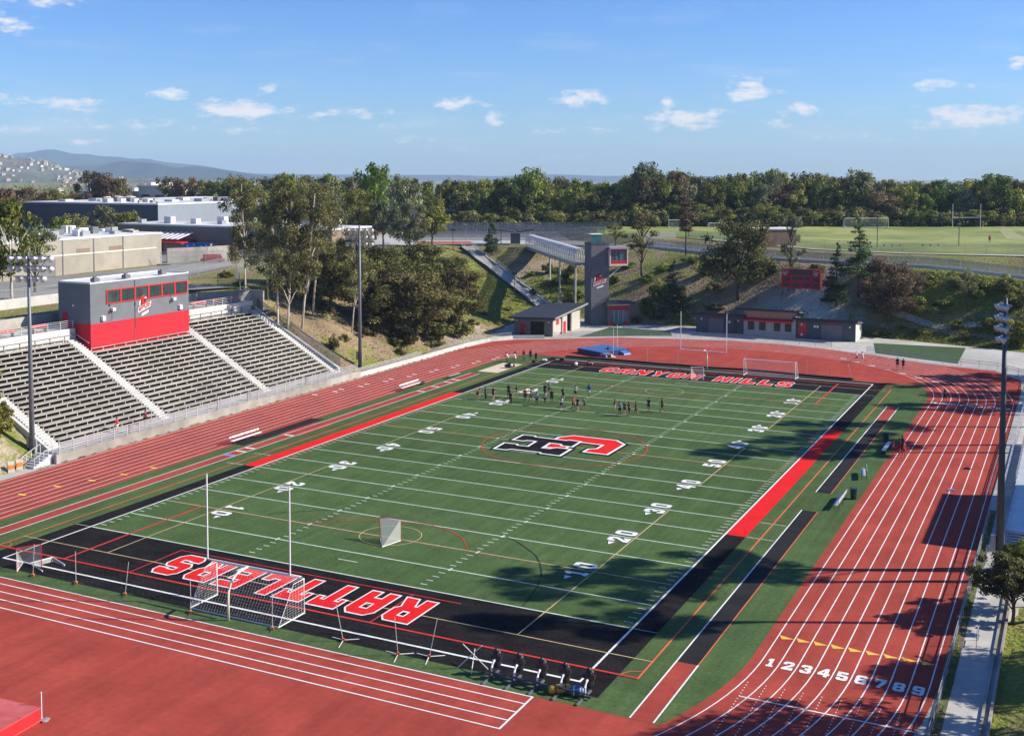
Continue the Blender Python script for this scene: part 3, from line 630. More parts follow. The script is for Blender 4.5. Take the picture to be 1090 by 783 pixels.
def text(b, s, ox, oy, ux, uy, vx, vy, z, sx, sy, gap=1.6, grow=0, m=0, centre=True):
    """block lettering laid on the ground; (ux,uy) reading direction, (vx,vy) up; sx, sy size of one tenth of a letter"""
    w = sum(GW.get(c, 8) for c in s) + gap * (len(s) - 1); x = -w / 2 if centre else 0
    for c in s:
        if c != ' ':
            loops = []
            for i, l in enumerate(GLY[c]):
                loops.append(offset(l, grow if i == 0 else -grow) if grow else l)
            b.poly(loops, z, m, xf=lambda px, py: (ox + ux * (x + px) * sx + vx * py * sy, oy + uy * (x + px) * sx + vy * py * sy, z))
        x += GW.get(c, 8) + gap
ZT = Z_L4 + .006
for nm, s, oy, uy, sx in (('end_zone_lettering', 'RATTLERS', -47.75, -1, .283), ('far_end_zone_lettering', 'CANYON HILLS', 46.9, 1, .254)):
    vy = 1 if uy > 0 else -1
    b = MB(); text(b, s, -.68 if uy < 0 else 0, oy, uy, 0, 0, vy, ZT, sx, .42, 2.3, .42); struct(b.build('end_zone_letter_outline', M['white_paint'], up=True))
    b = MB(); text(b, s, -.68 if uy < 0 else 0, oy, uy, 0, 0, vy, ZT + .008, sx, .42, 2.3); struct(b.build('end_zone_letters', M['red_turf'], up=True))
b = MB()
for s in (-1, 1):
    for k, n in ((-40, '10'), (-30, '20'), (-20, '30'), (-10, '40'), (0, '50'), (10, '40'), (20, '30'), (30, '20'), (40, '10')):
        y = k * YD; bx = s * 17.9
        # right side reads away from the camera, left side towards it
        text(b, n[0], bx, y - s * .95, 0, s, -s, 0, ZT, .135, .185)
        text(b, n[1], bx, y + s * .95, 0, s, -s, 0, ZT, .135, .185)
        if k != 0:
            d = -1 if k < 0 else 1
            yy = y + d * 1.75
            b.face([(bx - s * .95, yy, ZT), (bx - s * 1.55, yy, ZT), (bx - s * 1.25, yy + d * .75, ZT)])
struct(b.build('yard_numbers', M['white_paint'], up=True))
b = MB()
for i in range(9): text(b, str(i + 1), lanes[i] + .54, -47.55, 1, 0, 0, 1, Z_BL + .006, .083, .125)
for i in range(9): text(b, str(i + 1), lanes[i] + .54, 45, -1, 0, 0, -1, Z_BL + .006, .08, .1)
struct(b.build('lane_numbers', M['white_paint'], up=True))
# monogram at midfield, read from the left stands: reading direction -y, up +x
Cc = [(-5, -.9), (-5, 4.2), (-3.6, 5.6), (1.5, 5.6), (1.5, 3.15), (.25, 3.15), (-.35, 3.9), (-2.4, 3.9), (-2.6, .55), (-.4, .35), (1.2, .6), (1.4, -1.4), (.2, -2.0), (-3.6, -2.0)]
Hh = [(-2.7, -6.1), (-.15, -6.1), (-.1, -5.0), (-.6, -4.7), (-.6, -3.45), (2.25, -3.25), (2.3, -4.7), (1.85, -5.0), (1.9, -6.3), (4.6, -6.1), (4.55, -4.9), (4.0, -4.5), (3.9, -1.0), (4.3, -.7), (4.35, 1.3), (1.3, 1.2), (1.35, -.3), (2.2, -.8), (2.2, -1.8), (-.6, -2.0), (-.6, -.5), (0, -.1), (0, .9), (-2.5, .8), (-2.6, -.4), (-2.25, -.7), (-2.35, -4.6), (-2.75, -4.9)]
xf = lambda z: (lambda u, v: (v, -u, z))
for nm, m, lst in (('monogram_rim', 'black_turf', [(Cc, .62, 0), (Hh, .58, .003)]), ('monogram_outline', 'white_paint', [(Cc, .3, .008), (Hh, .3, .016)]), ('monogram_red', 'red_turf', [(Cc, 0, .012)]), ('monogram_black', 'black_turf', [(Hh, 0, .022)])):  # outermost layer is the logo's own black outline
    b = MB()
    for l, g, dz in lst: b.poly([offset(l, g) if g else l], 0, 0, xf(ZT + dz))
    struct(b.build(nm, M[m], up=True))
# ------------------------------------------------------------------ home stands
def emblem(b, origin, u, v, nrm, w, mw, mr, mk):
    """red crest over a slanted white banner reading RATTLERS; u, v span the wall"""
    o, u, v, n = Vector(origin), Vector(u), Vector(v), Vector(nrm)
    P = lambda x, y, d: tuple(o + u * (x * w) + v * (y * w) + n * d)
    c = lambda pts, d, m: b.face([P(x, y, d) for x, y in pts], m)
    c([(-.5, -.12), (.42, .14), (.5, .42), (-.46, .16)], .03, mw)
    c([(-.26, -.32), (.26, -.16), (.3, -.02), (-.22, -.18)], .05, mw)
    def stroke(s, x0, y0, sx, sy, sl, d, m):
        x = 0
        for ch in s:
            loops = GLY[ch]
            i = len(b.v); xf2 = lambda px, py, x=x: P(x0 + (x + px) * sx, y0 + py * sy + (x + px) * sx * sl, d)
            b.poly([list(l) for l in loops], 0, m, xf2); x += GW.get(ch, 8) + 1.4
    stroke('RATTLERS', -.43, -.055, .0112, .021, .28, .06, mr)
    ring = [(-.1 + .26 * math.cos(a), .52 + .27 * math.sin(a)) for a in [k * math.pi / 8 for k in range(16)]]
    c(ring, .02, mr)
    c([(-.32, .3), (-.22, .3), (-.16, .62), (-.24, .66)], .05, mk); c([(-.42, .26), (-.33, .27), (-.27, .55), (-.36, .52)], .04, mw)
    c([(-.02, .4), (.1, .46), (.02, .7), (-.06, .66)], .05, mk); c([(.0, .55), (.14, .6), (.12, .68), (-.02, .64)], .06, mw)

def home_stands():
    root = thing('bleachers', 'long home stands of pale bleacher benches stepping up the left bank to the press box', 'bleachers', (-53, -3, 0))
    def bl(b, n, m, **k):
        o = b.build(n, m, root, **k); o.location = (53, 3, 0); return o
    T0, RI, X0, Z0 = .76, .42, -46.0, 1.2
    secs = [(-28.6, -13.4, 20), (-11.8, 6.2, 17), (7.8, 22.4, 20)]
    for y0, y1, n in secs:
        for k in range(n):
            x = X0 - T0 * k; z = Z0 + RI * k
            b = MB(); b.box(x - .60, x, y0, y1, z - .05, z)
            bl(b, 'tread', M['bench_plank'])
            b = MB(); b.box(x - .66, x - .40, y0 + .1, y1 - .1, z + .37, z + .42)
            m = int((y1 - y0) / 1.83)
            for j in range(m + 1):
                yy = y0 + .15 + j * (y1 - y0 - .3) / m
                b.box(x - .58, x - .50, yy - .04, yy + .04, z, z + .37, 1)
            bl(b, 'bench', [M['bench_plank'], M['concrete_light']])
    # near-black filler: the shade under the open risers is put into its colour
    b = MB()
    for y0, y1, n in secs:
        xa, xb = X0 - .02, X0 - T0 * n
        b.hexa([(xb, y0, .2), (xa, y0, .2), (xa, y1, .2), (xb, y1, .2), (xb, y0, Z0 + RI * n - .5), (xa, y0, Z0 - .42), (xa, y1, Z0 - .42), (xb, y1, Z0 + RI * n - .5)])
    bl(b, 'shade_fill', M['void'])
    for y0, y1, n in ((-30, -28.7, 20), (-13.3, -11.9, 20), (6.3, 7.7, 20), (22.5, 23.7, 20)):
        b = MB()
        for k in range(n * 2):
            x = X0 - T0 * k / 2; z = Z0 + RI * k / 2
            b.box(x - T0 / 2 - .02, x, y0, y1, max(.2, z - .9), z)
        bl(b, 'aisle_steps', M['concrete_light'])
    # front wall, walkway and railings
    b = MB(); b.box(-43.95, -43.62, -31.5, 26.2, 0, .95); bl(b, 'front_wall', M['concrete_old'])
    b = MB(); b.box(-46.1, -43.95, -31, 24.5, 0, 1.0); bl(b, 'walkway', M['concrete_light'])
    b = MB()
    for i in range(30): b.box(-43.83, -43.75, -31 + i * 1.95, -30.93 + i * 1.95, .95, 2.1)
    for z in (1.25, 1.5, 1.75, 2.06): b.box(-43.82, -43.77, -31, 25.6, z, z + .05)
    for i in range(18): b.box(-46.03, -45.97, -30 + i * 3.0, -29.94 + i * 3.0, 1.0, 2.0)
    bl(b, 'front_railing', M['aluminium'])
    b = MB(); b.face([(-43.8, -31, 1.0), (-43.8, 25.6, 1.0), (-43.8, 25.6, 2.05), (-43.8, -31, 2.05)]); bl(b, 'railing_mesh', M['screen'])
    b = MB()
    for yy in (-20.5, -5.3, 0.6, 13.2): b.box(-44.3, -43.97, yy, yy + .5, 1.0, 1.9); 
    bl(b, 'litter_bins', M['steel_grey'])
    # ramp and steps at the near end of the walkway
    b = MB()
    for k in range(6): b.box(-46 + .0, -44.2, -32.0 - k * .4, -31.6 - k * .4, 0, 1.0 - k * .16)
    b.beam((-44.2, -31.4, 1.9), (-44.2, -34, .95), .06, .06); b.beam((-46, -31.4, 1.9), (-46, -34, .95), .06, .06)
    for k in range(5):
        for xx in (-46, -44.2): b.box(xx - .03, xx + .03, -31.5 - k * .6, -31.44 - k * .6, .8 - k * .16, 1.9 - k * .22)
    bl(b, 'end_steps', M['aluminium'])
    # back wall under the upper deck
    for y0, y1 in ((-30, -11.65), (6.75, 23.7)):
        b = MB(); b.box(-61.9, -61.35, y0, y1, 6.0, 10.72)
        bl(b, 'back_wall', M['cream'])
        b = MB(); b.box(-61.34, -61.2, y0, y1, 9.95, 10.02)
        for i in range(8): b.box(-61.32, -61.24, y0 + .4 + i * 2.3, y0 + .48 + i * 2.3, 9.2, 9.98)
        bl(b, 'top_rail', M['steel_grey'])
        b = MB()
        for i in range(int((y1 - y0) / 2) + 1): b.box(-61.58, -61.52, y0 + .1 + i * 2, y0 + .16 + i * 2, 10.72, 11.75)
        for z in (11.0, 11.25, 11.5, 11.72): b.box(-61.57, -61.53, y0 + .1, y1 - .1, z, z + .045)
        bl(b, 'deck_railing', M['aluminium'])
    # side wall and fence up the far end
    b = MB(); b.hexa([(-61.3, 23.8, 0), (-45.9, 23.8, 0), (-45.9, 24.3, 0), (-61.3, 24.3, 0), (-61.3, 23.8, 9.8), (-45.9, 23.8, 1.6), (-45.9, 24.3, 1.6), (-61.3, 24.3, 9.8)]); bl(b, 'side_wall', M['concrete_light'])
    b = MB()
    for i in range(9):
        x = -46 - i * 1.9; z = 1.6 + (i * 1.9) * 8.2 / 15.4; b.box(x - .03, x + .03, 24.5, 24.56, z - 1.2, z + 1.3)
    b.beam((-46, 24.53, 2.9), (-61.3, 24.53, 11.1), .05, .05); bl(b, 'side_fence', M['steel_grey'])
    b = MB(); b.face([(-46, 24.53, .8), (-61.3, 24.53, 9), (-61.3, 24.53, 11.1), (-46, 24.53, 2.9)]); bl(b, 'side_fence_mesh', M['screen_dense'])
    b = MB(); b.hexa([(-61.3, -30.5, 0), (-45.9, -30.5, 0), (-45.9, -30.1, 0), (-61.3, -30.1, 0), (-61.3, -30.5, 9.2), (-45.9, -30.5, 1.1), (-45.9, -30.1, 1.1), (-61.3, -30.1, 9.2)]); bl(b, 'near_side_wall', M['concrete_light'])
    return root
home_stands()
# deck behind the stands
b = MB(); b.box(-66.6, -61.9, -40, 23.7, 8.0, 10.68); struct(b.build('upper_deck_paving', M['concrete']))

def press_box():
    root = thing('press_box', 'grey press box with a red base and red framed windows above the stands', 'press box', (-60, -4, 9))
    def bl(b, n, m, par=None, **k):
        o = b.build(n, m, par or root, **k)
        o.location = (60 - 1.55, 4 + 1.6, -9 - .2) if not par else (0, 0, 0)
        return o
    X, Xb, y0, y1 = -57.45, -62.9, -13.0, 5.05
    b = MB(); b.box(Xb, X, y0, y1, 11.45, 16.5); bl(b, 'wall', M['grey_stucco'])
    b = MB(); b.box(Xb + .05, X + .03, y0 - .03, y1 + .03, 7.2, 11.45); bl(b, 'base', M['red_wall'])
    b = MB(); b.box(Xb + .3, X - .3, y0 + .3, y1 - .3, 16.46, 16.5); b.box(Xb, X + .02, y0 - .02, y0 + .22, 16.5, 16.72); b.box(Xb, X + .02, y1 - .22, y1 + .02, 16.5, 16.72); b.box(X - .2, X + .02, y0 + .22, y1 - .22, 16.5, 16.62); b.box(Xb, Xb + .2, y0 + .22, y1 - .22, 16.5, 16.72); b.box(Xb + .2, X - .2, y0 + .22, y1 - .22, 16.5, 16.54)
    rf = bl(b, 'roof', M['roof_white'])
    for yy in (-11.8, -6.4, .3):
        b = MB(); b.box(-58.6, -57.9, yy, yy + .9, 16.66, 17.15); b.box(-58.4, -58.1, yy + .2, yy + .6, 17.15, 17.3); bl(b, 'vent', M['mid_stucco'], rf)
    # six windows, each pane a little recessed behind its red frame
    ys = [-10.35 + k * 2.52 for k in range(7)]
    for k in range(6):
        a, c = ys[k], ys[k + 1]; b = MB(); t = .13; zb, zt = 13.75, 15.55
        b.box(X, X + .1, a, c, zb, zb + t); b.box(X, X + .1, a, c, zt - t, zt); b.box(X, X + .1, a, a + t, zb + t, zt - t); b.box(X, X + .1, c - t, c, zb + t, zt - t)
        f = bl(b, 'window_frame', M['red_metal'])
        b = MB(); b.box(X + .005, X + .03, a + t, c - t, zb + t, zt - t); bl(b, 'pane', M['glass_green'] if k % 2 == 0 else M['glass_dark'], f)
        b = MB(); b.box(X + .03, X + .07, (a + c) / 2 - .04, (a + c) / 2 + .04, zb + t, zt - t); bl(b, 'mullion', M['dark_steel'], f)
    for yy, zz, w in ((-9.6, 12.85, .5), (1.6, 13.1, .5)):
        b = MB(); b.box(X + .02, X + .45, yy, yy + w, zz, zz + .35, 0); b.box(X, X + .12, yy - .35, yy - .12, zz - .35, zz, 1); b.box(X, X + .12, yy - .3, yy - .1, zz + .6, zz + .85, 1)
        bl(b, 'floodlight', [M['white_metal'], M['dark_steel']])
    for yy in (-11.3, 2.9):
        b = MB(); b.hexa([(X, yy, 11.7), (X + .35, yy + .05, 11.75), (X + .35, yy + .55, 11.75), (X, yy + .6, 11.7), (X, yy, 12.35), (X + .35, yy + .05, 12.3), (X + .35, yy + .55, 12.3), (X, yy + .6, 12.35)]); bl(b, 'loudspeaker', M['white_metal'])
    b = MB(); b.tube([(X + .05, -5.3, 10.2), (X + .05, -5.3, 16.4)], .03, 6); b.tube([(X + .05, -9.4, 11.6), (X + .05, -9.4, 12.9)], .02, 6); b.box(X, X + .1, -5.4, -5.2, 13.1, 13.45); bl(b, 'conduit', M['dark_steel'])
    b = MB(); b.box(X + .031, X + .05, -5.45, -5.38, 7.6, 11.3); bl(b, 'wall_joint', M['dark_steel'])
    b = MB(); emblem(b, (X + .02, -3.55, 12.35), (0, 1, 0), (0, 0, 1), (1, 0, 0), 2.5, 0, 1, 2); bl(b, 'crest_sign', [M['white_metal'], M['red_metal'], M['pad_black']])
    b = MB(); b.box(-62.2, -61.3, y0 - .04, y0, 10.75, 12.85); d = bl(b, 'door', M['red_wall'])
    b = MB(); b.box(-61.5, -61.4, y0 - .1, y0 - .04, 11.75, 11.85); bl(b, 'handle', M['aluminium'], d)
    b = MB(); b.box(-60.4, -60.2, y0 - .12, y0, 13.6, 13.8); bl(b, 'wall_lamp', M['white_metal'])
    # stair guard rail down the near side wall
    b = MB(); b.beam((-61.4, y0 - .18, 10.9), (-57.6, y0 - .18, 9.2), .05, .05); bl(b, 'guard_rail', M['white_metal'])
press_box()

def picnic_bench(loc, rz, L, label, group):
    t = thing('bench', label, 'bench', loc, rz, group)
    b = MB(); b.box(-L / 2, L / 2, -.22, .22, .42, .48); b.build('seat', M['pink_red'], t)
    b = MB(); b.box(-L / 2, L / 2, .2, .26, .6, .9); b.build('backrest', M['pink_red'], t)
    for s in (-1, 1):
        b = MB(); b.box(s * (L / 2 - .4) - .05, s * (L / 2 - .4) + .05, -.2, .22, 0, .42); b.box(s * (L / 2 - .4) - .05, s * (L / 2 - .4) + .05, .14, .2, .42, .62); b.build('leg', M['dark_steel'], t)
    return t
for i, (y, bl_len) in enumerate(((-16.2, 2.6), (-21.3, 2.8), (8.5, 3.2), (13.2, 3.2), (17.8, 3.2), (21.3, 2.4))):
    lab = ['red bench on the upper deck just left of the press box', 'red bench at the left edge of the upper deck, further from the press box', 'red bench on the upper deck close to the right wall of the press box',
           'red bench second from the press box on the right deck', 'red bench third from the press box on the right deck', 'short red bench at the far right end of the upper deck'][i]
    picnic_bench((-62.6, y, 10.68), R(90), bl_len, lab, 'red benches on the deck behind the stands')

# ------------------------------------------------------------------ floodlight poles
def light_pole(loc, H, arm_rz, label, lampdir=1, rows=(6, 6, 4), pitch=1.05, pm='pole_grey', ls=1.):
    t = thing('floodlight_pole', label, 'light pole', loc, 0, 'floodlight poles round the field')
    b = MB(); b.tube([(0, 0, 0), (0, 0, H * .5), (0, 0, H)], [.30, .22, .13], 12); b.tube([(0, 0, 0), (0, 0, .3)], .42, 12); b.build('pole', M[pm], t, smooth=True)
    b = MB(); b.box(-.62, -.28, -.2, .2, 1.4, 2.6); b.box(-.2, .2, .3, .5, 1.0, 2.2); b.build('control_box', M['steel_grey'], t)
    arms = [H - .5 - k * pitch for k in range(len(rows))]
    c, s = math.cos(arm_rz), math.sin(arm_rz)
    for z, n in zip(arms, rows):
        b = MB(); w = n * .42 * (.8 if ls < 1 else 1)
        b.beam((-c * w, -s * w, z), (c * w, s * w, z), .12, .12); a = b.build('crossarm', M['steel_grey'], t)
        for k in range(n):
            d = -w + .3 + k * (2 * w - .6) / (n - 1); px, py = c * d, s * d
            b = MB(); nx, ny = -s * lampdir, c * lampdir
            f = Vector((nx * .85, ny * .85, -.52))
            o = Vector((px, py, z - .05)) + f * .15
            b.tube([o - f * .12 * ls, o + f * .08 * ls, o + f * .42 * ls], [.12 * ls, .22 * ls, .40 * ls], 10, 0); b.tube([o + f * .38 * ls, o + f * .40 * ls], [.36 * ls, .36 * ls], 10, 1)
            b.build('lamp', [M['aluminium'], M['lamp_glass']], a, smooth=True)
    return t
light_pole((-46.9, -31.7, 0), 22, R(20), 'tall grey floodlight pole at the near end of the home stands', 1, (6, 6, 4))
light_pole((-46.4, 30.4, .4), 21.8, R(30), 'slim floodlight pole on the slope just past the far end of the stands', 1, (5, 5, 5))
light_pole((45.3, -21.9, 0), 20.8, R(117), 'dark floodlight pole beside the right straight, closest to the camera', 1, (3, 3, 3, 2), .82, 'dark_steel', .72)

# ------------------------------------------------------------------ walls, fences on the left
def fence(name, pts, h, label, cat, mesh, post_m, rails=1, step=3., zf=None, group=None, pw=.05):
    c = pts[0]; z0 = zf(*c) if zf else 0
    t = thing(name, label, cat, (c[0], c[1], z0), 0, group)
    # resample
    P = [pts[0]]
    for a, d in zip(pts, pts[1:]):
        l = math.hypot(d[0] - a[0], d[1] - a[1]); n = max(1, round(l / step))
        for k in range(1, n + 1): P.append((a[0] + (d[0] - a[0]) * k / n, a[1] + (d[1] - a[1]) * k / n))
    Z = [(zf(*p) if zf else 0) for p in P]
    pb = MB(); pb.box(-pw / 2, pw / 2, -pw / 2, pw / 2, -.3, h); me = None
    for k, (p, z) in enumerate(zip(P, Z)):
        if k >= 90: break
        if me is None:
            o = pb.build('post', post_m, t); me = o.data
        else:
            o = bpy.data.objects.new('post', me); COL.objects.link(o); o.parent = t
        o.location = (p[0] - c[0], p[1] - c[1], z - z0)
    rb = MB(); mb = MB()
    for (p, z), (q, w) in zip(zip(P, Z), zip(P[1:], Z[1:])):
        for j in range(rails):
            hh = h - .03 - j * (h / max(rails, 1)) * .8
            rb.beam((p[0] - c[0], p[1] - c[1], z - z0 + hh), (q[0] - c[0], q[1] - c[1], w - z0 + hh), .045, .045)
        mb.face([(p[0] - c[0], p[1] - c[1], z - z0 + .03), (q[0] - c[0], q[1] - c[1], w - z0 + .03), (q[0] - c[0], q[1] - c[1], w - z0 + h - .05), (p[0] - c[0], p[1] - c[1], z - z0 + h - .05)])
    rb.build('rail', post_m, t)
    if mesh: mb.build('mesh', mesh, t)
    return t
def wall(name, pts, h, w, label, m, zf=None, cat='wall', base=-.6, cap=None):
    b = MB()
    for a, d in zip(pts, pts[1:]):
        l = math.hypot(d[0] - a[0], d[1] - a[1]); n = max(1, int(l / 4)); ux, uy = (d[0] - a[0]) / l, (d[1] - a[1]) / l; nx, ny = -uy * w / 2, ux * w / 2
        for k in range(n):
            p = (a[0] + ux * l * k / n, a[1] + uy * l * k / n); q = (a[0] + ux * l * (k + 1) / n, a[1] + uy * l * (k + 1) / n)
            zp, zq = (zf(*p), zf(*q)) if zf else (0, 0)
            b.hexa([(p[0] - nx, p[1] - ny, zp + base), (q[0] - nx, q[1] - ny, zq + base), (q[0] + nx, q[1] + ny, zq + base), (p[0] + nx, p[1] + ny, zp + base), (p[0] - nx, p[1] - ny, zp + h), (q[0] - nx, q[1] - ny, zq + h), (q[0] + nx, q[1] + ny, zq + h), (p[0] + nx, p[1] + ny, zp + h)])
    return tag(b.build(name, m), label, cat)
wall('retaining_wall', [(-66.9, -50), (-66.9, 5.0)], 1.05, .4, 'long grey retaining wall behind the red benches, left of the press box', M['concrete_old'], zf=lambda x, y: 11.1, base=-1.6)
wall('retaining_wall', [(-67.0, 5.2), (-66.9, 18), (-62.5, 24.6), (-60.2, 24.9)], 1.2, .4, 'grey retaining wall sloping down behind the deck to the right of the press box', M['concrete_old'], zf=lambda x, y: 11.0, base=-1.8)
wall('low_wall', [(-78, -30), (-78, 18), (-84, 34)], 1.3, .35, 'pale ribbed low wall along the drive behind the press box', M['concrete_light'], zf=hz)
fence('chain_link_fence', [(-79.5, -30), (-79.5, 20), (-86, 38), (-92, 60)], 2.4, 'thin wire fence on tall posts in front of the tan building', 'fence', M['screen'], M['steel_grey'], 2, 3.4, hz)
fence('chain_link_fence', [(-62.4, 25.6), (-66, 26.6), (-84, 48), (-96, 80), (-90, 110)], 2.0, 'wire fence behind the eucalyptus trunks along the top of the slope', 'fence', M['screen'], M['steel_grey'], 1, 3.2, hz)
wall('retaining_wall', [(-45.6, -44), (-47.2, -40), (-48.6, -36.4), (-48.2, -32.8)], 1.15, .35, 'short curved white wall below the trees at the near end of the stands', M['concrete_light'], base=-.2)
wall('low_wall', [(-44.3, 26.4), (-44.2, 60), (-43.4, 68), (-41, 72.6), (-36, 75.6)], .55, .35, 'low pale wall edging the track below the grassy bank', M['concrete_light'], base=-.1)
fence('railing', [(-44.75, 26.6), (-44.75, 46)], 1.1, 'grey tubular railing along the track just past the stands', 'railing', M['screen'], M['aluminium'], 4, 2.2)
fence('railing', [(-44.7, 48), (-44.6, 60.2), (-43.9, 68), (-41.4, 73)], 1.1, 'thin wire railing along the track on the way to the restroom block', 'railing', M['screen'], M['steel_grey'], 1, 3)

# ------------------------------------------------------------------ school buildings on the left plateau
def gym():
    t = thing('gym_building', 'big navy hall with a side wall coloured paler as sunlit and white roof behind the stands', 'building', (-195, 150, 12))
    g = lambda b, n, m, par=None: (lambda o: (setattr(o, 'location', (195, -150, -12)) if par is None else None, o)[1])(b.build(n, m, par or t))
    x0, x1, y0, y1 = -226, -174, 126.5, 205
    b = MB(); b.box(x0, x1 - .3, y0, y0 + .3, 12, 21.0); g(b, 'front_wall', M['gym_wall_unlit'])
    b = MB(); b.box(x1 - .3, x1, y0, y1, 12, 21.0); b.box(x0, x1 - .3, y1 - .3, y1, 12, 21.0); g(b, 'side_wall', M['gym_wall_sunlit'])
    b = MB(); b.box(x0 - .1, x1 + .12, y0 - .12, y1, 21.0, 21.4); r = g(b, 'roof', M['roof_white'])
    for k in range(9):
        b = MB(); b.box(x0 + 8 + k * 5, x0 + 11 + k * 5, y0 + 6 + (k * 7) % 30, y0 + 9 + (k * 7) % 30, 21.4, 22.0 + (k % 3) * .25); g(b, 'roof_unit', M['steel_grey'] if k % 2 else M['roof_white'], r)
    for k in range(30):
        b = MB(); x = x1 - 2 - (k * 6.1) % 46; y = y0 + 2 + (k * 4.7) % 40; w = .6 + (k % 3) * .6; b.box(x - w, x, y, y + .8 + (k % 4) * .6, 21.4, 21.9 + (k % 4) * .25); g(b, 'roof_duct', M[('steel_grey', 'concrete_old', 'roof_white', 'mid_stucco')[k % 4]], r)
    b = MB(); b.box(x1, x1 + .15, y0 + 42, y0 + 43.2, 14, 21.0); g(b, 'downpipe', M['steel_grey'])
gym()
def hall():
    t = thing('classroom_block', 'dark brown flat roofed block with a red entrance below the navy hall', 'building', (-120, 95, 12))
    g = lambda b, n, m, par=None: (lambda o: (setattr(o, 'location', (120, -95, -12)) if par is None else None, o)[1])(b.build(n, m, par or t))
    b = MB(); b.box(-147, -88, 84, 99, 10, 18.0); g(b, 'wall', M['brown_wall'])
    b = MB(); b.box(-147.2, -87.8, 83.8, 99.2, 18.0, 18.35); r = g(b, 'roof', M['roof_white'])
    for k in range(16):
        b = MB(); x = -144 + k * 3.5; b.box(x, x + 1.2 + (k % 3) * .4, 87 + (k * 5) % 9, 88.6 + (k * 5) % 9, 18.35, 19.2 + (k % 3) * .35); g(b, 'roof_unit', M['roof_white'] if k % 3 else M['steel_grey'], r)
    b = MB(); b.box(-130, -117, 80, 84, 10, 14.6); g(b, 'entrance_wall', M['tan_wall'])
    b = MB(); b.hexa([(-136, 79, 14.4), (-124, 79, 14.4), (-124, 84, 14.9), (-136, 84, 14.9), (-136, 79, 14.65), (-124, 79, 14.65), (-124, 84, 15.15), (-136, 84, 15.15)]); g(b, 'entrance_roof', M['red_metal'])
    for k in range(8):
        b = MB(); x = -136 + k * 1.5; b.hexa([(x, 78.6, 15.4), (x + .7, 78.6, 15.4), (x + 1.1, 83.6, 16.7), (x + .4, 83.6, 16.7), (x, 78.6, 15.55), (x + .7, 78.6, 15.55), (x + 1.1, 83.6, 16.85), (x + .4, 83.6, 16.85)]); g(b, 'canopy_slat', M['white_metal'])
    b = MB(); b.box(-116.9, -112, 83.5, 83.95, 11.8, 14.2); g(b, 'doors', M['red_metal'])
    for k in range(3):
        b = MB(); b.box(-110 + k * 5, -107 + k * 5, 83.9, 83.97, 13, 15); g(b, 'window', M['glass_dark'])
hall()
def tan_building():
    t = thing('school_building', 'long tan stucco school building with a white roof behind the press box', 'building', (-125, 35, 12))
    g = lambda b, n, m, par=None: (lambda o: (setattr(o, 'location', (125, -35, -12)) if par is None else None, o)[1])(b.build(n, m, par or t))
    b = MB(); b.box(-128, -111, -10, 58.5, 10, 18.0); g(b, 'wall', M['tan_wall'])
    b = MB(); b.box(-128.1, -110.9, -10.1, 58.6, 18.0, 18.3); r = g(b, 'roof', M['roof_white'])
    b = MB(); b.box(-110.98, -110.9, -10, 57, 15.2, 15.45); g(b, 'string_course', M['cream'])
    for k in range(14):
        b = MB(); y = 1 + k * 4; x = -114 - (k * 5) % 10; b.box(x - 1.4, x, y, y + 1.3 + (k % 3) * .5, 18.3, 18.9 + (k % 3) * .3); g(b, 'roof_unit', M['roof_white'] if k % 2 else M['steel_grey'], r)
    for k in range(26):
        b = MB(); y = 20 + (k * 7.3) % 37; x = -113 - (k * 3.7) % 13; w = .5 + (k % 4) * .5; b.box(x - w, x, y, y + .6 + (k % 3) * .9, 18.3, 18.75 + (k % 5) * .22); g(b, 'roof_duct', M[('steel_grey', 'concrete_old', 'roof_white', 'mid_stucco')[k % 4]], r)
    b = MB(); b.box(-111.1, -110.96, 27.5, 31.5, 11.8, 14.9); g(b, 'shutter_door', M['mid_stucco'])
    for y in (36.5, 44.5):
        b = MB(); b.box(-111.1, -110.96, y, y + 3.2, 15.6, 16.3); g(b, 'vent_window', M['brown_wall'])
    for y in (20, 33.2, 40.6, 48): 
        b = MB(); b.tube([(-110.85, y, 11.8), (-110.85, y, 18)], .07, 6); g(b, 'downpipe', M['steel_grey'])
tan_building()
b = MB(); b.box(-147, -108, 57.3, 83.5, 10, 11.98); struct(b.build('court_paving', M['concrete_old']))
def rel(t, off):
    for c in t.children: c.location = Vector(c.location) + Vector(off)
def block(x, y, w, d, h, z, mw, mr, label, rz=0, parts=3):
    t = thing('distant_building', label, 'building', (x, y, z), rz)
    b = MB(); b.box(-w / 2, w / 2, -d / 2, d / 2, -2, h); b.build('wall', mw, t)
    b = MB(); b.box(-w / 2 - .3, w / 2 + .3, -d / 2 - .3, d / 2 + .3, h, h + .5); r = b.build('roof', mr, t)
    for k in range(parts):
        b = MB(); b.box(-w / 2 + 2 + k * w / parts, -w / 2 + 4 + k * w / parts, -d / 4, d / 6, h + .5, h + 1.6); b.build('roof_unit', M['roof_white'], r)
        b = MB(); b.box(-w / 2 + 1.5 + k * w / parts, -w / 2 + 1 + (k + .7) * w / parts, -d / 2 - .05, -d / 2 - .02, h * .4, h * .75); b.build('window', M['glass_dark'], t)
block(-292, 235, 36, 14, 10, 12, M['house_white'], M['roof_white'], 'low white flat roofed building beyond the navy hall')
block(-268, 232, 14, 12, 12.3, 12, M['house_white'], M['roof_white'], 'small bright white block standing up behind the navy hall', 0, 2)
block(-150, 215, 40, 15, 5.5, 12, M['house_white'], M['roof_white'], 'white buildings glimpsed through the trees to the right of the navy hall', .3)

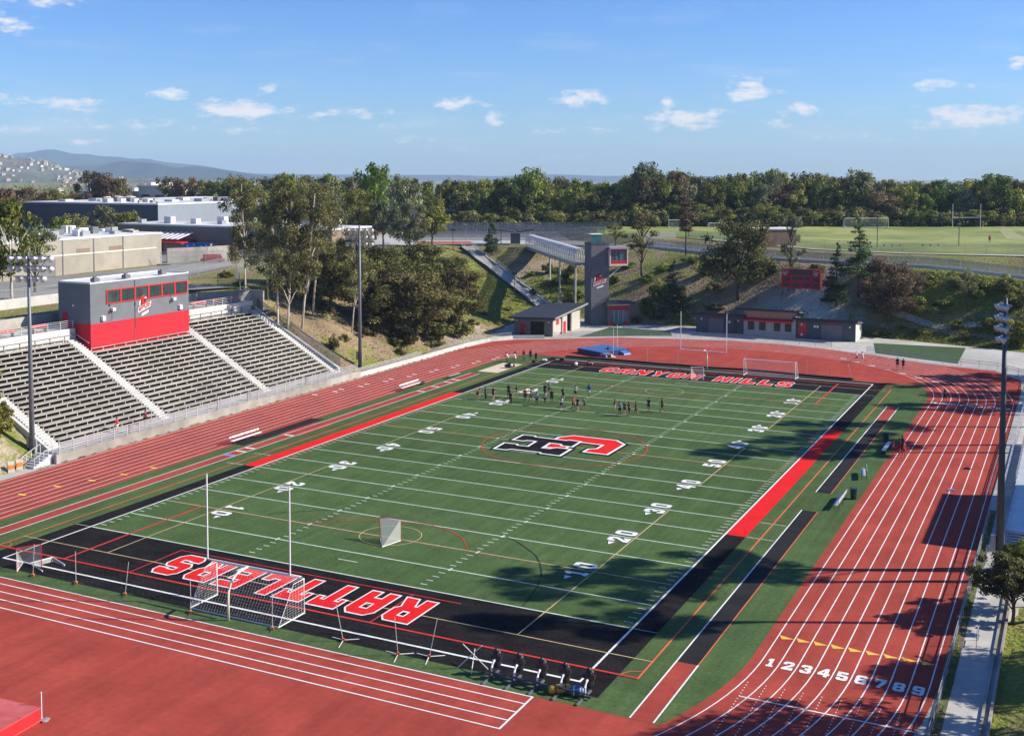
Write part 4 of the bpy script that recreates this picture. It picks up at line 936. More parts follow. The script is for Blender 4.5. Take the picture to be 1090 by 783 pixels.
# vehicles in the yard
def car(loc, rz, paint, label, L=4.4, Hc=1.45, van=False):
    t = thing('parked_car', label, 'car', loc, rz, 'vehicles in the school yard')
    b = MB(); W = .88
    prof = [(-L / 2, .35), (-L / 2, .8), (-L / 2 + .5, .92), (-L / 2 + (.5 if van else 1.1), Hc), (L / 2 - (.9 if van else 1.5), Hc), (L / 2 - (.5 if van else .9), .95), (L / 2 - .1, .8), (L / 2, .55), (L / 2, .35)]
    n = len(prof); i = len(b.v)
    for s in (-1, 1):
        for x, z in prof: b.v.append((x, s * (W if z < 1 else W * .82), z))
    for k in range(n): b.f.append((i + k, i + (k + 1) % n, i + n + (k + 1) % n, i + n + k)); b.m.append(0)
    b.f.append(tuple(i + k for k in range(n))); b.m.append(0); b.f.append(tuple(i + n + k for k in range(n))[::-1]); b.m.append(0)
    b.build('body', paint, t)
    b = MB()
    for s in (-1, 1): b.face([(-L / 2 + .8, s * .80, .98), (L / 2 - 1.05, s * .80, .98), (L / 2 - 1.5, s * .735, Hc - .08), (-L / 2 + 1.15, s * .735, Hc - .08)])
    b.face([(L / 2 - .93, -.66, .98), (L / 2 - .93, .66, .98), (L / 2 - 1.46, .6, Hc - .06), (L / 2 - 1.46, -.6, Hc - .06)]); b.build('windows', M['glass_dark'], t)
    for sx in (-1, 1):
        for sy in (-1, 1):
            b = MB(); b.tube([(sx * L * .3, sy * .78, .33), (sx * L * .3, sy * .92, .33)], .33, 12); b.build('wheel', M['tyre'], t)
car((-115.6, 75.5, 11.98), R(20), M['car_black'], 'black car parked left of the red vehicle in the school yard')
car((-104.4, 66, 11.98), R(35), M['car_red'], 'dark vehicle with red side beside the fence at the top of the slope', 4.8, 1.7, True)
car((-108.6, 69, 11.98), R(60), M['car_black'], 'dark car parked between the black car and the red vehicle')
def tarp():
    t = thing('canopy_tent', 'bright blue canopy with white lettering patches in the school yard', 'canopy', (-118.2, 78.6, 11.98))
    b = MB(); b.box(-3.6, 3.6, -1.2, 1.2, 2.0, 2.2, 0)
    b.hexa([(-3.6, -1.25, 1.6), (3.6, -1.25, 1.6), (3.6, -1.2, 1.6), (-3.6, -1.2, 1.6), (-3.6, -1.25, 2.9), (3.6, -1.25, 2.9), (3.6, -1.2, 2.9), (-3.6, -1.2, 2.9)], 0)
    b.build('cover', [M['blue_sign']], t)
    for k, (x, z, w) in enumerate(((-2.6, 2.3, .5), (-.9, 2.5, .4), (1.2, 2.2, .6), (2.5, 2.5, .4))):
        b = MB(); b.box(x - w / 2, x + w / 2, -1.29, -1.26, z - .16, z + .16); b.build('patch', M['white_metal'], t)
    for x in (-3.5, 3.5):
        for y in (-1.1, 1.1):
            b = MB(); b.tube([(x, y, 0), (x, y, 2)], .05, 6); b.build('leg', M['steel_grey'], t)
tarp()

wall('yard_wall', [(-111, 60), (-107.5, 68), (-106.5, 74)], 3.0, .4, 'grey yard wall closing the gap between the tan school building and the brown block', M['concrete_old'], zf=lambda x, y: 12)
fence('chain_link_fence', [(-109, 56), (-103, 62), (-97, 70), (-92, 80)], 2.6, 'dark mesh yard fence in front of the parked cars', 'fence', M['screen'], M['steel_grey'], 2, 2.4, lambda x, y: 12)
# ------------------------------------------------------------------ far end: lift tower, footbridge, buildings
sheet('practice_pad', [[(-31.2, 80.4), (-30.8, 95.6), (-18.9, 95.7), (-16.4, 89.6), (-22.5, 86.2), (-27, 83.4)]], Z_TR, M['pad_turf'])
sheet('throwing_pad', [[(18.1, 97), (33.1, 98.4), (33.4, 79.9), (27, 82.3), (20.2, 85.2)]], Z_TR, M['pad_turf'])
ta = R(40); TE = Vector((math.cos(ta), math.sin(ta), 0)); TN = Vector((math.sin(ta), -math.cos(ta), 0))
def tower():
    t = thing('lift_tower', 'tall charcoal lift tower with a red framed glass room at its top', 'tower', (-35.25, 96.5, 0), ta)
    # local axes: x along the wide face, y into the tower
    Wt, Dt, Ht = 3.7, 4.2, 15.9
    b = MB(); b.box(0, Wt, 0, Dt, -.2, Ht); b.build('shaft', M['mid_stucco'], t)
    b = MB(); b.box(-.06, Wt + .06, -.06, .2, Ht, Ht + .28); b.box(-.06, Wt + .06, Dt - .2, Dt + .06, Ht, Ht + .28); b.box(-.06, .2, .2, Dt - .2, Ht, Ht + .28); b.box(Wt - .2, Wt + .06, .2, Dt - .2, Ht, Ht + .28); b.box(.2, Wt - .2, .2, Dt - .2, Ht, Ht + .1, 1); b.build('parapet', [M['dark_stucco'], M['roof_white']], t)
    b = MB(); b.box(.3, 2.4, .8, 2.9, Ht + .1, Ht + 1.9); b.box(.2, 2.5, .7, 3.0, Ht + 1.9, Ht + 2.05, 1); b.build('roof_lantern', [M['glass_teal'], M['white_metal']], t)
    for z in (4.2, 8.1, 12.0):
        b = MB(); b.box(-.01, Wt + .01, -.012, -.004, z, z + .06); b.build('panel_joint', M['dark_stucco'], t)
    b = MB(); emblem(b, (1.75, -.03, 8.0), (1, 0, 0), (0, 0, 1), (0, -1, 0), 2.8, 0, 1, 2); b.build('crest_sign', [M['white_metal'], M['red_metal'], M['pad_black']], t)
    # upper room to the right of the shaft
    x0, x1, y0, y1, z0, z1 = Wt, Wt + 3.6, -.9, 3.0, 11.7, 15.0
    b = MB(); b.box(x0 - .2, x1, y0, y1, z0, z0 + .35); b.box(x1 - .22, x1, y0, y1, z0 + .35, z1); b.box(x0 - .2, x1 - .22, y1 - .2, y1, z0 + .35, z1); b.box(x0 - .2, x0 - .0, y0, y1, z0 + .35, z1); rm = b.build('upper_room', M['cream'], t)
    b = MB(); b.box(x0 - .3, x1 + .2, y0 - .45, y1 + .3, z1, z1 + .35); b.build('upper_roof', M['steel_grey'], t)
    b = MB(); b.box(x0, x1 - .22, y0 + .05, y0 + .2, z0 + .35, z0 + 1.05); b.box(x0, x1 - .22, y0 + .05, y0 + .2, z1 - .45, z1); b.box(x0, x0 + .15, y0 + .05, y0 + .2, z0 + 1.05, z1 - .45); b.box(x1 - .4, x1 - .22, y0 + .05, y0 + .2, z0 + 1.05, z1 - .45)
    wf = b.build('window_frame', M['red_metal'], t)
    b = MB(); b.box(x0 + .15, x1 - .4, y0 + .12, y0 + .16, z0 + 1.05, z1 - .45); b.build('pane', M['glass_teal'], wf)
    for k in (1, 2): 
        b = MB(); b.box(x0 + .15 + k * .98 - .05, x0 + .15 + k * .98 + .05, y0 + .04, y0 + .11, z0 + 1.05, z1 - .45); b.build('mullion', M['steel_grey'], wf)
    b = MB(); b.tube([(Wt - .1, .6, 9.2), (x1 - .6, .6, 11.72)], .12, 8); b.build('strut', M['white_metal'], t)
    # glazed lobby at the foot
    x0, x1, y0, y1, z1 = Wt - .6, Wt + 3.9, -1.3, 2.6, 3.9
    b = MB(); b.box(Wt + .01, x1, y1 - .2, y1, 0, z1); b.box(x1 - .2, x1, y0, y1 - .2, 0, z1); b.box(x0, x0 + .2, y0, -.01, 0, z1); b.build('lobby_wall', M['mid_stucco'], t)
    b = MB(); b.box(x0 - .5, x1 + .9, y0 - .7, y1 + .3, z1 + .35, z1 + .6); b.box(x0, x1, y0, y1, z1, z1 + .35, 1); b.build('lobby_roof', [M['roof_dark'], M['cream']], t)
    b = MB(); b.box(x0 + .2, x1 - .2, y0 + .05, y0 + .2, 3.0, 3.9); b.box(x0 + .2, x0 + .35, y0 + .05, y0 + .2, 0, 3.0); b.box(x1 - .35, x1 - .2, y0 + .05, y0 + .2, 0, 3.0); b.box(x0 + .35, x0 + 1.3, y0 + .05, y0 + .2, 0, .7); b.box(x1 - 1.2, x1 - .35, y0 + .05, y0 + .2, 0, .7); f = b.build('lobby_frame', M['red_metal'], t)
    b = MB(); b.box(x0 + .35, x1 - .35, y0 + .12, y0 + .16, .72, 2.98); b.box(x0 + 1.3, x1 - 1.2, y0 + .12, y0 + .16, .05, .7); b.build('pane', M['glass_teal'], f)
    for k in range(1, 4):
        b = MB(); b.box(x0 + .35 + k * .92 - .04, x0 + .35 + k * .92 + .04, y0 + .04, y0 + .11, .72, 2.98); b.build('mullion', M['aluminium'], f)
tower()
def bridge():
    A = Vector((-69.2, 142.3, 12.0)); B = Vector((-38.6, 99.6, 12.0)); d = (B - A); Lg = d.length; rz = math.atan2(d.y, d.x)
    t = thing('footbridge', 'covered footbridge with a ribbed blue grey canopy leading to the lift tower', 'bridge', A, rz)
    b = MB(); b.box(0, Lg, -1.3, 1.3, -.35, 0); b.box(0, Lg, -1.3, -1.15, -.75, -.35); b.box(0, Lg, 1.15, 1.3, -.75, -.35); b.build('deck', M['steel_grey'], t)
    n = 26; prof = [(-1.45, 0), (-1.5, 1.2), (-1.3, 2.1), (-.7, 2.65), (0, 2.8), (.7, 2.65), (1.3, 2.1), (1.5, 1.2), (1.45, 0)]
    for k in range(n + 1):
        x = Lg * k / n; b = MB()
        b.tube([(x, y, z) for y, z in prof], .09, 6); b.build('rib', M['white_metal'], t)
    b = MB()
    for (y0, z0), (y1, z1) in zip(prof[1:-1], prof[2:-1]):
        b.face([(0, y0, z0), (Lg, y0, z0), (Lg, y1, z1), (0, y1, z1)])
    b.build('canopy', M['canopy_blue'], t)
    b = MB()
    for s in (-1.47, 1.47):
        for z in (.1, .6, 1.1): b.beam((0, s, z), (Lg, s, z), .06, .06)
        for k in range(n):
            x = Lg * k / n; b.beam((x, s, .1), (x + Lg / n, s, 1.15), .05, .05)
    b.build('lattice', M['steel_grey'], t)
    for f in (.42, .62, .9):
        p = A + d * f; zt = hz(p.x, p.y)
        b = MB(); b.tube([(Lg * f, 0, -.7), (Lg * f, 0, zt - 12.3)], .2, 10); b.box(Lg * f - .25, Lg * f + .25, -1.2, 1.2, -.95, -.7); b.box(Lg * f - .45, Lg * f + .45, -.45, .45, zt - 12.3, zt - 11.6); b.build('support_post', M['concrete_light'], t)
bridge()
def stairway():
    A = Vector((-47.6, 107.6, .1)); B = Vector((-83.6, 135.6, 12.0)); d = B - A; h2 = math.hypot(d.x, d.y); rz = math.atan2(d.y, d.x)
    t = thing('stairway', 'long grey outdoor stairway with railings climbing the grassy slope left of the lift tower', 'stairs', A, rz)
    b = MB(); n = 72; r = 11.9 / n
    run = 0; x = 0; z = 0; xs = []
    for k in range(n):
        w = .55 if (k % 24) else 2.2
        b.box(x, x + w + .02, -1.5, 1.5, max(z - .9, -1.2), z + r); xs.append((x, z + r)); x += w; z += r
    sc = h2 / x; b.v = [(p[0] * sc, p[1], p[2]) for p in b.v]; xs = [(a * sc, c) for a, c in xs]; xs.append((h2, 11.9))
    b.build('steps', M['concrete'], t)
    for s in (-1.55, 1.55):
        b = MB()
        for k in range(0, n, 2):
            b.box(xs[k][0] - .03, xs[k][0] + .03, s - .03, s + .03, xs[k][1] - .2, xs[k][1] + 1.0)
        for k in range(0, n, 4):
            k2 = min(k + 4, n)
            for hh in (.98, .5): b.beam((xs[k][0], s, xs[k][1] + hh), (xs[k2][0], s, xs[k2][1] + hh), .05, .05)
        b.build('handrail', M['aluminium'], t)
        b = MB()
        for k in range(0, n, 8):
            k2 = min(k + 8, n); zz = xs[k][1]; z2 = xs[k2][1]
            b.hexa([(xs[k][0], s * 1.08 - .1, zz - 1.4), (xs[k2][0], s * 1.08 - .1, z2 - 1.4), (xs[k2][0], s * 1.08 + .1, z2 - 1.4), (xs[k][0], s * 1.08 + .1, zz - 1.4), (xs[k][0], s * 1.08 - .1, zz + .15), (xs[k2][0], s * 1.08 - .1, z2 + .15), (xs[k2][0], s * 1.08 + .1, z2 + .15), (xs[k][0], s * 1.08 + .1, zz + .15)])
        b.build('stringer', M['dark_steel'] if s > 0 else M['concrete_light'], t)
stairway()
def stair_lamp(px, label):
    x, y = px; t = thing('stair_lamp', label, 'lamp post', (x, y, hz(x, y)), R(30), 'lamp posts beside the long stairway')
    b = MB(); b.tube([(0, 0, -.3), (0, 0, 4.2)], .07, 8); b.build('post', M['dark_steel'], t)
    b = MB(); b.box(-.55, .55, -.3, .3, 4.2, 4.75); b.build('lamp_head', M['dark_steel'], t)
stair_lamp((-60.4, 114.2), 'black lamp post halfway down the long stairway'); stair_lamp((-85.5, 132.2), 'black lamp post at the top of the long stairway'); stair_lamp((-18.5, 134.0), 'black lamp post at the edge of the road right of the thin tree')
def restroom():
    t = thing('restroom_block', 'low grey block with dark sloping roof and red doors at the foot of the tower', 'building', (-39.2, 84, 0))
    g = lambda b, n, m, par=None: (lambda o: (setattr(o, 'location', (39.2, -84, 0)) if par is None else None, o)[1])(b.build(n, m, par or t))
    x0, x1, y0, y1 = -43.3, -35.5, 78.2, 91.6
    b = MB(); b.hexa([(x0, y0, 0), (x1, y0, 0), (x1, y0 + .3, 0), (x0, y0 + .3, 0), (x0, y0, 2.9), (x1, y0, 3.25), (x1, y0 + .3, 3.25), (x0, y0 + .3, 2.9)]); b.box(x0, x0 + .3, y0 + .3, y1, 0, 3.0); b.box(x0 + .3, x1, y1 - .3, y1, 0, 3.6); g(b, 'front_wall', M['mid_stucco'])
    b = MB()
    for a, c in ((y0 + .3, y0 + 3.4), (y0 + 4.6, y0 + 6.8), (y0 + 9.0, y1 - .3)): b.box(x1 - .3, x1, a, c, 0, 3.5)
    b.box(x1 - 1.6, x1 - 1.3, y0 + .3, y1 - .3, 0, 3.5); g(b, 'side_wall', M['beige'])
    b = MB(); e = .9
    b.hexa([(x0 - e, y0 - e, 3.0), (x1 + e, y0 - e, 3.3), (x1 + e, y1 + 1.6, 4.5), (x0 - e, y1 + 1.6, 4.0), (x0 - e, y0 - e, 3.28), (x1 + e, y0 - e, 3.6), (x1 + e, y1 + 1.6, 4.8), (x0 - e, y1 + 1.6, 4.3)]); r = g(b, 'roof', M['roof_dark'])
    b = MB(); b.hexa([(x1 + e, y0 - e, 3.28), (x1 + e + .05, y0 - e, 3.28), (x1 + e + .05, y1 + 1.6, 4.48), (x1 + e, y1 + 1.6, 4.48), (x1 + e, y0 - e, 3.62), (x1 + e + .05, y0 - e, 3.62), (x1 + e + .05, y1 + 1.6, 4.82), (x1 + e, y1 + 1.6, 4.82)]); g(b, 'fascia', M['steel_grey'], r)
    b = MB(); b.box(-42.0, -41.0, y0 - .05, y0 - .01, 0, 2.2); d = g(b, 'door', M['red_wall'])
    b = MB(); b.box(-41.2, -41.1, y0 - .12, y0 - .05, 1, 1.15); g(b, 'handle', M['aluminium'], d)
    b = MB(); b.box(-39.9, -37.2, y0 - .05, y0 - .01, 0, 2.6); g(b, 'shutter_opening', M['void'])  # dark panel on the wall; the opening's shade is its colour
    b = MB(); b.box(x1 - 1.29, x1 - 1.24, y0 + 5.0, y0 + 6.2, 0, 2.2); b.box(x1 + .01, x1 + .05, y0 + 5, y0 + 6.2, 0, 2.2); g(b, 'door', M['red_wall'])
    b = MB(); b.box(x1 + .01, x1 + .06, y0 + 1.6, y0 + 2.8, 2.0, 3.0); g(b, 'sign', M['red_metal'])
    for x in (-42.9, -36.4):
        b = MB(); b.box(x, x + .25, y0 - .15, y0, 2.5, 2.75); g(b, 'wall_lamp', M['white_metal'])
restroom()
def slope(b, x0, x1, y0, y1, f0, k0, f1, k1, m=0):
    b.hexa([(x0, y0, f0), (x1, y0, f0), (x1, y1, k0), (x0, y1, k0), (x0, y0, f1), (x1, y0, f1), (x1, y1, k1), (x0, y1, k1)], m)
def concession():
    t = thing('concession_building', 'charcoal snack building with raised tan centre and red awning at the far end', 'building', (.5, 100, 0))
    g = lambda b, n, m, par=None: (lambda o: (setattr(o, 'location', (-.5, -100, 0)) if par is None else None, o)[1])(b.build(n, m, par or t))
    Y = 96.9
    for nm, x0, x1 in (('left_wing', -14.1, -5.05), ('right_wing', 4.55, 15.0)):
        o0, o1 = (x0 + 2.3, x0 + 5.2) if nm == 'left_wing' else (x0 + 4.4, x0 + 8.1)
        b = MB(); b.box(x0, o0, Y, Y + .3, 0, 3.4); b.box(o1, x1, Y, Y + .3, 0, 3.4); b.box(o0, o1, Y, Y + .3, 2.75, 3.4); slope(b, x0, x0 + .3, Y + .3, Y + 6.5, 0, 0, 3.36, 2.55); slope(b, x1 - .3, x1, Y + .3, Y + 6.5, 0, 0, 3.36, 2.55); b.box(x0 + .3, x1 - .3, Y + 6.2, Y + 6.5, 0, 2.5)
        w = g(b, 'wall', M['dark_stucco'])
        b = MB(); b.box(o0, o1, Y + .12, Y + .2, 0, 2.75); sh = g(b, 'roller_shutter', M['mid_stucco'], None)
        b = MB()
        for k in range(8): b.box(o0 + .02, o1 - .02, Y + .1, Y + .12, .1 + k * .33, .13 + k * .33)
        g(b, 'shutter_slats', M['steel_grey'], sh)
        b = MB(); slope(b, x0 - .5, x1 + .5, Y - .8, Y + 6.9, 3.5, 2.5, 3.6, 2.6); b.box(x0 - .5, x1 + .5, Y - .85, Y - .8, 3.42, 3.88, 1); slope(b, x0 - .5, x1 + .5, Y - .8, Y + 6.9, 3.6, 2.6, 3.85, 2.85, 1); g(b, 'roof', [M['mid_stucco'], M['roof_dark']])
        for xx in (x0 + .9, x1 - 1.1):
            b = MB(); b.box(xx, xx + .25, Y - .15, Y, 2.4, 2.7); g(b, 'wall_lamp', M['white_metal'])
    b = MB(); slope(b, 15.0, 15.03, Y + .02, Y + 6.48, 0, 0, 3.38, 2.55); g(b, 'end_wall', M['cream'])
    b = MB(); b.box(-5.0, 4.5, Y - .15, Y + 7, 0, 3.0); g(b, 'centre_wall', M['beige'])
    b = MB(); slope(b, -5.0, 4.5, Y - .1, Y + 7, 3.0, 3.0, 4.6, 3.6); g(b, 'clerestory', M['wood_tan'])
    b = MB(); slope(b, -6.3, 5.4, Y - 1.3, Y + 7.6, 4.8, 3.55, 4.9, 3.65); b.box(-6.3, 5.4, Y - 1.35, Y - 1.3, 4.74, 5.15, 1); slope(b, -6.3, 5.4, Y - 1.3, Y + 7.6, 4.9, 3.65, 5.1, 3.85, 1); g(b, 'centre_roof', [M['mid_stucco'], M['roof_dark']])
    b = MB(); b.hexa([(-4.9, Y - 1.1, 2.75), (4.0, Y - 1.1, 2.75), (4.0, Y - .15, 3.0), (-4.9, Y - .15, 3.0), (-4.9, Y - 1.1, 3.05), (4.0, Y - 1.1, 3.05), (4.0, Y - .15, 3.35), (-4.9, Y - .15, 3.35)]); g(b, 'awning', M['red_metal'])
    for k, x in enumerate((-4.3, -2.2, .5, 2.5)):
        b = MB(); b.box(x, x + 1.35, Y - .2, Y - .16, 1.0, 2.65); f = g(b, 'serving_window', M['cream'])
        b = MB(); b.box(x + .06, x + 1.29, Y - .23, Y - .2, 1.06, 2.6); g(b, 'pane', M['led_black'], f)
    b = MB(); b.box(-6.8, -6.2, Y - .03, Y - .003, 0, 2.6); g(b, 'door', M['led_black'])
    b = MB(); b.box(5.0, 6.4, Y - .03, Y - .003, .5, 2.9); g(b, 'notice_board', M['mat_red_side'])
    for x, w in ((-10.5, 1.8), (10.9, 3.2)):
        b = MB(); b.box(x - w / 2, x + w / 2, Y - .06, Y - .003, 2.82, 3.25); s_ = g(b, 'sign', M['dark_steel'])
    for x, w in ((-10.5, 1.5), (10.9, 2.8)):      # red sign letters, too small in the photo to read
        b = MB(); n = int(w / .2)
        for k in range(n):
            if k % 5 != 3: b.box(x - w / 2 + k * .2, x - w / 2 + k * .2 + .13, Y - .08, Y - .06, 2.9, 3.16 - (k % 3) * .03)
        g(b, 'sign_letters', M['red_metal'])
    for x, z in ((-7.9, 2.0), (7.7, 2.1), (8.2, 2.1), (5.4, .5)):
        b = MB(); b.box(x, x + .36, Y - .05, Y - .003, z, z + .45); g(b, 'notice', M['white_metal'])
concession()
def scoreboard():
    t = thing('scoreboard', 'red scoreboard with black display panels standing on the dirt slope behind the snack building', 'scoreboard', (1.9, 113.2, hz(1.9, 113.2)), R(-2))
    g = lambda b, n, m, par=None: b.build(n, m, par or t)
    z0 = 7.5 - hz(1.9, 113.2); W2 = 3.75; H = 3.8
    b = MB(); b.box(-W2, W2, 0, .35, z0, z0 + H); g(b, 'cabinet', M['red_metal'])
    b = MB(); b.box(-W2 - .05, W2 + .05, -.04, .0, z0 + 2.35, z0 + 2.45); b.box(-W2 - .05, -W2 + .05, -.04, 0, z0, z0 + 2.35); b.box(W2 - .05, W2 + .05, -.04, 0, z0, z0 + H); b.box(-1.9, 1.9, -.04, 0, z0 + 1.42, z0 + 1.5); b.box(-1.95, -1.87, -.04, 0, z0 + 1.5, z0 + 2.35); b.box(1.87, 1.95, -.04, 0, z0 + 1.5, z0 + 2.35); b.box(.5, .57, -.04, 0, z0 + 1.5, z0 + 2.35); b.box(-W2 - .05, W2 + .05, -.04, 0, z0 - .05, z0 + .03); b.box(-W2 - .05, W2 - .05, -.04, 0, z0 + H - .06, z0 + H); g(b, 'trim', M['pink_red'])
    b = MB(); b.box(-2.3, 2.2, -.06, -.0, z0 + 2.6, z0 + 3.65); g(b, 'message_display', M['led_black'])
    for i, (x, zz, w, h) in enumerate(((-1.75, 1.6, 2.1, .65), (.68, 1.6, 1.05, .65), (-3.3, 1.35, 1.1, .75), (2.3, 1.35, 1.1, .75), (-3.3, .3, 1.1, .6), (-1.7, .3, 1.3, .6), (.4, .3, 1.3, .6), (2.3, .3, 1.1, .6))):
        b = MB(); b.box(x, x + w, -.05, -.0, z0 + zz, z0 + zz + h); g(b, 'digit_panel', M['led_black'])
    for x in (-3.05, 2.95):
        b = MB(); emblem(b, (x, -.02, z0 + 2.85), (1, 0, 0), (0, 0, 1), (0, -1, 0), 1.15, 0, 1, 2); g(b, 'crest', [M['white_metal'], M['mat_red'], M['pad_black']])
    for x in (-3, -1, 1, 3):
        b = MB(); b.box(x - .14, x + .14, .05, .3, -.8, z0); g(b, 'post', M['steel_grey'])
scoreboard()

# ------------------------------------------------------------------ upper road, courts, upper field
def drape(name, pts, w, m, dz=.1, n=60):
    P = []
    for a, d in zip(pts, pts[1:]):
        l = math.hypot(d[0] - a[0], d[1] - a[1]); k = max(1, int(l / 2.5))
        P += [(a[0] + (d[0] - a[0]) * i / k, a[1] + (d[1] - a[1]) * i / k) for i in range(k)]
    P.append(pts[-1]); b = MB()
    nl = max(1, int(w / 2.5)); rows = []
    for i, p in enumerate(P):
        a = P[max(i - 1, 0)]; d = P[min(i + 1, len(P) - 1)]; l = math.hypot(d[0] - a[0], d[1] - a[1]); nx, ny = -(d[1] - a[1]) / l, (d[0] - a[0]) / l
        r = []
        for j in range(nl + 1):
            o = (j / nl - .5) * w; x, y = p[0] + nx * o, p[1] + ny * o; r.append((x, y, hz(x, y) + dz - .05))
        rows.append(r)
    for r0, r1 in zip(rows, rows[1:]):
        for j in range(nl): b.face([r0[j], r1[j], r1[j + 1], r0[j + 1]])
    return struct(b.build(name, m, up=True))
CR = [(-70, 144.5), (-46, 153.5), (-10, 124.8), (17, 117.8), (45, 122.8), (66, 114)]
def shift(pts, d):
    out = []
    for i, p in enumerate(pts):
        a = pts[max(i - 1, 0)]; c = pts[min(i + 1, len(pts) - 1)]; l = math.hypot(c[0] - a[0], c[1] - a[1]); out.append((p[0] - (c[1] - a[1]) / l * d, p[1] + (c[0] - a[0]) / l * d))
    return out
drape('campus_road', shift(CR[1:], 6.2), 7.5, M['asphalt'], .14)
drape('road_kerb_path', shift(CR[1:], 1.2), 1.8, M['concrete_light'], .16)
wall('parapet_wall', CR[1:], .55, .3, 'thin pale parapet wall along the road at the top of the slope', M['concrete_light'], zf=hz)
fence('chain_link_fence', shift(CR[1:], 2.4), 2.0, 'grey wire fence on pale posts along the upper road', 'fence', M['screen_dense'], M['aluminium'], 2, 2.6, hz)
drape('field_path', shift([(-46, 156), (-10, 127), (17, 120), (45, 125), (70, 117)], 17.5), 1.6, M['concrete_light'], .2)
def upper_field():
    b = MB(); zz = 13.32
    b.poly([[(-64, 172), (-42, 173), (-8, 145), (17, 138.8), (45, 143.5), (72, 136), (110, 200), (60, 312), (-95, 232)]], zz)
    struct(b.build('upper_field', M['field_grass'], up=True))
    b = MB()
    b.poly([[(26, 283), (28, 284), (39, 200), (34, 200)]], zz + .02); b.poly([[(30, 285), (31, 285.5), (44, 200), (41.5, 200)]], zz + .02)
    struct(b.build('bare_field_strips', mat('worn_field_grass', (.30, .30, .13), .95, .2, .3), up=True))
upper_field()
b = MB(); b.poly([[(-100, 128), (-88, 137.5), (-70, 145.5), (-48, 156), (-58, 168), (-66, 215), (-130, 190), (-128, 125), (-100, 100), (-91, 100)]], 12.14); struct(b.build('upper_courts', M['court'], up=True))
b = MB(); b.poly([[(-96, 134), (-84, 140), (-90, 150), (-103, 143)]], 12.17); struct(b.build('red_court', M['court_red'], up=True))
b = MB(); b.poly([[(-118, 84), (-96, 62), (-84, 28), (-68, 28.5), (-80, 0), (-107, 0), (-107, 57), (-147, 58), (-147, 83)]], 12.1); struct(b.build('school_drive', M['asphalt_light'], up=True))
ZF = 13.3
def zfix(x, y): return ZF
for i, (pts, lab) in enumerate((([(-40, 175), (-8, 147), (17, 141)], 'left half of the tall wire fence along the near edge of the upper field'), ([(17, 141), (45, 145.5), (71, 138.5)], 'right half of the tall wire fence along the near edge of the upper field'))):
    fence('chain_link_fence', pts, 1.9, lab, 'fence', M['screen'], M['steel_grey'], 1, 4, zfix)
for i, (pts, h) in enumerate((([(-106, 147), (-86, 158), (-62, 168)], 3.4), ([(-112, 160), (-90, 172), (-66, 184)], 3.4), ([(-118, 176), (-92, 190), (-68, 202)], 3.4), ([(-70, 146.5), (-48, 157), (-42, 172)], 2.8))):
    fence('court_fence', pts, h, ['tall wire court fence nearest the long stairway', 'middle tall wire fence between the upper courts', 'tall wire court fence in front of the dark grove', 'wire fence beside the start of the covered bridge'][i], 'fence', M['screen_dense'], M['steel_grey'], 2, 3, lambda x, y: 12.1, 'fences round the upper courts')
def shade():
    t = thing('shade_shelter', 'small dark shelter with tilted flat roofs beside the pine at the top of the stairway', 'shelter', (-75.5, 146.5, 12.1), R(25))
    b = MB(); b.box(-1.2, 1.2, -1, 1, 0, 2.6); b.build('kiosk', M['dark_stucco'], t)
    for s in (-1, 1):
        b = MB(); b.hexa([(s * .2, -2.2, 2.9), (s * 4.6, -2.2, 3.6), (s * 4.6, 2.2, 3.6), (s * .2, 2.2, 2.9), (s * .2, -2.2, 3.1), (s * 4.6, -2.2, 3.8), (s * 4.6, 2.2, 3.8), (s * .2, 2.2, 3.1)]); b.build('roof', M['roof_dark'], t)
        b = MB(); b.tube([(s * 3.6, 0, 0), (s * 3.6, 0, 3.45)], .12, 8); b.build('post', M['steel_grey'], t)
shade()
def brick_hut():
    t = thing('storage_building', 'plain brown block store at the edge of the upper field', 'building', (-11.5, 150, ZF), R(38))
    b = MB(); b.box(-5.0, 5.0, 0, 7, -1.8, 3.7); b.build('wall', M['brick_brown'], t)
    b = MB(); b.box(-5.2, 5.2, -.2, 7.2, 3.7, 3.95); b.build('roof', M['roof_white'], t)
    b = MB(); b.box(5.01, 5.05, 2, 3.2, 0, 2.2); b.build('door', M['mid_stucco'], t)
brick_hut()
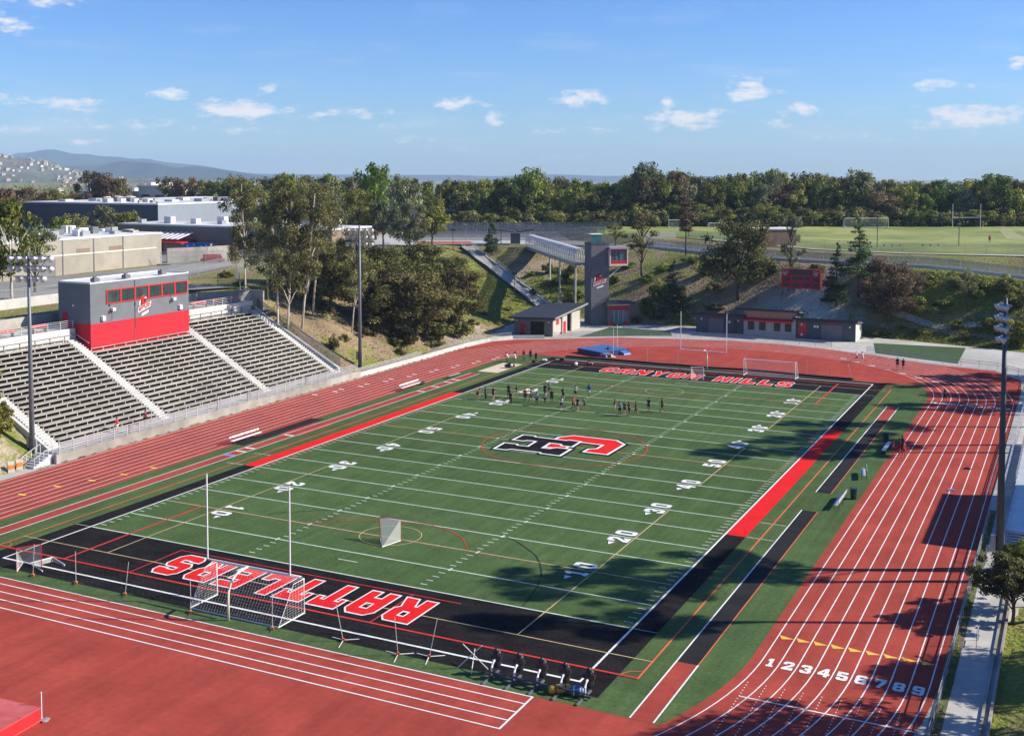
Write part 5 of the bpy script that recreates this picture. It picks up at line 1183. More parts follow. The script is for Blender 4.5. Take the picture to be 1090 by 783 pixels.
def net_goal(name, loc, rz, W, H, D, label, group, m='white_metal', r=.06, net='net_white', grid=0, base=True):
    t = thing(name, label, 'goal', loc, rz, group)
    w = W / 2
    b = MB(); b.tube([(-w, 0, 0), (-w, 0, H), (w, 0, H), (w, 0, 0)], r, 8); b.build('front_frame', M[m], t)
    if base:
        b = MB(); b.tube([(-w, 0, r), (-w, D, r), (w, D, r), (w, 0, r)], r * .8, 6)
        for s in (-w, w): b.tube([(s, 0, H), (s, D * .42, H), (s, D, r)], r * .45, 6)
        b.build('rear_frame', M[m], t)
    b = MB(); d1 = D * .42
    if grid:
        for k in range(int(W / grid) + 1):
            x = -w + k * grid; b.tube([(x, 0, H), (x, d1, H), (x, D, .04)], .0055, 3, caps=False)
        q = 14
        for k in range(q + 1):
            y = d1 + (D - d1) * k / q; z = H + (.04 - H) * k / q; b.tube([(-w, y, z), (w, y, z)], .0055, 3, caps=False)
            for s in (-w, w): b.tube([(s, 0, z), (s, y, z)], .0055, 3, caps=False)
        for k in range(3): b.tube([(-w, d1 * k / 3, H), (w, d1 * k / 3, H)], .0055, 3, caps=False)
        for k in range(9):
            y = D * k / 9; zt = H if y <= d1 else H * (D - y) / (D - d1)
            for s in (-w, w): b.tube([(s, y, 0), (s, y, zt)], .0055, 3, caps=False)
        b.build('net', M['white_metal'], t)
    else:
        b.face([(-w, 0, H), (w, 0, H), (w, d1, H), (-w, d1, H)]); b.face([(-w, d1, H), (w, d1, H), (w, D, .04), (-w, D, .04)])
        for s in (-w, w): b.face([(s, 0, 0), (s, D, .04), (s, d1, H), (s, 0, H)])
        b.build('net', M[net], t)
    return t
net_goal('soccer_goal', (-7, 247.6, ZF), R(28), 13, 2.9, 2.2, 'white soccer goal in front of the dark grove, left of the rugby posts', 'goals on the upper field', r=.09)
net_goal('soccer_goal', (-57, 222, ZF), R(28), 6, 2.4, 2.0, 'small pale goal at the far left edge of the upper field', 'goals on the upper field', r=.08)
net_goal('soccer_goal', (-46, 224, ZF), R(24), 5, 1.6, 1.6, 'low white goal frame near the left end of the upper field', 'goals on the upper field', r=.09)
def rugby(loc, rz):
    t = thing('goal_posts', 'white H shaped goal posts on the upper field', 'goal posts', loc, rz)
    for s in (-1, 1):
        b = MB(); b.tube([(s * 4.2, 0, 0), (s * 4.2, 0, 7.2)], .07, 8); b.build('upright', M['white_metal'], t)
    b = MB(); b.tube([(-4.2, 0, 3.1), (4.2, 0, 3.1)], .07, 8); b.build('crossbar', M['white_metal'], t)
rugby((19.5, 262, ZF), R(28))
for i, (x, y, h) in enumerate(((9.5, 157, 7), (25.5, 169, 7.4), (-40, 176, 6), (-24, 164, 5.5))):
    b = MB(); b.tube([(0, 0, -.2), (0, 0, h)], .09, 8); t = thing('fence_pole', ['tall dark pole on the upper field left of centre', 'tall dark pole on the upper field in front of the H posts', 'dark pole at the left corner of the upper field', 'dark pole beside the thin rusty conifer'][i], 'pole', (x, y, ZF), 0, 'dark poles along the upper field')
    b.build('pole', M['dark_steel'], t); b = MB(); b.box(-.25, .25, -.15, .15, h - .5, h); b.build('pole_head', M['dark_steel'], t)
for i, (x, y) in enumerate(((12.2, 160.5), (19.8, 165.5))):
    t = thing('field_bench', ['low dark bench on the upper field, left one', 'low dark bench on the upper field, right one'][i], 'bench', (x, y, ZF), R(28), 'benches on the upper field')
    b = MB(); b.box(-2.2, 2.2, -.2, .2, .45, .52); b.build('seat', M['steel_grey'], t)
    for s in (-1.8, 0, 1.8):
        b = MB(); b.box(s - .05, s + .05, -.18, .18, 0, .45); b.build('leg', M['dark_steel'], t)
# perimeter fence of the track at the far end
fence('railing', [(-34.5, 76.6), (-29.5, 80.6), (-23.7, 84.7), (-17.3, 86.9), (-10.8, 88.8), (-4.5, 90.0), (4, 89.8), (12.6, 87.6)], 1.05, 'low grey railing along the far curve in front of the snack building', 'railing', M['screen'], M['steel_grey'], 2, 2.6)
fence('railing', [(18.8, 85.2), (25.6, 81.5), (31.4, 78.9), (39.3, 76.8), (44, 70.5)], 1.05, 'low grey railing along the far right of the track beside the dark green pad', 'railing', M['screen'], M['steel_grey'], 2, 2.8)
fence('slope_fence', [(13.5, 107.5), (22, 107.8), (34, 104.6), (42, 102.4)], 1.2, 'dark wire fence at the foot of the right hand slope', 'fence', M['screen'], M['dark_steel'], 1, 3, hz)
fence('slope_fence', [(14, 113.2), (20, 111.9), (28, 109.4), (38, 110.8), (50, 106)], 1.3, 'dark wire fence halfway up the right hand slope', 'fence', M['screen'], M['dark_steel'], 1, 3, hz)
drape('slope_path', [(13.8, 112.0), (20, 110.7), (28, 108.2), (38, 109.4), (50, 104.8)], 1.2, M['concrete'], .12)
for nm, lab, loc in (('power_pylon', 'left of two hazy power pylons on the skyline', (300, 1800, 10)), ('power_pylon', 'right of two hazy power pylons on the skyline', (336, 1800, 10))):
    t = thing(nm, lab, 'pylon', loc, R(20), 'power pylons on the skyline'); b = MB()
    for sx in (-1, 1):
        for sy in (-1, 1): b.beam((sx * 4, sy * 4, 0), (sx * .5, sy * .5, 33), .7, .7)
    for k in range(6):
        z = k * 5.2; w = 4 - z * .106; b.beam((-w, -w, z), (w - .5, -w, z + 5), .4, .4); b.beam((w, w, z), (-w + .5, w, z + 5), .4, .4)
    b.build('lattice', M['steel_grey'], t); b = MB()
    for z, w in ((24, 6), (28, 7.5), (32, 5.5)): b.beam((-w, 0, z), (w, 0, z), .6, .6)
    b.build('crossarm', M['steel_grey'], t)
# ------------------------------------------------------------------ goals and gear on the field
def goalpost(y, s, label, top):
    t = thing('football_goalposts', label, 'goalposts', (-.38, y + s * 2.15, 0), 0 if s > 0 else math.pi, 'football goalposts')
    # local +y points away from the field
    b = MB(); pts = [(0, 0, 0), (0, 0, 1.7)] + [(0, -2.15 * (1 - math.cos(a)) / 1.0 * .5 * 1 , 1.7 + 1.35 * math.sin(a)) for a in [R(15 * k) for k in range(1, 7)]]
    pts = [(0, 0, 0), (0, 0, 1.5), (0, -.05, 1.95), (0, -.22, 2.4), (0, -.55, 2.75), (0, -1.0, 2.95), (0, -1.5, 3.03), (0, -2.15, 3.05)]
    b.tube(pts, .085, 10); b.build('gooseneck', M['cream_metal'], t, smooth=True)
    b = MB(); b.tube([(-3.56, -2.15, 3.05), (3.56, -2.15, 3.05)], .07, 10); b.build('crossbar', M['white_metal'], t)
    for x in (-3.56, 3.56):
        b = MB(); b.tube([(x, -2.15, 3.05), (x, -2.15, top)], .055, 8); b.build('upright', M['white_metal'], t)
goalpost(-EL + .1, -1, 'white football goalposts with a cream gooseneck at the near end zone', 9.1)
goalpost(EL, 1, 'white football goalposts at the far end zone', 8.9)
net_goal('soccer_goal', (-.35, -53.55, 0), math.pi, 7.6, 2.44, 2.9, 'large white soccer goal with netting standing on the near end zone lettering', 'soccer goals on the field', grid=.24)
net_goal('soccer_goal', (9.9, 53.7, 0), 0, 7.6, 2.44, 2.2, 'white soccer goal behind the far end zone, right of the goalposts', 'soccer goals on the field', grid=.3)
def lax_goal(loc, rz, label, lie=None, frame='red_metal'):
    t = thing('lacrosse_goal', label, 'lacrosse goal', loc, rz, 'lacrosse goals')
    if lie: t.rotation_euler = lie
    w = .915
    b = MB(); b.tube([(-w, 0, 0), (-w, 0, 1.83), (w, 0, 1.83), (w, 0, 0)], .04, 8); b.build('frame', M[frame], t)
    b = MB(); b.tube([(-w, 0, .03), (0, 2.0, .03), (w, 0, .03)], .035, 8); b.build('ground_bar', M['white_metal'], t)
    b = MB()
    for s in (-w, w):
        b.face([(s, 0, .03), (0, 2.0, .03), (s, 0, 1.83)])
    b.face([(-w, 0, 1.83), (w, 0, 1.83), (0, 2.0, .03)])
    b.build('net', netmat('lacrosse_net', (.78, .76, .72), .38) if 'lacrosse_net' not in bpy.data.materials else bpy.data.materials['lacrosse_net'], t)
lax_goal((.25, -37.0, 0), R(192), 'white netted lacrosse goal with an orange frame standing inside the near crease circle')
lax_goal((1.0, 47.2, 0), R(20), 'white netted lacrosse goal at the front of the far end zone lettering', None, 'white_metal')
lax_goal((-20.4, -55.9, 0), R(60), 'lacrosse goal standing at the near left corner of the field')
lax_goal((-18.9, -54.9, .1), 0, 'white lacrosse goal tipped over on the black turf beside the upright one', (R(-84), 0, R(75)), 'white_metal')

def net_post(loc, rz, label, group, tilt=0, big=False, weight='cone_orange', h=2.45):
    t = thing('net_post', label, 'net post', loc, rz, group)
    b = MB(); b.tube([(0, 0, 0), (tilt, 0, h)], .026, 6); b.build('pole', M['aluminium'], t)
    b = MB(); L = 1.05 if big else .55
    for a in (20, 140, 260): b.beam((0, 0, .1), (L * math.cos(R(a)), L * math.sin(R(a)), .02), .05, .03)
    b.build('tripod_base', M['white_metal'] if big else M['dark_steel'], t)
    b = MB(); b.box(-.1, .1, -.1, .1, .02, .2); b.build('weight', M[weight], t)
    return t
posts = [(-19.0, -56.8, .15), (-14.9, -56.5, 0), (-10.0, -56.6, .3), (-3.5, -57.1, 0), (3.25, -56.85, 0), (8.5, -56.3, -.45), (12.8, -56.6, -.2), (14.7, -56.0, .5)]
plab = ['net post beside the lacrosse goals at the near left corner', 'upright net post second from the near left corner', 'leaning net post third from the near left corner, left of the lettering', 'net post at the left side of the large soccer goal',
        'net post with red base at the right side of the large soccer goal', 'net post leaning left just right of the soccer goal', 'net post below the last letters of the end zone', 'net post leaning right next to the post below the last letters']
for i, (x, y, tl) in enumerate(posts): net_post((x, y, 0), R(27), plab[i], 'posts of the ball stop net at the near end', tl, i > 4, 'cone_orange' if i < 5 else 'mat_red_side')
def x_post(loc, rz, label):
    t = thing('net_stand', label, 'stand', loc, rz, 'posts of the ball stop net at the near end')
    b = MB(); b.beam((-1.0, 0, 0), (.55, 0, 1.5), .05, .05); b.build('leg', M['white_metal'], t)
    b = MB(); b.beam((.9, .1, 0), (-.65, .1, 1.5), .05, .05); b.build('leg', M['white_metal'], t)
    b = MB(); b.beam((0, -.8, .04), (0, .9, .9), .05, .05); b.build('brace', M['white_metal'], t)
x_post((17.9, -56.2, 0), R(20), 'white crossed net stand left of the blocking sled')
def ball_net(pts, h, label, col):
    b = MB()
    for k in range(7):
        z = .12 + k * (h - .12) / 6
        for p, q in zip(pts, pts[1:]): b.tube([(p[0], p[1], z), ((p[0] + q[0]) / 2, (p[1] + q[1]) / 2, z - .12), (q[0], q[1], z)], .006, 3, caps=False)
    for p, q in zip(pts, pts[1:]):
        n = int(math.hypot(q[0] - p[0], q[1] - p[1]) / .55)
        for j in range(n + 1):
            f = j / max(n, 1); b.tube([(p[0] + (q[0] - p[0]) * f, p[1] + (q[1] - p[1]) * f, .02), (p[0] + (q[0] - p[0]) * f, p[1] + (q[1] - p[1]) * f, h)], .005, 3, caps=False)
    return tag(b.build('ball_stop_net', M['dark_steel']), label, 'net')
ball_net([(p[0] + p[2] * .5, p[1]) for p in posts], 2.3, 'long fine dark net hanging between the posts at the near end line', M['net_dark'])
fposts = [(-24, 57.6), (-17.2, 57.8), (-10.2, 57.5), (-5.2, 57.6), (5.2, 58.2), (14.6, 57.4), (21.2, 57.2)]
for i, (x, y) in enumerate(fposts):
    net_post((x, y, 0), 0, ['net post at the far left corner of the field', 'net post in front of the blue landing mat', 'net post right of the blue landing mat', 'net post just left of the far goalposts', 'net post beside the left side of the far soccer goal', 'net post just right of the far soccer goal', 'leaning net post at the far right corner of the field'][i], 'posts of the ball stop net at the far end', -.7 if i == 6 else 0, False, 'pad_black')
ball_net(fposts, 2.2, 'long fine dark net hanging between the posts behind the far end zone', None)
b = MB()
for (x, y), (x2, y2) in zip(fposts, fposts[1:]):
    b.tube([(x, y - .15, .16), ((x + x2) / 2, y - .3, .15), (x2, y2 - .15, .16)], .17, 7)
tag(b.build('rolled_net', M['pad_black']), 'dark rolled up netting lying along the foot of the far net posts', 'net')

def sled():
    t = thing('blocking_sled', 'five man football blocking sled with black pads and white arms at the near right corner', 'sled', (22.5, -56.4, 0), R(0))
    b = MB(); b.beam((-3.4, -.35, .18), (3.4, -.5, .18), .12, .12); b.beam((-3.3, -.55, .42), (3.3, -.7, .42), .08, .08); b.build('frame', M['dark_steel'], t)
    for k in range(5):
        x = -3.0 + k * 1.5
        b = MB(); b.beam((x - .05, .6, .07), (x - .1, -1.5, .05), .12, .1); b.build('skid', M['pole_grey'], t)
        b = MB(); b.tube([(x, -.45, .2), (x + .02, -.5, .7), (x, -.2, .95), (x, .15, 1.0)], .07, 8); a = b.build('arm', M['white_metal'], t)
        b = MB(); b.tube([(x, .1, .55), (x, .22, .62), (x, .25, 1.35), (x, .12, 1.5)], [.2, .27, .26, .16], 10); b.box(x - .36, x + .36, .05, .33, .98, 1.22); b.ball((x, .15, 1.5), .14); b.build('pad', M['pad_black'], a)
sled()
def bag(loc, rz, m, label, L=1.3, r=.24, band=None):
    t = thing('equipment_bag', label, 'bag', loc, rz, 'gear beside the blocking sled')
    b = MB(); b.tube([(-L / 2, 0, r), (-L / 2 + .12, 0, r * 1.02), (0, .04, r * 1.05), (L / 2 - .12, 0, r), (L / 2, 0, r)], [r * .6, r, r * 1.05, r, r * .6], 12); b.build('body', m, t, smooth=True)
    b = MB()
    for x in (-L * .22, L * .22): b.tube([(x - .03, 0, r), (x + .03, 0, r)], r * 1.09, 12)
    b.build('strap', band or M['pad_black'], t)
bag((23.95, -56.85, 0), R(35), M['gold'], 'gold cylindrical tackling bag lying by the blocking sled', 1.35, .25)
bag((24.95, -56.65, 0), R(15), M['mat_blue'], 'blue and white bag lying at the right end of the blocking sled', .85, .27, M['white_metal'])

# landing mats
def crash_mat(name, loc, rz, w, d, h, mt, ms, label, extra=None):
    t = thing(name, label, 'landing mat', loc, rz)
    b = MB(); b.box(-w / 2, w / 2, -d / 2, d / 2, .03, h * .55, 1); b.box(-w / 2 + .03, w / 2 - .03, -d / 2 + .03, d / 2 - .03, h * .55, h * .62, 1); b.box(-w / 2, w / 2, -d / 2, d / 2, h * .62, h, 1, top=0)
    o = b.build('body', [mt, ms], t)
    if extra: extra(t)
    return t
def pv_extra(t):
    for s in (-1, 1):
        b = MB(); b.hexa([(s * 1.2 if s > 0 else -2.75, -3.8, .03), (2.75 if s > 0 else -1.2, -3.8, .03), (2.75 if s > 0 else -1.2, -2.32, .03), (s * 1.2 if s > 0 else -2.75, -2.32, .03), (1.3 if s > 0 else -2.7, -3.7, .3), (2.7 if s > 0 else -1.3, -3.7, .3), (2.75 if s > 0 else -1.2, -2.32, .8), (1.2 if s > 0 else -2.75, -2.32, .8)]); b.build('front_bun', M['mat_blue'], t)
    b = MB(); b.hexa([(-.6, -2.0, .83), (.7, -2.0, .83), (.6, -1.0, .83), (-.6, -1.0, .83), (-.2, -1.6, 1.15), (.3, -1.6, 1.15), (.2, -1.2, 1.15), (-.2, -1.2, 1.15)]); b.build('collar_pad', M['mat_blue_dark'], t)
crash_mat('vault_mat', (-20.2, 64.2, 0), R(63), 6.4, 5.6, .82, M['mat_blue'], M['mat_blue_dark'], 'big blue pole vault landing mat on the red surface at the far end', pv_extra)
for i, (x, y) in enumerate(((-18.6, 66.6), (-17.3, 61.2))):
    t = thing('vault_standard', ['tall white vault standard behind the blue landing mat, left one', 'tall white vault standard beside the blue landing mat, right one'][i], 'standard', (x, y, 0), 0, 'vault standards'); b = MB(); b.tube([(0, 0, 0), (0, 0, 4.6)], .04, 6); b.build('pole', M['white_metal'], t); b = MB(); b.box(-.35, .35, -.3, .3, 0, .06); b.build('base', M['white_metal'], t)
t = thing('mat_cover_roll', 'rolled tan cover lying against the front of the blue vault mat', 'cover', (-18.3, 60.6, 0), R(10)); b = MB(); b.tube([(-.9, 0, .28), (.9, 0, .28)], .27, 10); b.build('roll', mat('tan_canvas', (.38, .24, .09), .9, .15, 3), t); b = MB(); b.tube([(.9, 0, .28), (.96, 0, .28)], .26, 10); b.build('roll_end', M['white_metal'], t)
def hj_extra(t):
    b = MB()
    for k in range(3): b.box(-3.0, 3.0, -2.05 + k * 1.35 + 1.32, -2.05 + k * 1.35 + 1.345, .81, .822)
    b.build('seam', M['mat_red_side'], t)
    b = MB()
    for z in (.1, .8):
        b.box(-3.08, 3.08, -2.08, -2.04, z, z + .04); b.box(3.04, 3.08, -2.04, 2.04, z, z + .04)
    b.build('piping', M['pink_red'], t)
crash_mat('high_jump_mat', (-3.0, -75.5, 0), R(4), 6.1, 4.1, .82, M['mat_red'], M['mat_red_side'], 'faded red high jump landing mat at the near left corner of the red surface', hj_extra)
t = thing('high_jump_standard', 'slim white high jump standard beside the red mat', 'standard', (-.35, -73.0, 0), 0); b = MB(); b.tube([(0, 0, 0), (0, 0, 1.55)], .035, 8); b.build('pole', M['white_metal'], t); b = MB(); b.box(-.08, .5, -.2, .05, 0, .06); b.box(.2, .45, -.3, .2, .03, .1); b.build('base', M['steel_grey'], t)

def team_bench(loc, rz, L, label, group, back=False, m='aluminium'):
    t = thing('team_bench', label, 'bench', loc, rz, group)
    b = MB()
    for k in range(2): b.box(-L / 2, L / 2, -.2 + k * .21, -.01 + k * .21, .43, .47)
    b.build('seat', M[m], t)
    if back:
        b = MB(); b.box(-L / 2, L / 2, .27, .31, .7, .9); b.build('backrest', M[m], t)
    n = 3
    for k in range(n):
        x = -L / 2 + .4 + k * (L - .8) / (n - 1); b = MB(); b.beam((x, -.22, 0), (x, -.15, .43), .05, .05); b.beam((x, .3, 0), (x, .15, .43), .05, .05); b.beam((x, -.18, .41), (x, .18, .41), .05, .05)
        if back: b.beam((x, .15, .43), (x, .29, .9), .05, .05)
        b.build('leg', M['dark_steel'], t)
    return t
team_bench((-32.85, -14.0, .02), R(90), 5.2, 'long white bench on the grass edge of the left straight, nearest the camera', 'long benches by the left straight', True, 'white_metal')
team_bench((-32.5, 21.9, .02), R(90), 5.2, 'long white bench by the left straight with a dark bag at its far end', 'long benches by the left straight', True, 'white_metal')
team_bench((-31.2, 32.2, .02), R(90), 3.2, 'pale board like bench further up the left straight', 'long benches by the left straight', False, 'bench_plank')
team_bench((31.25, -9.4, .02), R(-90), 4.3, 'aluminium team bench right of the field, nearest the camera', 'team benches on the right side', True)
team_bench((31.6, 1.7, .02), R(-80), 3.0, 'aluminium team bench right of the field, middle one', 'team benches on the right side', True)
def blue_bench():
    t = thing('team_bench', 'aluminium bench with a blue back panel beside the standing players', 'bench', (32.0, 14.2, .02), R(-90), 'team benches on the right side')
    b = MB(); b.box(-2.3, 2.3, -.2, .2, .45, .5); b.build('seat', M['aluminium'], t); b = MB(); b.box(-2.3, 2.3, -.26, -.22, .05, .43); b.build('panel', M['mat_blue_dark'], t)
    for x in (-2, 0, 2):
        b = MB(); b.box(x - .04, x + .04, -.2, .2, 0, .45); b.build('leg', M['dark_steel'], t)
blue_bench()
def trash(loc, label, h=.95):
    t = thing('litter_bin', label, 'bin', loc, 0, 'dark bins beside the team benches')
    b = MB(); b.tube([(0, 0, .02), (0, 0, h)], [.28, .34], 14); b.build('body', M['trash_green'], t); b = MB(); b.tube([(0, 0, h), (0, 0, h + .07)], .37, 14); b.build('rim', M['trash_green'], t)
trash((32.1, -7.0, 0), 'dark green bin at the end of the nearest right hand bench'); trash((31.3, 18.9, 0), 'dark green bin on the turf behind the blue backed bench')
t = thing('kit_bag', 'black bag on the far end of the white bench by the left straight', 'bag', (-32.55, 25.1, .02), R(90)); b = MB(); b.tube([(-.5, 0, .25), (-.4, 0, .27), (.4, 0, .27), (.5, 0, .25)], [.12, .25, .25, .12], 10); b.build('body', M['pad_black'], t); b = MB(); b.tube([(-.2, 0, .5), (0, 0, .66), (.2, 0, .5)], .03, 6); b.build('handle', M['pad_black'], t)
t = thing('kit_bag', 'dark bundle of hurdles or bags beside the sand pit', 'bag', (-27.6, 43.6, .05), R(40)); b = MB(); b.tube([(-.8, 0, .3), (0, 0, .42), (.8, 0, .3)], [.2, .4, .2], 9); b.build('body', M['pad_black'], t); b = MB(); b.ball((.2, -.3, .45), .22); b.build('towel', M['white_metal'], t)
# small kit in the far left corner
kit = [(-26.3, 49.8, 'pad_black', 'black backpack left of the far left corner of the field'), (-25.2, 51.4, 'white_metal', 'white bag at the far left corner of the field'), (-23.9, 52.6, 'pad_black', 'black bag on the far left end zone corner'), (-22.9, 53.2, 'pad_black', 'second black bag on the far left end zone corner'),
       (-19.4, 50.4, 'white_metal', 'white bag lying in the far end zone in front of the vault mat'), (-18.0, 52.3, 'pad_black', 'black bag lying in the far end zone in front of the vault mat'), (-17.4, 51.5, 'mat_red', 'red bag lying in the far end zone in front of the vault mat')]
for x, y, m, lab in kit:
    t = thing('kit_bag', lab, 'bag', (x, y, .06), rnd.uniform(0, 3), 'bags lying in the far left corner'); b = MB(); b.tube([(-.4, 0, .2), (-.3, 0, .24), (.3, 0, .24), (.4, 0, .2)], [.1, .22, .22, .1], 9); b.build('body', M[m], t); b = MB(); b.tube([(-.15, 0, .42), (0, 0, .55), (.15, 0, .42)], .025, 5); b.build('handle', M['pad_black'], t)
for i, (x, y) in enumerate(((40.5, 9.6), (39.9, 0.2))):
    t = thing('start_marker', ['small dark marker lying on the far part of the right straight', 'small pale wedge lying in lane seven of the right straight'][i], 'marker', (x, y, .02), R(20)); b = MB(); b.hexa([(-.35, -.15, 0), (.35, -.15, 0), (.35, .15, 0), (-.35, .15, 0), (-.3, -.1, .12), (.1, -.1, .2), (.1, .1, .2), (-.3, .1, .12)]); b.build('body', M['pad_black'] if i == 0 else M['aluminium'], t)
    b = MB(); b.box(-.38, .38, -.02, .02, 0, .05); b.build('rail', M['steel_grey'], t)
# clutter at the near end of the stands
for i, (x, y, m) in enumerate(((-45.2, -36.0, 'gold'), (-45.3, -34.9, 'gold'))):
    t = thing('barricade', ['pale board with an orange band leaning by the floodlight pole, left one', 'pale board with an orange band leaning by the floodlight pole, right one'][i], 'barricade', (x, y, 0), R(70), 'boards by the floodlight pole'); b = MB(); b.hexa([(-.35, -.25, 0), (.35, -.25, 0), (.35, -.2, 0), (-.35, -.2, 0), (-.3, -.03, 1.1), (.3, -.03, 1.1), (.3, .02, 1.1), (-.3, .02, 1.1)]); b.build('panel', M['bench_plank'], t); b = MB(); b.beam((-.3, .35, 0), (-.28, .02, 1.08), .04, .04); b.beam((.3, .35, 0), (.28, .02, 1.08), .04, .04); b.build('leg', M['white_metal'], t)
    b = MB(); b.box(-.3, .3, -.2, -.12, .35, .75); b.build('stripe', M['cone_orange'], t)
trash2 = thing('litter_bin', 'pale grey bin beside the orange banded boards at the near end of the stands', 'bin', (-45.6, -37.3, 0)); b = MB(); b.tube([(0, 0, 0), (0, 0, 1.0)], [.25, .3], 12); b.build('body', M['aluminium'], trash2); b = MB(); b.tube([(0, 0, 1.0), (0, 0, 1.1)], .33, 12); b.build('lid', M['steel_grey'], trash2)
t = thing('equipment_cabinet', 'grey electrical cabinet behind the floodlight pole at the near end of the stands', 'cabinet', (-48.0, -30.9, 0), R(20)); b = MB(); b.box(-.4, .4, -.3, .3, 0, 1.5); b.build('body', M['steel_grey'], t); b = MB(); b.box(-.36, .36, -.33, -.301, .1, 1.4); b.build('door', M['pole_grey'], t)

# ------------------------------------------------------------------ right side: fence, walkway, visitor stands
fence('railing', [(43.75, -70), (43.75, -8)], 1.15, 'low steel railing between the right straight and the walkway', 'railing', M['screen'], M['steel_grey'], 2, 2.6)
fence('railing', [(44.3, -6.5), (44.3, 40), (44.6, 66)], 1.1, 'low pale railing along the far half of the right straight', 'railing', M['screen'], M['aluminium'], 2, 2.6)
sheet('planting_strip', [[(43.42, -76), (44.15, -76), (44.15, -5), (43.42, -5)]], Z_TR, mat('weedy_soil', (.16, .13, .08), .95, .3, 1.5, col2=(.08, .11, .03)))
sheet('right_walkway', [[(44.15, -76), (45.95, -76), (45.95, -28), (47.5, -26), (47.5, 66), (44.7, 66), (44.15, -5)]], Z_TR + .001, M['concrete'])
b = MB(); b.box(45.95, 46.1, -76, -28, 0, .14); b.box(46.35, 46.5, -76, -28, 0, .22); b.box(46.1, 46.35, -76, -28, 0, .03); struct(b.build('kerb_and_gutter', M['concrete_old']))
def visitor_stands():
    t = thing('bleachers', 'low aluminium visitor bleachers rising at the right edge beside the track', 'bleachers', (50, 4, 0), 0)
    g = lambda b, n, m: (lambda o: setattr(o, 'location', (-50, -4, 0)))(b.build(n, m, t))
    y0, y1 = -14, 24
    b = MB(); b.box(45.3, 47, y0, y1, .86, .95); g(b, 'front_deck', M['aluminium'])
    for k in range(8):
        x = 47 + k * .76; z = .95 + k * .36
        b = MB(); b.box(x, x + .72, y0, y1, z - .04, z); g(b, 'tread', M['aluminium'])
        b = MB(); b.box(x + .42, x + .70, y0 + .1, y1 - .1, z + .38, z + .42)
        for j in range(20): b.box(x + .52, x + .58, y0 + .3 + j * 1.95, y0 + .36 + j * 1.95, z, z + .38)
        g(b, 'bench', M['aluminium'])
    b = MB()
    for j in range(20):
        y = y0 + j * 2
        b.box(45.3, 45.36, y, y + .06, 0, 2.0); b.beam((46.9, y, .9), (53, y, 3.6), .06, .12); b.box(52.9, 53.0, y, y + .1, 0, 4.6); b.box(49.9, 50.0, y, y + .1, 0, 2.2)
    for z in (1.25, 1.55, 1.85): b.box(45.31, 45.35, y0, y1, z, z + .05)
    for z in (4.0, 4.5): b.box(52.95, 53, y0, y1, z, z + .05)
    g(b, 'frame', M['steel_grey'])
    b = MB()
    for k in range(6): b.box(45.3 + .1, 46.8, y0 - .3 - k * .3, y0 - k * .3, .8 - k * .14, .84 - k * .14)
    b.beam((45.35, y0, 1.9), (45.35, y0 - 1.9, 1.0), .05, .05); b.beam((46.85, y0, 1.9), (46.85, y0 - 1.9, 1.0), .05, .05); b.box(45.32, 45.38, y0 - 1.9, y0 - 1.84, 0, 1.0); b.box(46.82, 46.88, y0 - 1.9, y0 - 1.84, 0, 1.0); g(b, 'steps', M['aluminium'])
visitor_stands()
def visitor_booth():
    t = thing('visitor_booth', 'plain grey booth on stilts behind the visitor bleachers', 'booth', (54.5, -3, 0)); b = MB(); b.box(-2.2, 2.2, -8, 8, 4.0, 8.4); b.build('wall', M['mid_stucco'], t); b = MB(); b.box(-2.5, 2.4, -8.3, 8.3, 8.4, 8.65); b.build('roof', M['roof_dark'], t)
    b = MB()
    for x in (-2, 2):
        for y in (-7.5, 0, 7.5): b.box(x - .15, x + .15, y - .15, y + .15, -.2, 4)
    b.build('stilts', M['steel_grey'], t)
    for k in range(4):
        b = MB(); b.box(-2.24, -2.2, -7 + k * 3.6, -4 + k * 3.6, 5.4, 7); b.build('window', M['glass_dark'], t)
visitor_booth()
t = thing('railing_stub', 'short square steel handrail standing on the right walkway', 'railing', (44.95, -38.0, 0), R(90)); b = MB(); b.tube([(-.7, 0, 0), (-.7, 0, .95), (.7, 0, .95), (.7, 0, 0)], .03, 6); b.build('rail', M['steel_grey'], t); b = MB(); b.beam((-.7, 0, .5), (.7, 0, .5), .04, .04); b.build('crossbar', M['steel_grey'], t)
t = thing('hurdle_stack', 'stack of hurdles and brooms against the railing beside the right straight', 'hurdles', (44.6, -20.2, 0), R(0))
for k in range(5):
    b = MB(); y = -1.2 + k * .5; b.tube([(-.35, y, 0), (-.35, y, 1.0), (.45, y, 1.0), (.45, y, 0)], .03, 6); b.beam((-.35, y, .02), (-.35, y - .6, .02), .04, .04); b.beam((.45, y, .02), (.45, y - .6, .02), .04, .04); b.build('hurdle', M['steel_grey'] if k % 2 else M['bench_plank'], t)
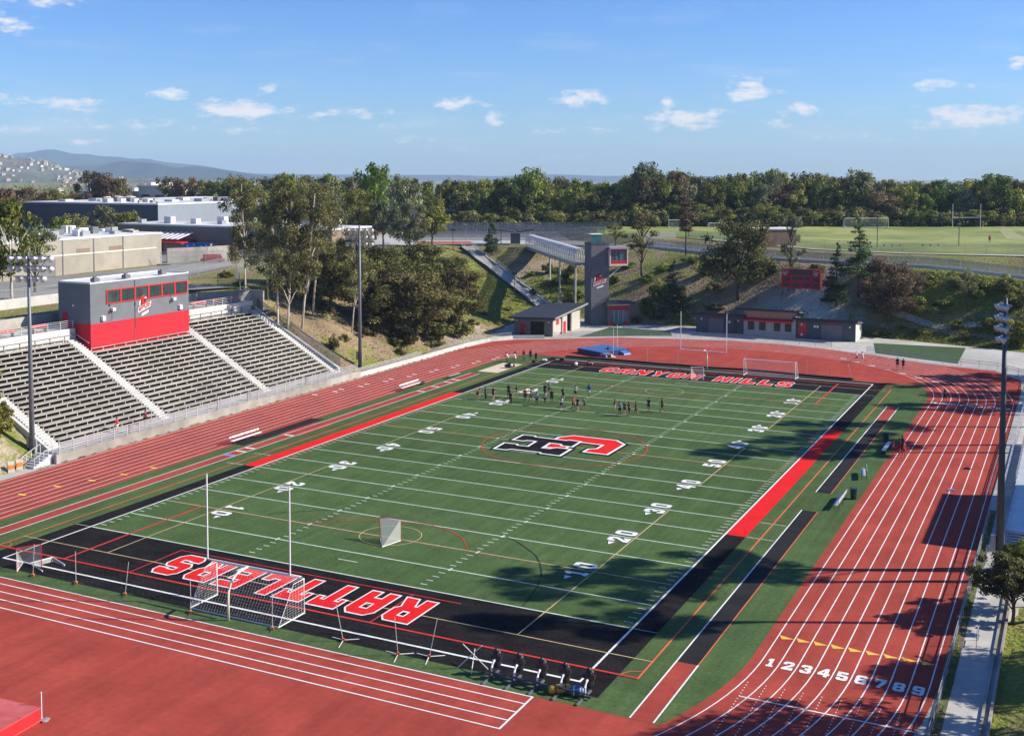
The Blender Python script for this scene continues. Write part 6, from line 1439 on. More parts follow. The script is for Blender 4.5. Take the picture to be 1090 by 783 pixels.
# ------------------------------------------------------------------ trees and shrubs
def leaf_mesh(name, blobs, n, leaf, seed, droop=0., shell=.45):
    """n small leaf quads spread through the blobs (centre, radii, tint)"""
    rg = np.random.default_rng(seed)
    C = np.array([b[0] for b in blobs], float); Rr = np.array([b[1] for b in blobs], float); Tn = np.array([b[2] for b in blobs], float)
    w = np.prod(Rr, 1) ** (.62); w /= w.sum()
    k = rg.choice(len(blobs), n, p=w)
    d = rg.normal(size=(n, 3)); d /= np.linalg.norm(d, axis=1)[:, None]
    r = rg.random(n) ** shell
    pos = C[k] + d * Rr[k] * r[:, None]
    nrm = d * .9 + rg.normal(size=(n, 3)) * .55 + np.array([0, 0, .35 - droop]); nrm /= np.linalg.norm(nrm, axis=1)[:, None]
    a = rg.normal(size=(n, 3)); a[:, 2] -= droop * 2.5
    u = a - nrm * (a * nrm).sum(1)[:, None]; u /= np.linalg.norm(u, axis=1)[:, None]; v = np.cross(nrm, u)
    s = leaf * rg.uniform(.55, 1.3, n); s2 = s * rg.uniform(.45, .8, n)
    P = np.stack([pos + u * s[:, None] * .5, pos + v * s2[:, None] * .5 + nrm * .12 * s[:, None], pos - u * s[:, None] * .5, pos - v * s2[:, None] * .5 + nrm * .12 * s[:, None]], 1).reshape(-1, 3)
    me = bpy.data.meshes.new(name)
    me.vertices.add(len(P)); me.vertices.foreach_set('co', P.ravel().astype(np.float32))
    me.loops.add(4 * n); me.loops.foreach_set('vertex_index', np.arange(4 * n, dtype=np.int32))
    me.polygons.add(n); me.polygons.foreach_set('loop_start', np.arange(0, 4 * n, 4, dtype=np.int32)); me.update()
    t = np.clip(Tn[k] + rg.normal(0, .13, n), 0, 1)
    at = me.attributes.new('tint', 'FLOAT', 'POINT'); at.data.foreach_set('value', np.repeat(t, 4).astype(np.float32))
    me.materials.append(L['oak'])
    return me
def trunk_mesh(name, base_r, path, branches):
    b = MB(); n = len(path)
    b.tube(path, [base_r * (1 - .75 * i / (n - 1)) for i in range(n)], 8)
    for a, c, r in branches:
        a, c = Vector(a), Vector(c); m = (a + c) / 2 + Vector((0, 0, (c - a).length * .12)); b.tube([a, m, c], [r, r * .7, r * .3], 5)
    o = b.build(name, M['trunk_brown'], smooth=True); me = o.data; bpy.data.objects.remove(o); return me
def proto(kind, seed):
    """unit crowns: height 1, width 1 for scaling by metres is avoided; real sizes kept in H, W"""
    rg = random.Random(seed); bl = []; br = []
    T = lambda: min(1, max(0, rg.gauss(.45, .26)))
    if kind in ('round', 'oak'):
        H, W = 12., 11.; nb = 46 if kind == 'round' else 85; n = 3000 if kind == 'round' else 10500; leaf = .62 if kind == 'round' else .36; cz, rz = (7.0, 4.6) if kind == 'round' else (6.4, 5.6)
        lob = [(rg.uniform(0, 6.28), rg.uniform(-.3, 1), rg.uniform(.75, 1.12)) for _ in range(7)]
        for i in range(nb):
            a = rg.uniform(0, 6.28); e = rg.uniform(-.85, 1); q = rg.uniform(.35, .92)
            g = 1 + .18 * math.sin(3 * a + seed) + .12 * math.sin(5 * a + 2 * seed)
            h = math.sqrt(max(0, 1 - e * e * .8)); x, y, z = W * .46 * q * h * g * math.cos(a), W * .46 * q * h * g * math.sin(a), cz + rz * .86 * e * (.8 + .2 * q) * rg.uniform(.85, 1.08)
            r = rg.uniform(.9, 1.75) if kind == 'round' else rg.uniform(.7, 1.4)
            bl.append(((x, y, z), (r, r, r * .78), T()))
            if i % 4 == 0: br.append(((0, 0, rg.uniform(2.2, 5)), (x * .9, y * .9, z), .13))
        path = [(0, 0, -.6), (.1, 0, 1.5), (-.1, .1, 4), (.2, 0, 7.5)]; tr = .34
    elif kind == 'euc':
        H, W, n, leaf = 20., 8.5, 6200, .35
        path = [(0, 0, -.8), (.1, .1, 4), (.5, .2, 9), (.6, .1, 14), (.9, 0, 18.5)]; tr = .19
        for i in range(40):
            z = rg.uniform(6.5, 19.2); f = (z - 6.5) / 12.7; a = rg.uniform(0, 6.28); q = rg.uniform(.2, 1) * (4.1 * (1 - abs(f - .45) ** 1.5))
            x, y = .5 + q * math.cos(a), q * math.sin(a); r = rg.uniform(.65, 1.35)
            bl.append(((x, y, z), (r, r, r * .95), T()))
            if i % 2 == 0: br.append(((.4, .1, max(5, z - rg.uniform(1.5, 3.5))), (x, y, z), .09))
    elif kind == 'open':
        H, W, n, leaf = 11., 8., 2300, .34
        path = [(0, 0, -.5), (.1, 0, 2), (-.2, .1, 5), (.2, 0, 8.5)]; tr = .22
        for i in range(30):
            a = rg.uniform(0, 6.28); z = rg.uniform(4.2, 10.4); q = rg.uniform(.3, 1) * 3.6 * (1 - ((z - 7) / 5) ** 2 * .6); x, y = q * math.cos(a), q * math.sin(a); r = rg.uniform(.5, 1.0)
            bl.append(((x, y, z), (r, r, r * .6), T())); br.append(((0, 0, max(2, z - rg.uniform(1.5, 3.2))), (x, y, z), .08))
    elif kind in ('pine', 'tallpine', 'rust'):
        H = 11. if kind == 'pine' else 16.; W = 4.6; n = 4200; leaf = .34
        path = [(0, 0, -.5), (0, 0, H * .5), (0, 0, H * .97)]; tr = .17
        z0 = H * (.1 if kind == 'pine' else .28 if kind == 'tallpine' else .36); z = z0
        while z < H:
            f = (z - z0) / (H - z0); rad = 2.2 * (1 - f) ** .8 * (.75 + .5 * rg.random()) + .18; m = max(1, int(5 * (1 - f) + 1))
            if kind == 'rust': rad = 1.9 * math.sin(math.pi * min(1, f * .8 + .2)) ** .8 * rg.uniform(.6, 1.1) + .2
            for k in range(m):
                a = rg.uniform(0, 6.28); x, y = rad * .62 * math.cos(a), rad * .62 * math.sin(a); r = rad * .5 + .15
                bl.append(((x, y, z), (r, r, .38), T())); br.append(((0, 0, z - .2), (x * 1.2, y * 1.2, z), .04))
            z += rg.uniform(.45, .8)
    elif kind == 'high':
        H, W, n, leaf = 26., 10., 5200, .42
        path = [(0, 0, -.5), (.2, 0, 8), (-.1, .2, 15), (.3, 0, 24)]; tr = .34
        for i in range(26):
            z = rg.uniform(16.5, 25.2); f = (z - 16.5) / 8.7; a = rg.uniform(0, 6.28); q = rg.uniform(.2, 1) * (5 * (1 - abs(f - .45) ** 1.5)); x, y = q * math.cos(a), q * math.sin(a); r = rg.uniform(.7, 1.5)
            bl.append(((x, y, z), (r, r, r * .7), T()))
            if i % 2 == 0: br.append(((.1, .1, z - rg.uniform(2, 4)), (x, y, z), .1))
    elif kind == 'bush':
        H, W, n, leaf = 2., 3., 1500, .24; path = [(0, 0, -.3), (0, 0, .5), (.1, 0, 1.2)]; tr = .07
        for i in range(22):
            a = rg.uniform(0, 6.28); q = rg.uniform(0, 1.15); z = rg.uniform(.2, 1.65) * (1 - .35 * q / 1.15); r = rg.uniform(.3, .55)
            bl.append(((q * math.cos(a), q * math.sin(a), z), (r, r, r * .8), T()))
            if i % 5 == 0: br.append(((0, 0, .2), (q * math.cos(a), q * math.sin(a), z), .03))
    elif kind == 'close':
        H, W, n, leaf = 5., 5.2, 13000, .18; path = [(0, 0, -.4), (.1, 0, 1), (0, .1, 2.2), (.1, 0, 3.6)]; tr = .12
        for i in range(60):
            a = rg.uniform(0, 6.28); e = rg.uniform(-.6, 1); q = rg.uniform(.3, 1); x, y, z = 2.3 * q * math.cos(a) * (1 - .3 * e * e), 2.3 * q * math.sin(a) * (1 - .3 * e * e), 2.9 + 1.8 * e; r = rg.uniform(.32, .62)
            bl.append(((x, y, z), (r, r, r * .75), T()))
            if i % 2 == 0: br.append(((0, 0, rg.uniform(.8, 2.2)), (x, y, z), .04))
    cr = leaf_mesh(kind + '_crown', bl, n, leaf, seed, .55 if kind in ('euc',) else 0.)
    tk = trunk_mesh(kind + '_trunk', tr, path, br)
    return (cr, tk, H, W)
PR = {'round': [proto('round', s) for s in (1, 2, 3, 4, 5)], 'oak': [proto('oak', s) for s in (11, 12, 13)], 'euc': [proto('euc', s) for s in (21, 22, 23)], 'open': [proto('open', s) for s in (31, 32, 33)],
      'pine': [proto('pine', s) for s in (41, 42)], 'tallpine': [proto('tallpine', 51)], 'rust': [proto('rust', 61)], 'bush': [proto('bush', s) for s in (71, 72, 73, 74)], 'close': [proto('close', s) for s in (81, 82)], 'high': [proto('high', s) for s in (91, 92, 93)]}
tcount = 0
def plant(kind, loc, H, W, leaf, label, name='tree', group=None, bark='trunk_brown', lean=0, idx=None, cat=None):
    global tcount; tcount += 1
    p = PR[kind][(tcount if idx is None else idx) % len(PR[kind])]
    t = thing(name, label, cat or ('shrub' if kind == 'bush' else 'tree'), loc, rnd.uniform(0, 6.28), group, (W / p[3], W / p[3], H / p[2]))
    if lean: t.rotation_euler = (0, math.atan2(lean, H), 0 if kind != 'euc' else rnd.uniform(-.4, .4))
    for nm, me, m in (('trunk', p[1], M[bark]), ('crown', p[0], L[leaf])):
        o = bpy.data.objects.new(nm, me); COL.objects.link(o); o.parent = t
        o.material_slots[0].link = 'OBJECT'; o.material_slots[0].material = m
    return t
def at(x, y, dz=0): return (x, y, hz(x, y) - .1 + dz)
EUC = [(-56.8, 23.9, 22.3, 8.8, -1.7), (-55.4, 24.3, 24.5, 8.5, .6), (-54.9, 27.3, 22.6, 8.6, 2.0), (-60.3, 37.8, 21.4, 9.2, 1.5), (-54.6, 40.6, 17.5, 6.7, 1.2), (-66.2, 28.2, 19.5, 7.4, -1.5), (-65.5, 33., 18.1, 7.5, 0)]
for i, (x, y, H, W, ln) in enumerate(EUC):
    plant('euc', at(x, y), H, W, 'euc', ['tall eucalyptus with a leaning white trunk, leftmost on the slope by the stands', 'tallest eucalyptus with a white trunk on the slope by the stands', 'eucalyptus with a curved white trunk in the middle of the row by the stands', 'eucalyptus standing further up the slope behind the white trunks',
          'slim white trunked eucalyptus just left of the slope floodlight pole', 'eucalyptus crown at the top of the slope beside the brown block', 'dark eucalyptus behind the white trunked ones at the slope top'][i], 'eucalyptus_tree', 'eucalyptus trees by the stands', 'trunk_pale', ln)
OAK = [(-60.4, 43.1, 14.4, 9.7), (-55.7, 49, 13.2, 10.5), (-50., 53.2, 15., 12.8), (-51.5, 67.9, 14.4, 11.3), (-53.6, 51.7, 11.5, 9.6), (-63.6, 62.8, 13.4, 10.3), (-61.1, 71.4, 15.6, 11.3), (-62.3, 86.2, 12., 10.5), (-67.2, 59.1, 12.9, 9.5), (-64.5, 43.1, 13.9, 7.9)]
for x, y, H, W in OAK:
    plant('oak', at(x, y), H * .84, W * 1.3, 'oak', 'dark olive brown oak crowded with others on the slope between the stands and the stairway', 'oak_tree', 'dark oaks on the left slope')
GREY = [(-122.2, 114.9, 18.8, 9.2), (-117.3, 117.5, 16.5, 10.1), (-121.3, 132.3, 16.9, 11.1), (-106.7, 123., 15., 11.), (-97.7, 119.7, 12.3, 10.3), (-86.5, 113.1, 12.5, 9.9), (-90.7, 131.2, 10.3, 10.1), (-128.3, 128.8, 17.8, 10.1), (-133.6, 129., 15.5, 10.1)]
for i, (x, y, H, W) in enumerate(GREY):
    plant('oak' if i % 2 else 'round', at(x, y), H, W, 'grey' if i % 3 else 'belt', 'grey green tree in the clump behind the dark oaks and the eucalyptus row', 'tree', 'grey green trees behind the slope')
plant('round', at(-115.8, 145.3), 22.2, 12.5, 'bright', 'bright green round crown rising highest above the trees left of centre', 'tree', None, 'trunk_brown', 0, 1)
plant('round', at(-142.3, 162), 18.5, 10.8, 'belt', 'rounded tree behind the tall eucalyptus on the left skyline', 'tree'); plant('round', at(-123.1, 172), 18.0, 10.8, 'grey', 'pale grey green tree left of the bright green crown', 'tree')
plant('pine', at(-76, 134.5), 10.7, 4.1, 'pine', 'dark green pine standing alone at the top of the long stairway', 'pine_tree', None, 'trunk_brown', 0, 0)
plant('oak', at(-10.2, 112.6), 16.7, 16.0, 'oak', 'large dark oak on the slope left of the scoreboard', 'oak_tree', None, 'trunk_brown', 0, 0)
plant('rust', at(-28.2, 135.6), 16.0, 4.8, 'rust', 'thin rusty brown conifer beside the upper road', 'conifer_tree')
plant('open', at(-34.8, 125.1), 15.4, 10.3, 'oak', 'open crowned tree just right of the lift tower', 'tree', None, 'trunk_brown', 0, 0)
plant('open', at(-.5, 114.7), 14.3, 6.3, 'grey', 'sparse thin tree behind the scoreboard', 'tree', None, 'trunk_brown', 0, 1)
plant('pine', at(-22.4, 108.4), 10.4, 6.4, 'pine', 'green pine behind the far goalposts, left of the snack building', 'pine_tree', None, 'trunk_brown', 0, 1)
plant('pine', at(9.2, 110.2), 12.1, 5.4, 'pine', 'green pine right of the scoreboard', 'pine_tree', None, 'trunk_brown', 0, 0)
plant('tallpine', at(12.9, 112.3), 16.1, 5.7, 'pine', 'tall narrow pine rising behind the pine right of the scoreboard', 'pine_tree')
plant('oak', at(18.9, 108.7), 13.4, 12.5, 'rust', 'broad reddish brown oak on the right hand slope', 'oak_tree', None, 'trunk_brown', 0, 2)
plant('open', at(-50.9, 151.7), 6.0, 6.0, 'yellow', 'small yellow green tree behind the top of the lift tower', 'tree')
plant('bush', at(-26.4, 112.6), 5.0, 6.6, 'bright', 'tall bright green shrub right of the lift tower', 'shrub', None); plant('bush', at(-26.9, 106.6), 4.4, 4.9, 'bright', 'bright green shrub at the foot of the slope right of the lift tower lobby', 'shrub')
plant('open', at(32.1, 112), 7.9, 4.5, 'grey', 'slender sapling beside the upper road on the far right', 'tree')
plant('round', at(-83, -2.5), 15.5, 9.5, 'yellow', 'olive green tree with drooping branches at the left edge behind the near floodlight pole', 'tree', None, 'trunk_pale', 0, 3)
plant('open', at(-50.8, -35.6), 7.5, 6.5, 'yellow', 'olive tree on the dirt bank behind the near floodlight pole at the left edge', 'tree', None, 'trunk_brown', 0, 2)
plant('open', at(-90, 8), 11, 9, 'grey', 'thin grey tree at the left edge in front of the tan building', 'tree')
BUSH = [(23.3,111.4,3.1,7.0),(27.4,111.0,3.1,6.9),(29.8,115.5,2.4,5.2),(20.4,114.0,2.5,6.4),(24.4,115.3,2.1,7.1),(34.3,114.4,3.8,6.2),(38.1,116.6,3.8,6.2),(41.0,113.8,4.4,6.8),(-53.1,124.6,3.0,5.5),(-58.2,128.5,2.6,4.8),(-46.9,116.3,3.3,5.7),(-56.7,117.3,1.7,4.2),(-41.0,116.8,1.6,4.0),(-32.2,121.9,2.0,5.2),(-30.8,127.0,2.0,5.7),(-19.9,121.9,2.4,6.7),(-16.1,115.8,1.9,5.4),(-25.1,129.2,2.0,6.1),(-5.3,118.5,2.7,6.4),(4.4,116.5,2.6,5.2),(0.8,116.0,1.9,4.8),(-54.1,121.7,2.5,5.0),(-48.1,110.8,2.8,6.0),(-61.7,125.6,1.3,3.0),(-53.6,130.3,3.0,4.7),(-61.1,42.2,1.9,3.1),(-50.4,29.2,2.9,2.6),(-55.6,100.7,1.0,3.1),(-51.2,87.4,0.9,2.6),(-63.5,101.1,1.0,2.8),(-55.4,89.6,1.1,3.0),(-46.7,54.5,1.6,4.1),(-47.6,44.1,1.2,3.0),(-49.6,-33.5,3.3,3.5),(-51.5,-34.7,4.0,3.6),(-48.9,-38.4,1.3,1.5),(-50.9,-31.8,2.4,2.2),(-24.5,105.2,1.5,4.1),(-28.2,103.9,1.1,3.7),(17.5,106.1,1.4,4.5),(24.7,106.8,1.2,5.1),(32.7,105.6,1.3,4.3),(21.3,107.9,1.0,3.5),(-14.3,109.5,1.5,5.6),(-72.0,45.3,1.6,2.3),(-69.7,31.0,1.5,2.4),(-81.6,42.1,1.6,3.3),(38.4,106.6,4.3,5.6),(41.2,102.6,4.8,6.5),(-24.0,115.7,1.9,5.1),(-41.0,125.2,1.9,4.6),(-40.8,132.5,1.9,4.7),(16.5,110.5,2.6,5.0),(31.0,108.2,1.6,4),(36,109,1.8,4.4),(-66.5,48,2,4),(-58,56,2.2,5),(-53.5,60,2,5),(-56,76,2,5),(-50,46.5,1.5,3.4),(-53,36,1.2,2.6),(-52,78,1.4,4),(-50,50,4,8),(-48.8,58,4,8),(-49.5,66,4.2,9),(-53,44,3.5,7),(-56,57,4,8),(-55,70,4,8),(-58,64,4,8)]
def where(x, y):
    if x < -44 and y < 0: return 'yellow', 'olive shrub on the dirt bank at the near end of the stands', 'shrubs at the near end of the stands'
    if x < -62 and y < 60: return 'oak', 'low shrub along the top of the left slope', 'shrubs along the top of the left slope'
    if x < -43 and y < 84: return 'oak', 'dark low shrub under the oaks on the left slope', 'shrubs under the oaks'
    if x < -44 and y > 104: return 'yellow', 'yellow green shrub under the covered footbridge', 'shrubs under the footbridge'
    if x < -44: return 'yellow', 'small tuft of green shrub on the open grass slope left of the stairway', 'tufts on the open grass slope'
    if x < -23: return 'bright', 'green shrub on the slope right of the lift tower', 'shrubs right of the lift tower'
    if x < 6: return 'oak', 'dark low shrub on the slope behind the snack building', 'shrubs behind the snack building'
    return ('belt' if y > 108 else 'yellow'), ('dark bushy shrub on the upper half of the right hand slope' if y > 108 else 'yellow green shrub on the lower half of the right hand slope'), ('shrubs high on the right slope' if y > 108 else 'shrubs low on the right slope')
for x, y, h, w in BUSH:
    lf, lab, gr = where(x, y); plant('bush', at(x, y), h, w, lf, lab, 'shrub', gr)
# the grove behind the upper field, three ragged rows
sky = [(-30, 186), (60, 184), (90, 178), (120, 183), (150, 192), (200, 185), (240, 187), (270, 182), (310, 176), (350, 185), (385, 176), (430, 183), (460, 188), (480, 184), (520, 188), (560, 178), (600, 180), (640, 189), (665, 182), (690, 171), (720, 177), (740, 180), (765, 183), (782, 180), (820, 175), (840, 186), (865, 179), (900, 182), (918, 177), (935, 189), (960, 185), (985, 188), (1010, 186), (1035, 187), (1055, 181), (1085, 187), (1130, 184)]
fr_, ri_ = Vector((-math.sin(.4767), math.cos(.4767), 0)), Vector((math.cos(.4767), math.sin(.4767), 0))
camxy = Vector((50.2168, -118.3822, 0))
def grove(lat, dep, top_y, wid, lf, base_z=None):
    p = camxy + fr_ * dep + ri_ * lat; z = hz(p.x, p.y) - .2 if base_z is None else base_z
    top = 30.34 - (top_y - 182) * dep / 1249.
    nm = {'belt': 'olive green', 'oak': 'dark brown green', 'grey': 'pale grey green', 'bright': 'fresh green', 'euc': 'dull grey olive', 'rust': 'brownish'}[lf]
    right = lat > -10
    plant('round', (p.x, p.y, z), max(5, top - z), wid, lf, f'{nm} tree in the long dense grove behind the upper field and courts' if right else f'{nm} tree on the skyline behind the school buildings', 'tree', f'{nm} trees of the far grove' if right else f'{nm} trees behind the school')
kinds = ['belt', 'oak', 'belt', 'grey', 'belt', 'oak', 'bright', 'belt', 'euc', 'belt', 'oak', 'grey', 'belt', 'rust']
g3 = random.Random(5)
for row, (dep, step, drop, w) in enumerate(((364, 21, 38, 9.5), (371, 23, 13, 10.5), (384, 20, 3, 10.5), (425, 17, 4, 11))):
    x = 455 + row * 8
    while x < 1120:
        sy = np.interp(x, [a for a, _ in sky], [c for _, c in sky]) + drop + g3.uniform(-3, 5 if row < 2 else 4)
        d = dep + g3.uniform(-4, 4); lf = g3.choice(kinds) if row else g3.choice(['oak', 'belt', 'oak', 'belt', 'euc'])
        grove((x - 506.74) / 1249.26 * d, d, sy, w * g3.uniform(.85, 1.2), lf); x += step * g3.uniform(.85, 1.2)
for x, ty, dep, w, lf in ((688, 170, 374, 15, 'grey'), (822, 175, 376, 8, 'grey'), (862, 178, 374, 14, 'oak'), (915, 177, 372, 13, 'grey'), (1056, 182, 372, 14, 'bright'), (565, 176, 372, 15, 'belt'), (722, 178, 372, 11, 'rust'), (780, 181, 372, 11, 'belt'), (402, 172, 330, 9, 'grey')):
    grove((x - 506.74) / 1249.26 * dep, dep, ty, w, lf)
for x, ty, dep, w, lf in ((96, 179, 455, 12, 'oak'), (112, 182, 450, 14, 'rust'), (128, 186, 452, 12, 'oak'), (182, 184, 440, 13, 'oak'), (200, 186, 436, 14, 'rust'), (218, 189, 430, 12, 'oak'), (240, 188, 420, 14, 'bright'), (258, 187, 415, 13, 'belt'), (276, 184, 410, 14, 'belt'), (300, 182, 410, 14, 'oak'), (326, 184, 410, 14, 'belt'), (350, 186, 400, 14, 'belt'), (376, 184, 400, 13, 'oak'), (430, 184, 390, 13, 'belt'), (446, 188, 385, 13, 'bright'),
                        (30, 198, 420, 15, 'rust'), (55, 200, 425, 13, 'belt'), (8, 196, 330, 10, 'rust'), (70, 205, 430, 13, 'belt'), (84, 203, 430, 12, 'rust'), (146, 200, 470, 14, 'belt'), (165, 198, 470, 14, 'grey'), (20, 210, 350, 12, 'belt'), (40, 212, 350, 12, 'rust'), (262, 205, 330, 11, 'belt'), (288, 208, 320, 11, 'oak'), (-10, 205, 340, 12, 'belt')):
    grove((x - 506.74) / 1249.26 * dep, dep, ty, w, lf)
x = 448
while x < 1120:
    d = 361 + g3.uniform(-2, 3); lat = (x - 506.74) / 1249.26 * d; p = camxy + fr_ * d + ri_ * lat
    lf = g3.choice(['oak', 'belt', 'belt', 'euc']); nm = {'belt': 'green', 'oak': 'dark', 'euc': 'olive'}[lf]
    plant('bush', (p.x, p.y, hz(p.x, p.y) - .3), g3.uniform(4.5, 7.5), g3.uniform(8, 12), lf, f'large {nm} shrub along the foot of the grove behind the upper field', 'shrub', f'large {nm} shrubs at the foot of the grove'); x += g3.uniform(16, 24)
# right hand edge
plant('close', (46.75, -33.2, .0), 4.7, 5.6, 'oak', 'dark leafy small tree overhanging the right walkway near the camera', 'tree', None, 'trunk_brown', 0, 0)
plant('close', (47.5, -29.3, 0), 4.6, 4.2, 'yellow', 'olive shrub behind the small tree beside the right floodlight pole', 'shrub', None, 'trunk_brown', 0, 1)
plant('euc', (47.2, 66, .2), 15, 6.5, 'oak', 'drooping dark tree behind the right floodlight pole at the far corner of the track', 'tree', None, 'trunk_brown', 0, 0)
plant('oak', (51, 74, 2), 12, 10, 'yellow', 'olive tree at the far right edge behind the drooping tree', 'tree')
for i, (x, y, H, W) in enumerate(((56, -19.5, 28, 11), (57.5, -27.5, 27, 9.5), (63, -13, 27, 10), (55, -47, 15, 9.5), (57, 26, 27, 11), (61, 32, 26, 12), (58, 41, 23, 11), (60, 55, 19, 10), (56, 62, 15, 9), (60, -36, 10, 9), (61, -56, 10, 9), (54, -39.5, 8, 7), (53.5, -52, 8, 7))):  # last four trees are added to shade the right-hand grass and walkway
    plant('oak' if i in (3, 7, 8, 9, 10, 11, 12) else 'high', at(x, y), H, W, 'euc', 'unseen shade-casting tree behind the visitor side, past the right edge of view', 'eucalyptus_tree', 'trees behind the visitor side', 'trunk_pale')
for x, y, H, W, lf in ((-160, 100, 9, 8, 'belt'), (-176, 108, 10, 9, 'grey'), (-134, 66, 7, 6, 'euc'), (-150, 70, 9, 8, 'belt'), (-166, 88, 9, 9, 'euc')):
    plant('round', at(x, y), H, W, lf, 'leafy tree showing over the roofs between the tan school building and the navy hall', 'tree', 'trees between the school roofs')
def weeds():
    rg = np.random.default_rng(3); bl = []
    for k in range(70): bl.append(((43.75 + rg.uniform(-.25, .25), -72 + k * .95 + rg.uniform(-.3, .3), .1), (.22, .4, .14), rg.uniform(.2, .9)))
    me = leaf_mesh('weeds', bl, 2600, .13, 9); me.materials.clear(); me.materials.append(L['yellow']); o = bpy.data.objects.new('weeds', me); COL.objects.link(o); tag(o, 'low weeds along the strip between the track and the right railing', 'weeds', kind='stuff')
    bl = []
    for k in range(50): bl.append(((-43.5 + rg.uniform(-.08, .08), -34 + k * 1.9 + rg.uniform(-.6, .6), .06), (.14, .7 * rg.uniform(.3, 1), .09), rg.uniform(.2, .9)))
    me = leaf_mesh('weeds', bl, 1500, .13, 10); me.materials.clear(); me.materials.append(L['yellow']); o = bpy.data.objects.new('weeds', me); COL.objects.link(o); tag(o, 'low weeds along the foot of the stands wall beside the left straight', 'weeds', kind='stuff')
weeds()
def slope_grass():
    rg = np.random.default_rng(12); n = 26000
    X = np.concatenate([rg.uniform(-86, -44, n), rg.uniform(-32, 46, n)]); Y = np.concatenate([rg.uniform(24, 140, n), rg.uniform(100, 122, n)])
    m = inside(CREST, X, Y) & ~inside([(p[0] * 1.0, p[1]) for p in FLAT], X, Y)
    g = np.full(X.shape, .42)
    for a, b, r, s in GREEN: g += s * np.exp(-((X - a) ** 2 + (Y - b) ** 2) / (r * r))
    m &= rg.random(len(X)) < np.clip(g, .05, 1) ** 2
    m &= ~((np.abs((X + 47.6) * .778 + (Y - 107.6) * 1.0 * 1.0) < 0))
    # keep clear of the stairway
    d = np.abs((X + 47.6) * 28.0 + (Y - 107.6) * 36.0) / math.hypot(28, 36); m &= ~((d < 2.4) & (X < -46) & (Y > 106))
    X, Y, g = X[m], Y[m], g[m]; Z = height(X, Y)
    bl = [((x, y, z + .06), (.4, .4, .12), min(1, max(0, .35 + rg.uniform(-.2, .45)))) for x, y, z, c in zip(X, Y, Z, g)]
    me = leaf_mesh('slope_grass', bl, len(bl) * 3, .24, 13, 0.); me.materials.clear(); me.materials.append(L['yellow'])
    o = bpy.data.objects.new('slope_grass', me); COL.objects.link(o); tag(o, 'rough tufted grass and weeds covering the slopes', 'grass', kind='stuff')
slope_grass()
def dry_brush():
    rg = np.random.default_rng(31); n = 22000
    X = np.concatenate([rg.uniform(-86, -44, n), rg.uniform(-34, 46, n)]); Y = np.concatenate([rg.uniform(24, 140, n), rg.uniform(100, 124, n)])
    m = inside(CREST, X, Y) & ~inside(FLAT, X, Y); d = np.abs((X + 47.6) * 28.0 + (Y - 107.6) * 36.0) / math.hypot(28, 36); m &= ~((d < 2.6) & (X < -46) & (Y > 106))
    cl = np.sin(X * .9 + 2) * np.sin(Y * .8) + .6 * np.sin(X * 2.3) * np.cos(Y * 2.1 + 1); m &= rg.random(len(X)) < np.clip(.35 + .5 * cl, .04, 1)
    X, Y = X[m], Y[m]; Z = height(X, Y)
    bl = [((x, y, z + .1), (.35, .35, .22), rg.uniform(.2, 1)) for x, y, z in zip(X, Y, Z)]
    me = leaf_mesh('dry_brush', bl, len(bl) * 2, .22, 32); me.materials.clear(); me.materials.append(leafmat('dry_stalks', (.10, .075, .04), (.34, .26, .15)))
    o = bpy.data.objects.new('dry_brush', me); COL.objects.link(o); tag(o, 'dry brown stalks and litter scattered over the slopes', 'brush', kind='stuff')
dry_brush()
# ------------------------------------------------------------------ people
PM = {n: mat('cloth_' + n, c, .85, .1, 6) for n, c in dict(black=(.016, .016, .019), red=(.52, .02, .03), white=(.72, .72, .70), grey=(.33, .34, .36), green=(.02, .22, .09), blue=(.03, .10, .50), navy=(.02, .028, .06), maroon=(.16, .02, .03), olive=(.07, .075, .05), cream=(.55, .48, .34), paleblue=(.42, .50, .62), sage=(.25, .32, .27)).items()}
SKIN = [mat('skin_light', (.52, .31, .22), .6, .05, 5), mat('skin_tan', (.36, .20, .13), .6, .05, 5), mat('skin_deep', (.16, .085, .055), .6, .05, 5)]
HAIR = [mat('hair_dark', (.018, .013, .010), .7, .1, 8), mat('hair_brown', (.07, .04, .022), .7, .1, 8)]
SHOE = [mat('shoe_white', (.7, .7, .68), .6, .05, 8), mat('shoe_black', (.02, .02, .02), .6, .05, 8)]
def skin_obj(name, verts, edges, radii, root=0, sub=1):
    me = bpy.data.meshes.new(name); me.from_pydata(verts, edges, []); o = bpy.data.objects.new(name, me); COL.objects.link(o)
    md = o.modifiers.new('s', 'SKIN'); md.use_smooth_shade = True
    lay = me.skin_vertices[0].data
    for i, r in enumerate(radii): lay[i].radius = r if hasattr(r, '__len__') else (r, r); lay[i].use_root = (i == root)
    sb = o.modifiers.new('u', 'SUBSURF'); sb.levels = sub; sb.render_levels = sub
    dg = bpy.context.evaluated_depsgraph_get(); m2 = bpy.data.meshes.new_from_object(o.evaluated_get(dg)); bpy.data.objects.remove(o); m2.name = name
    return m2
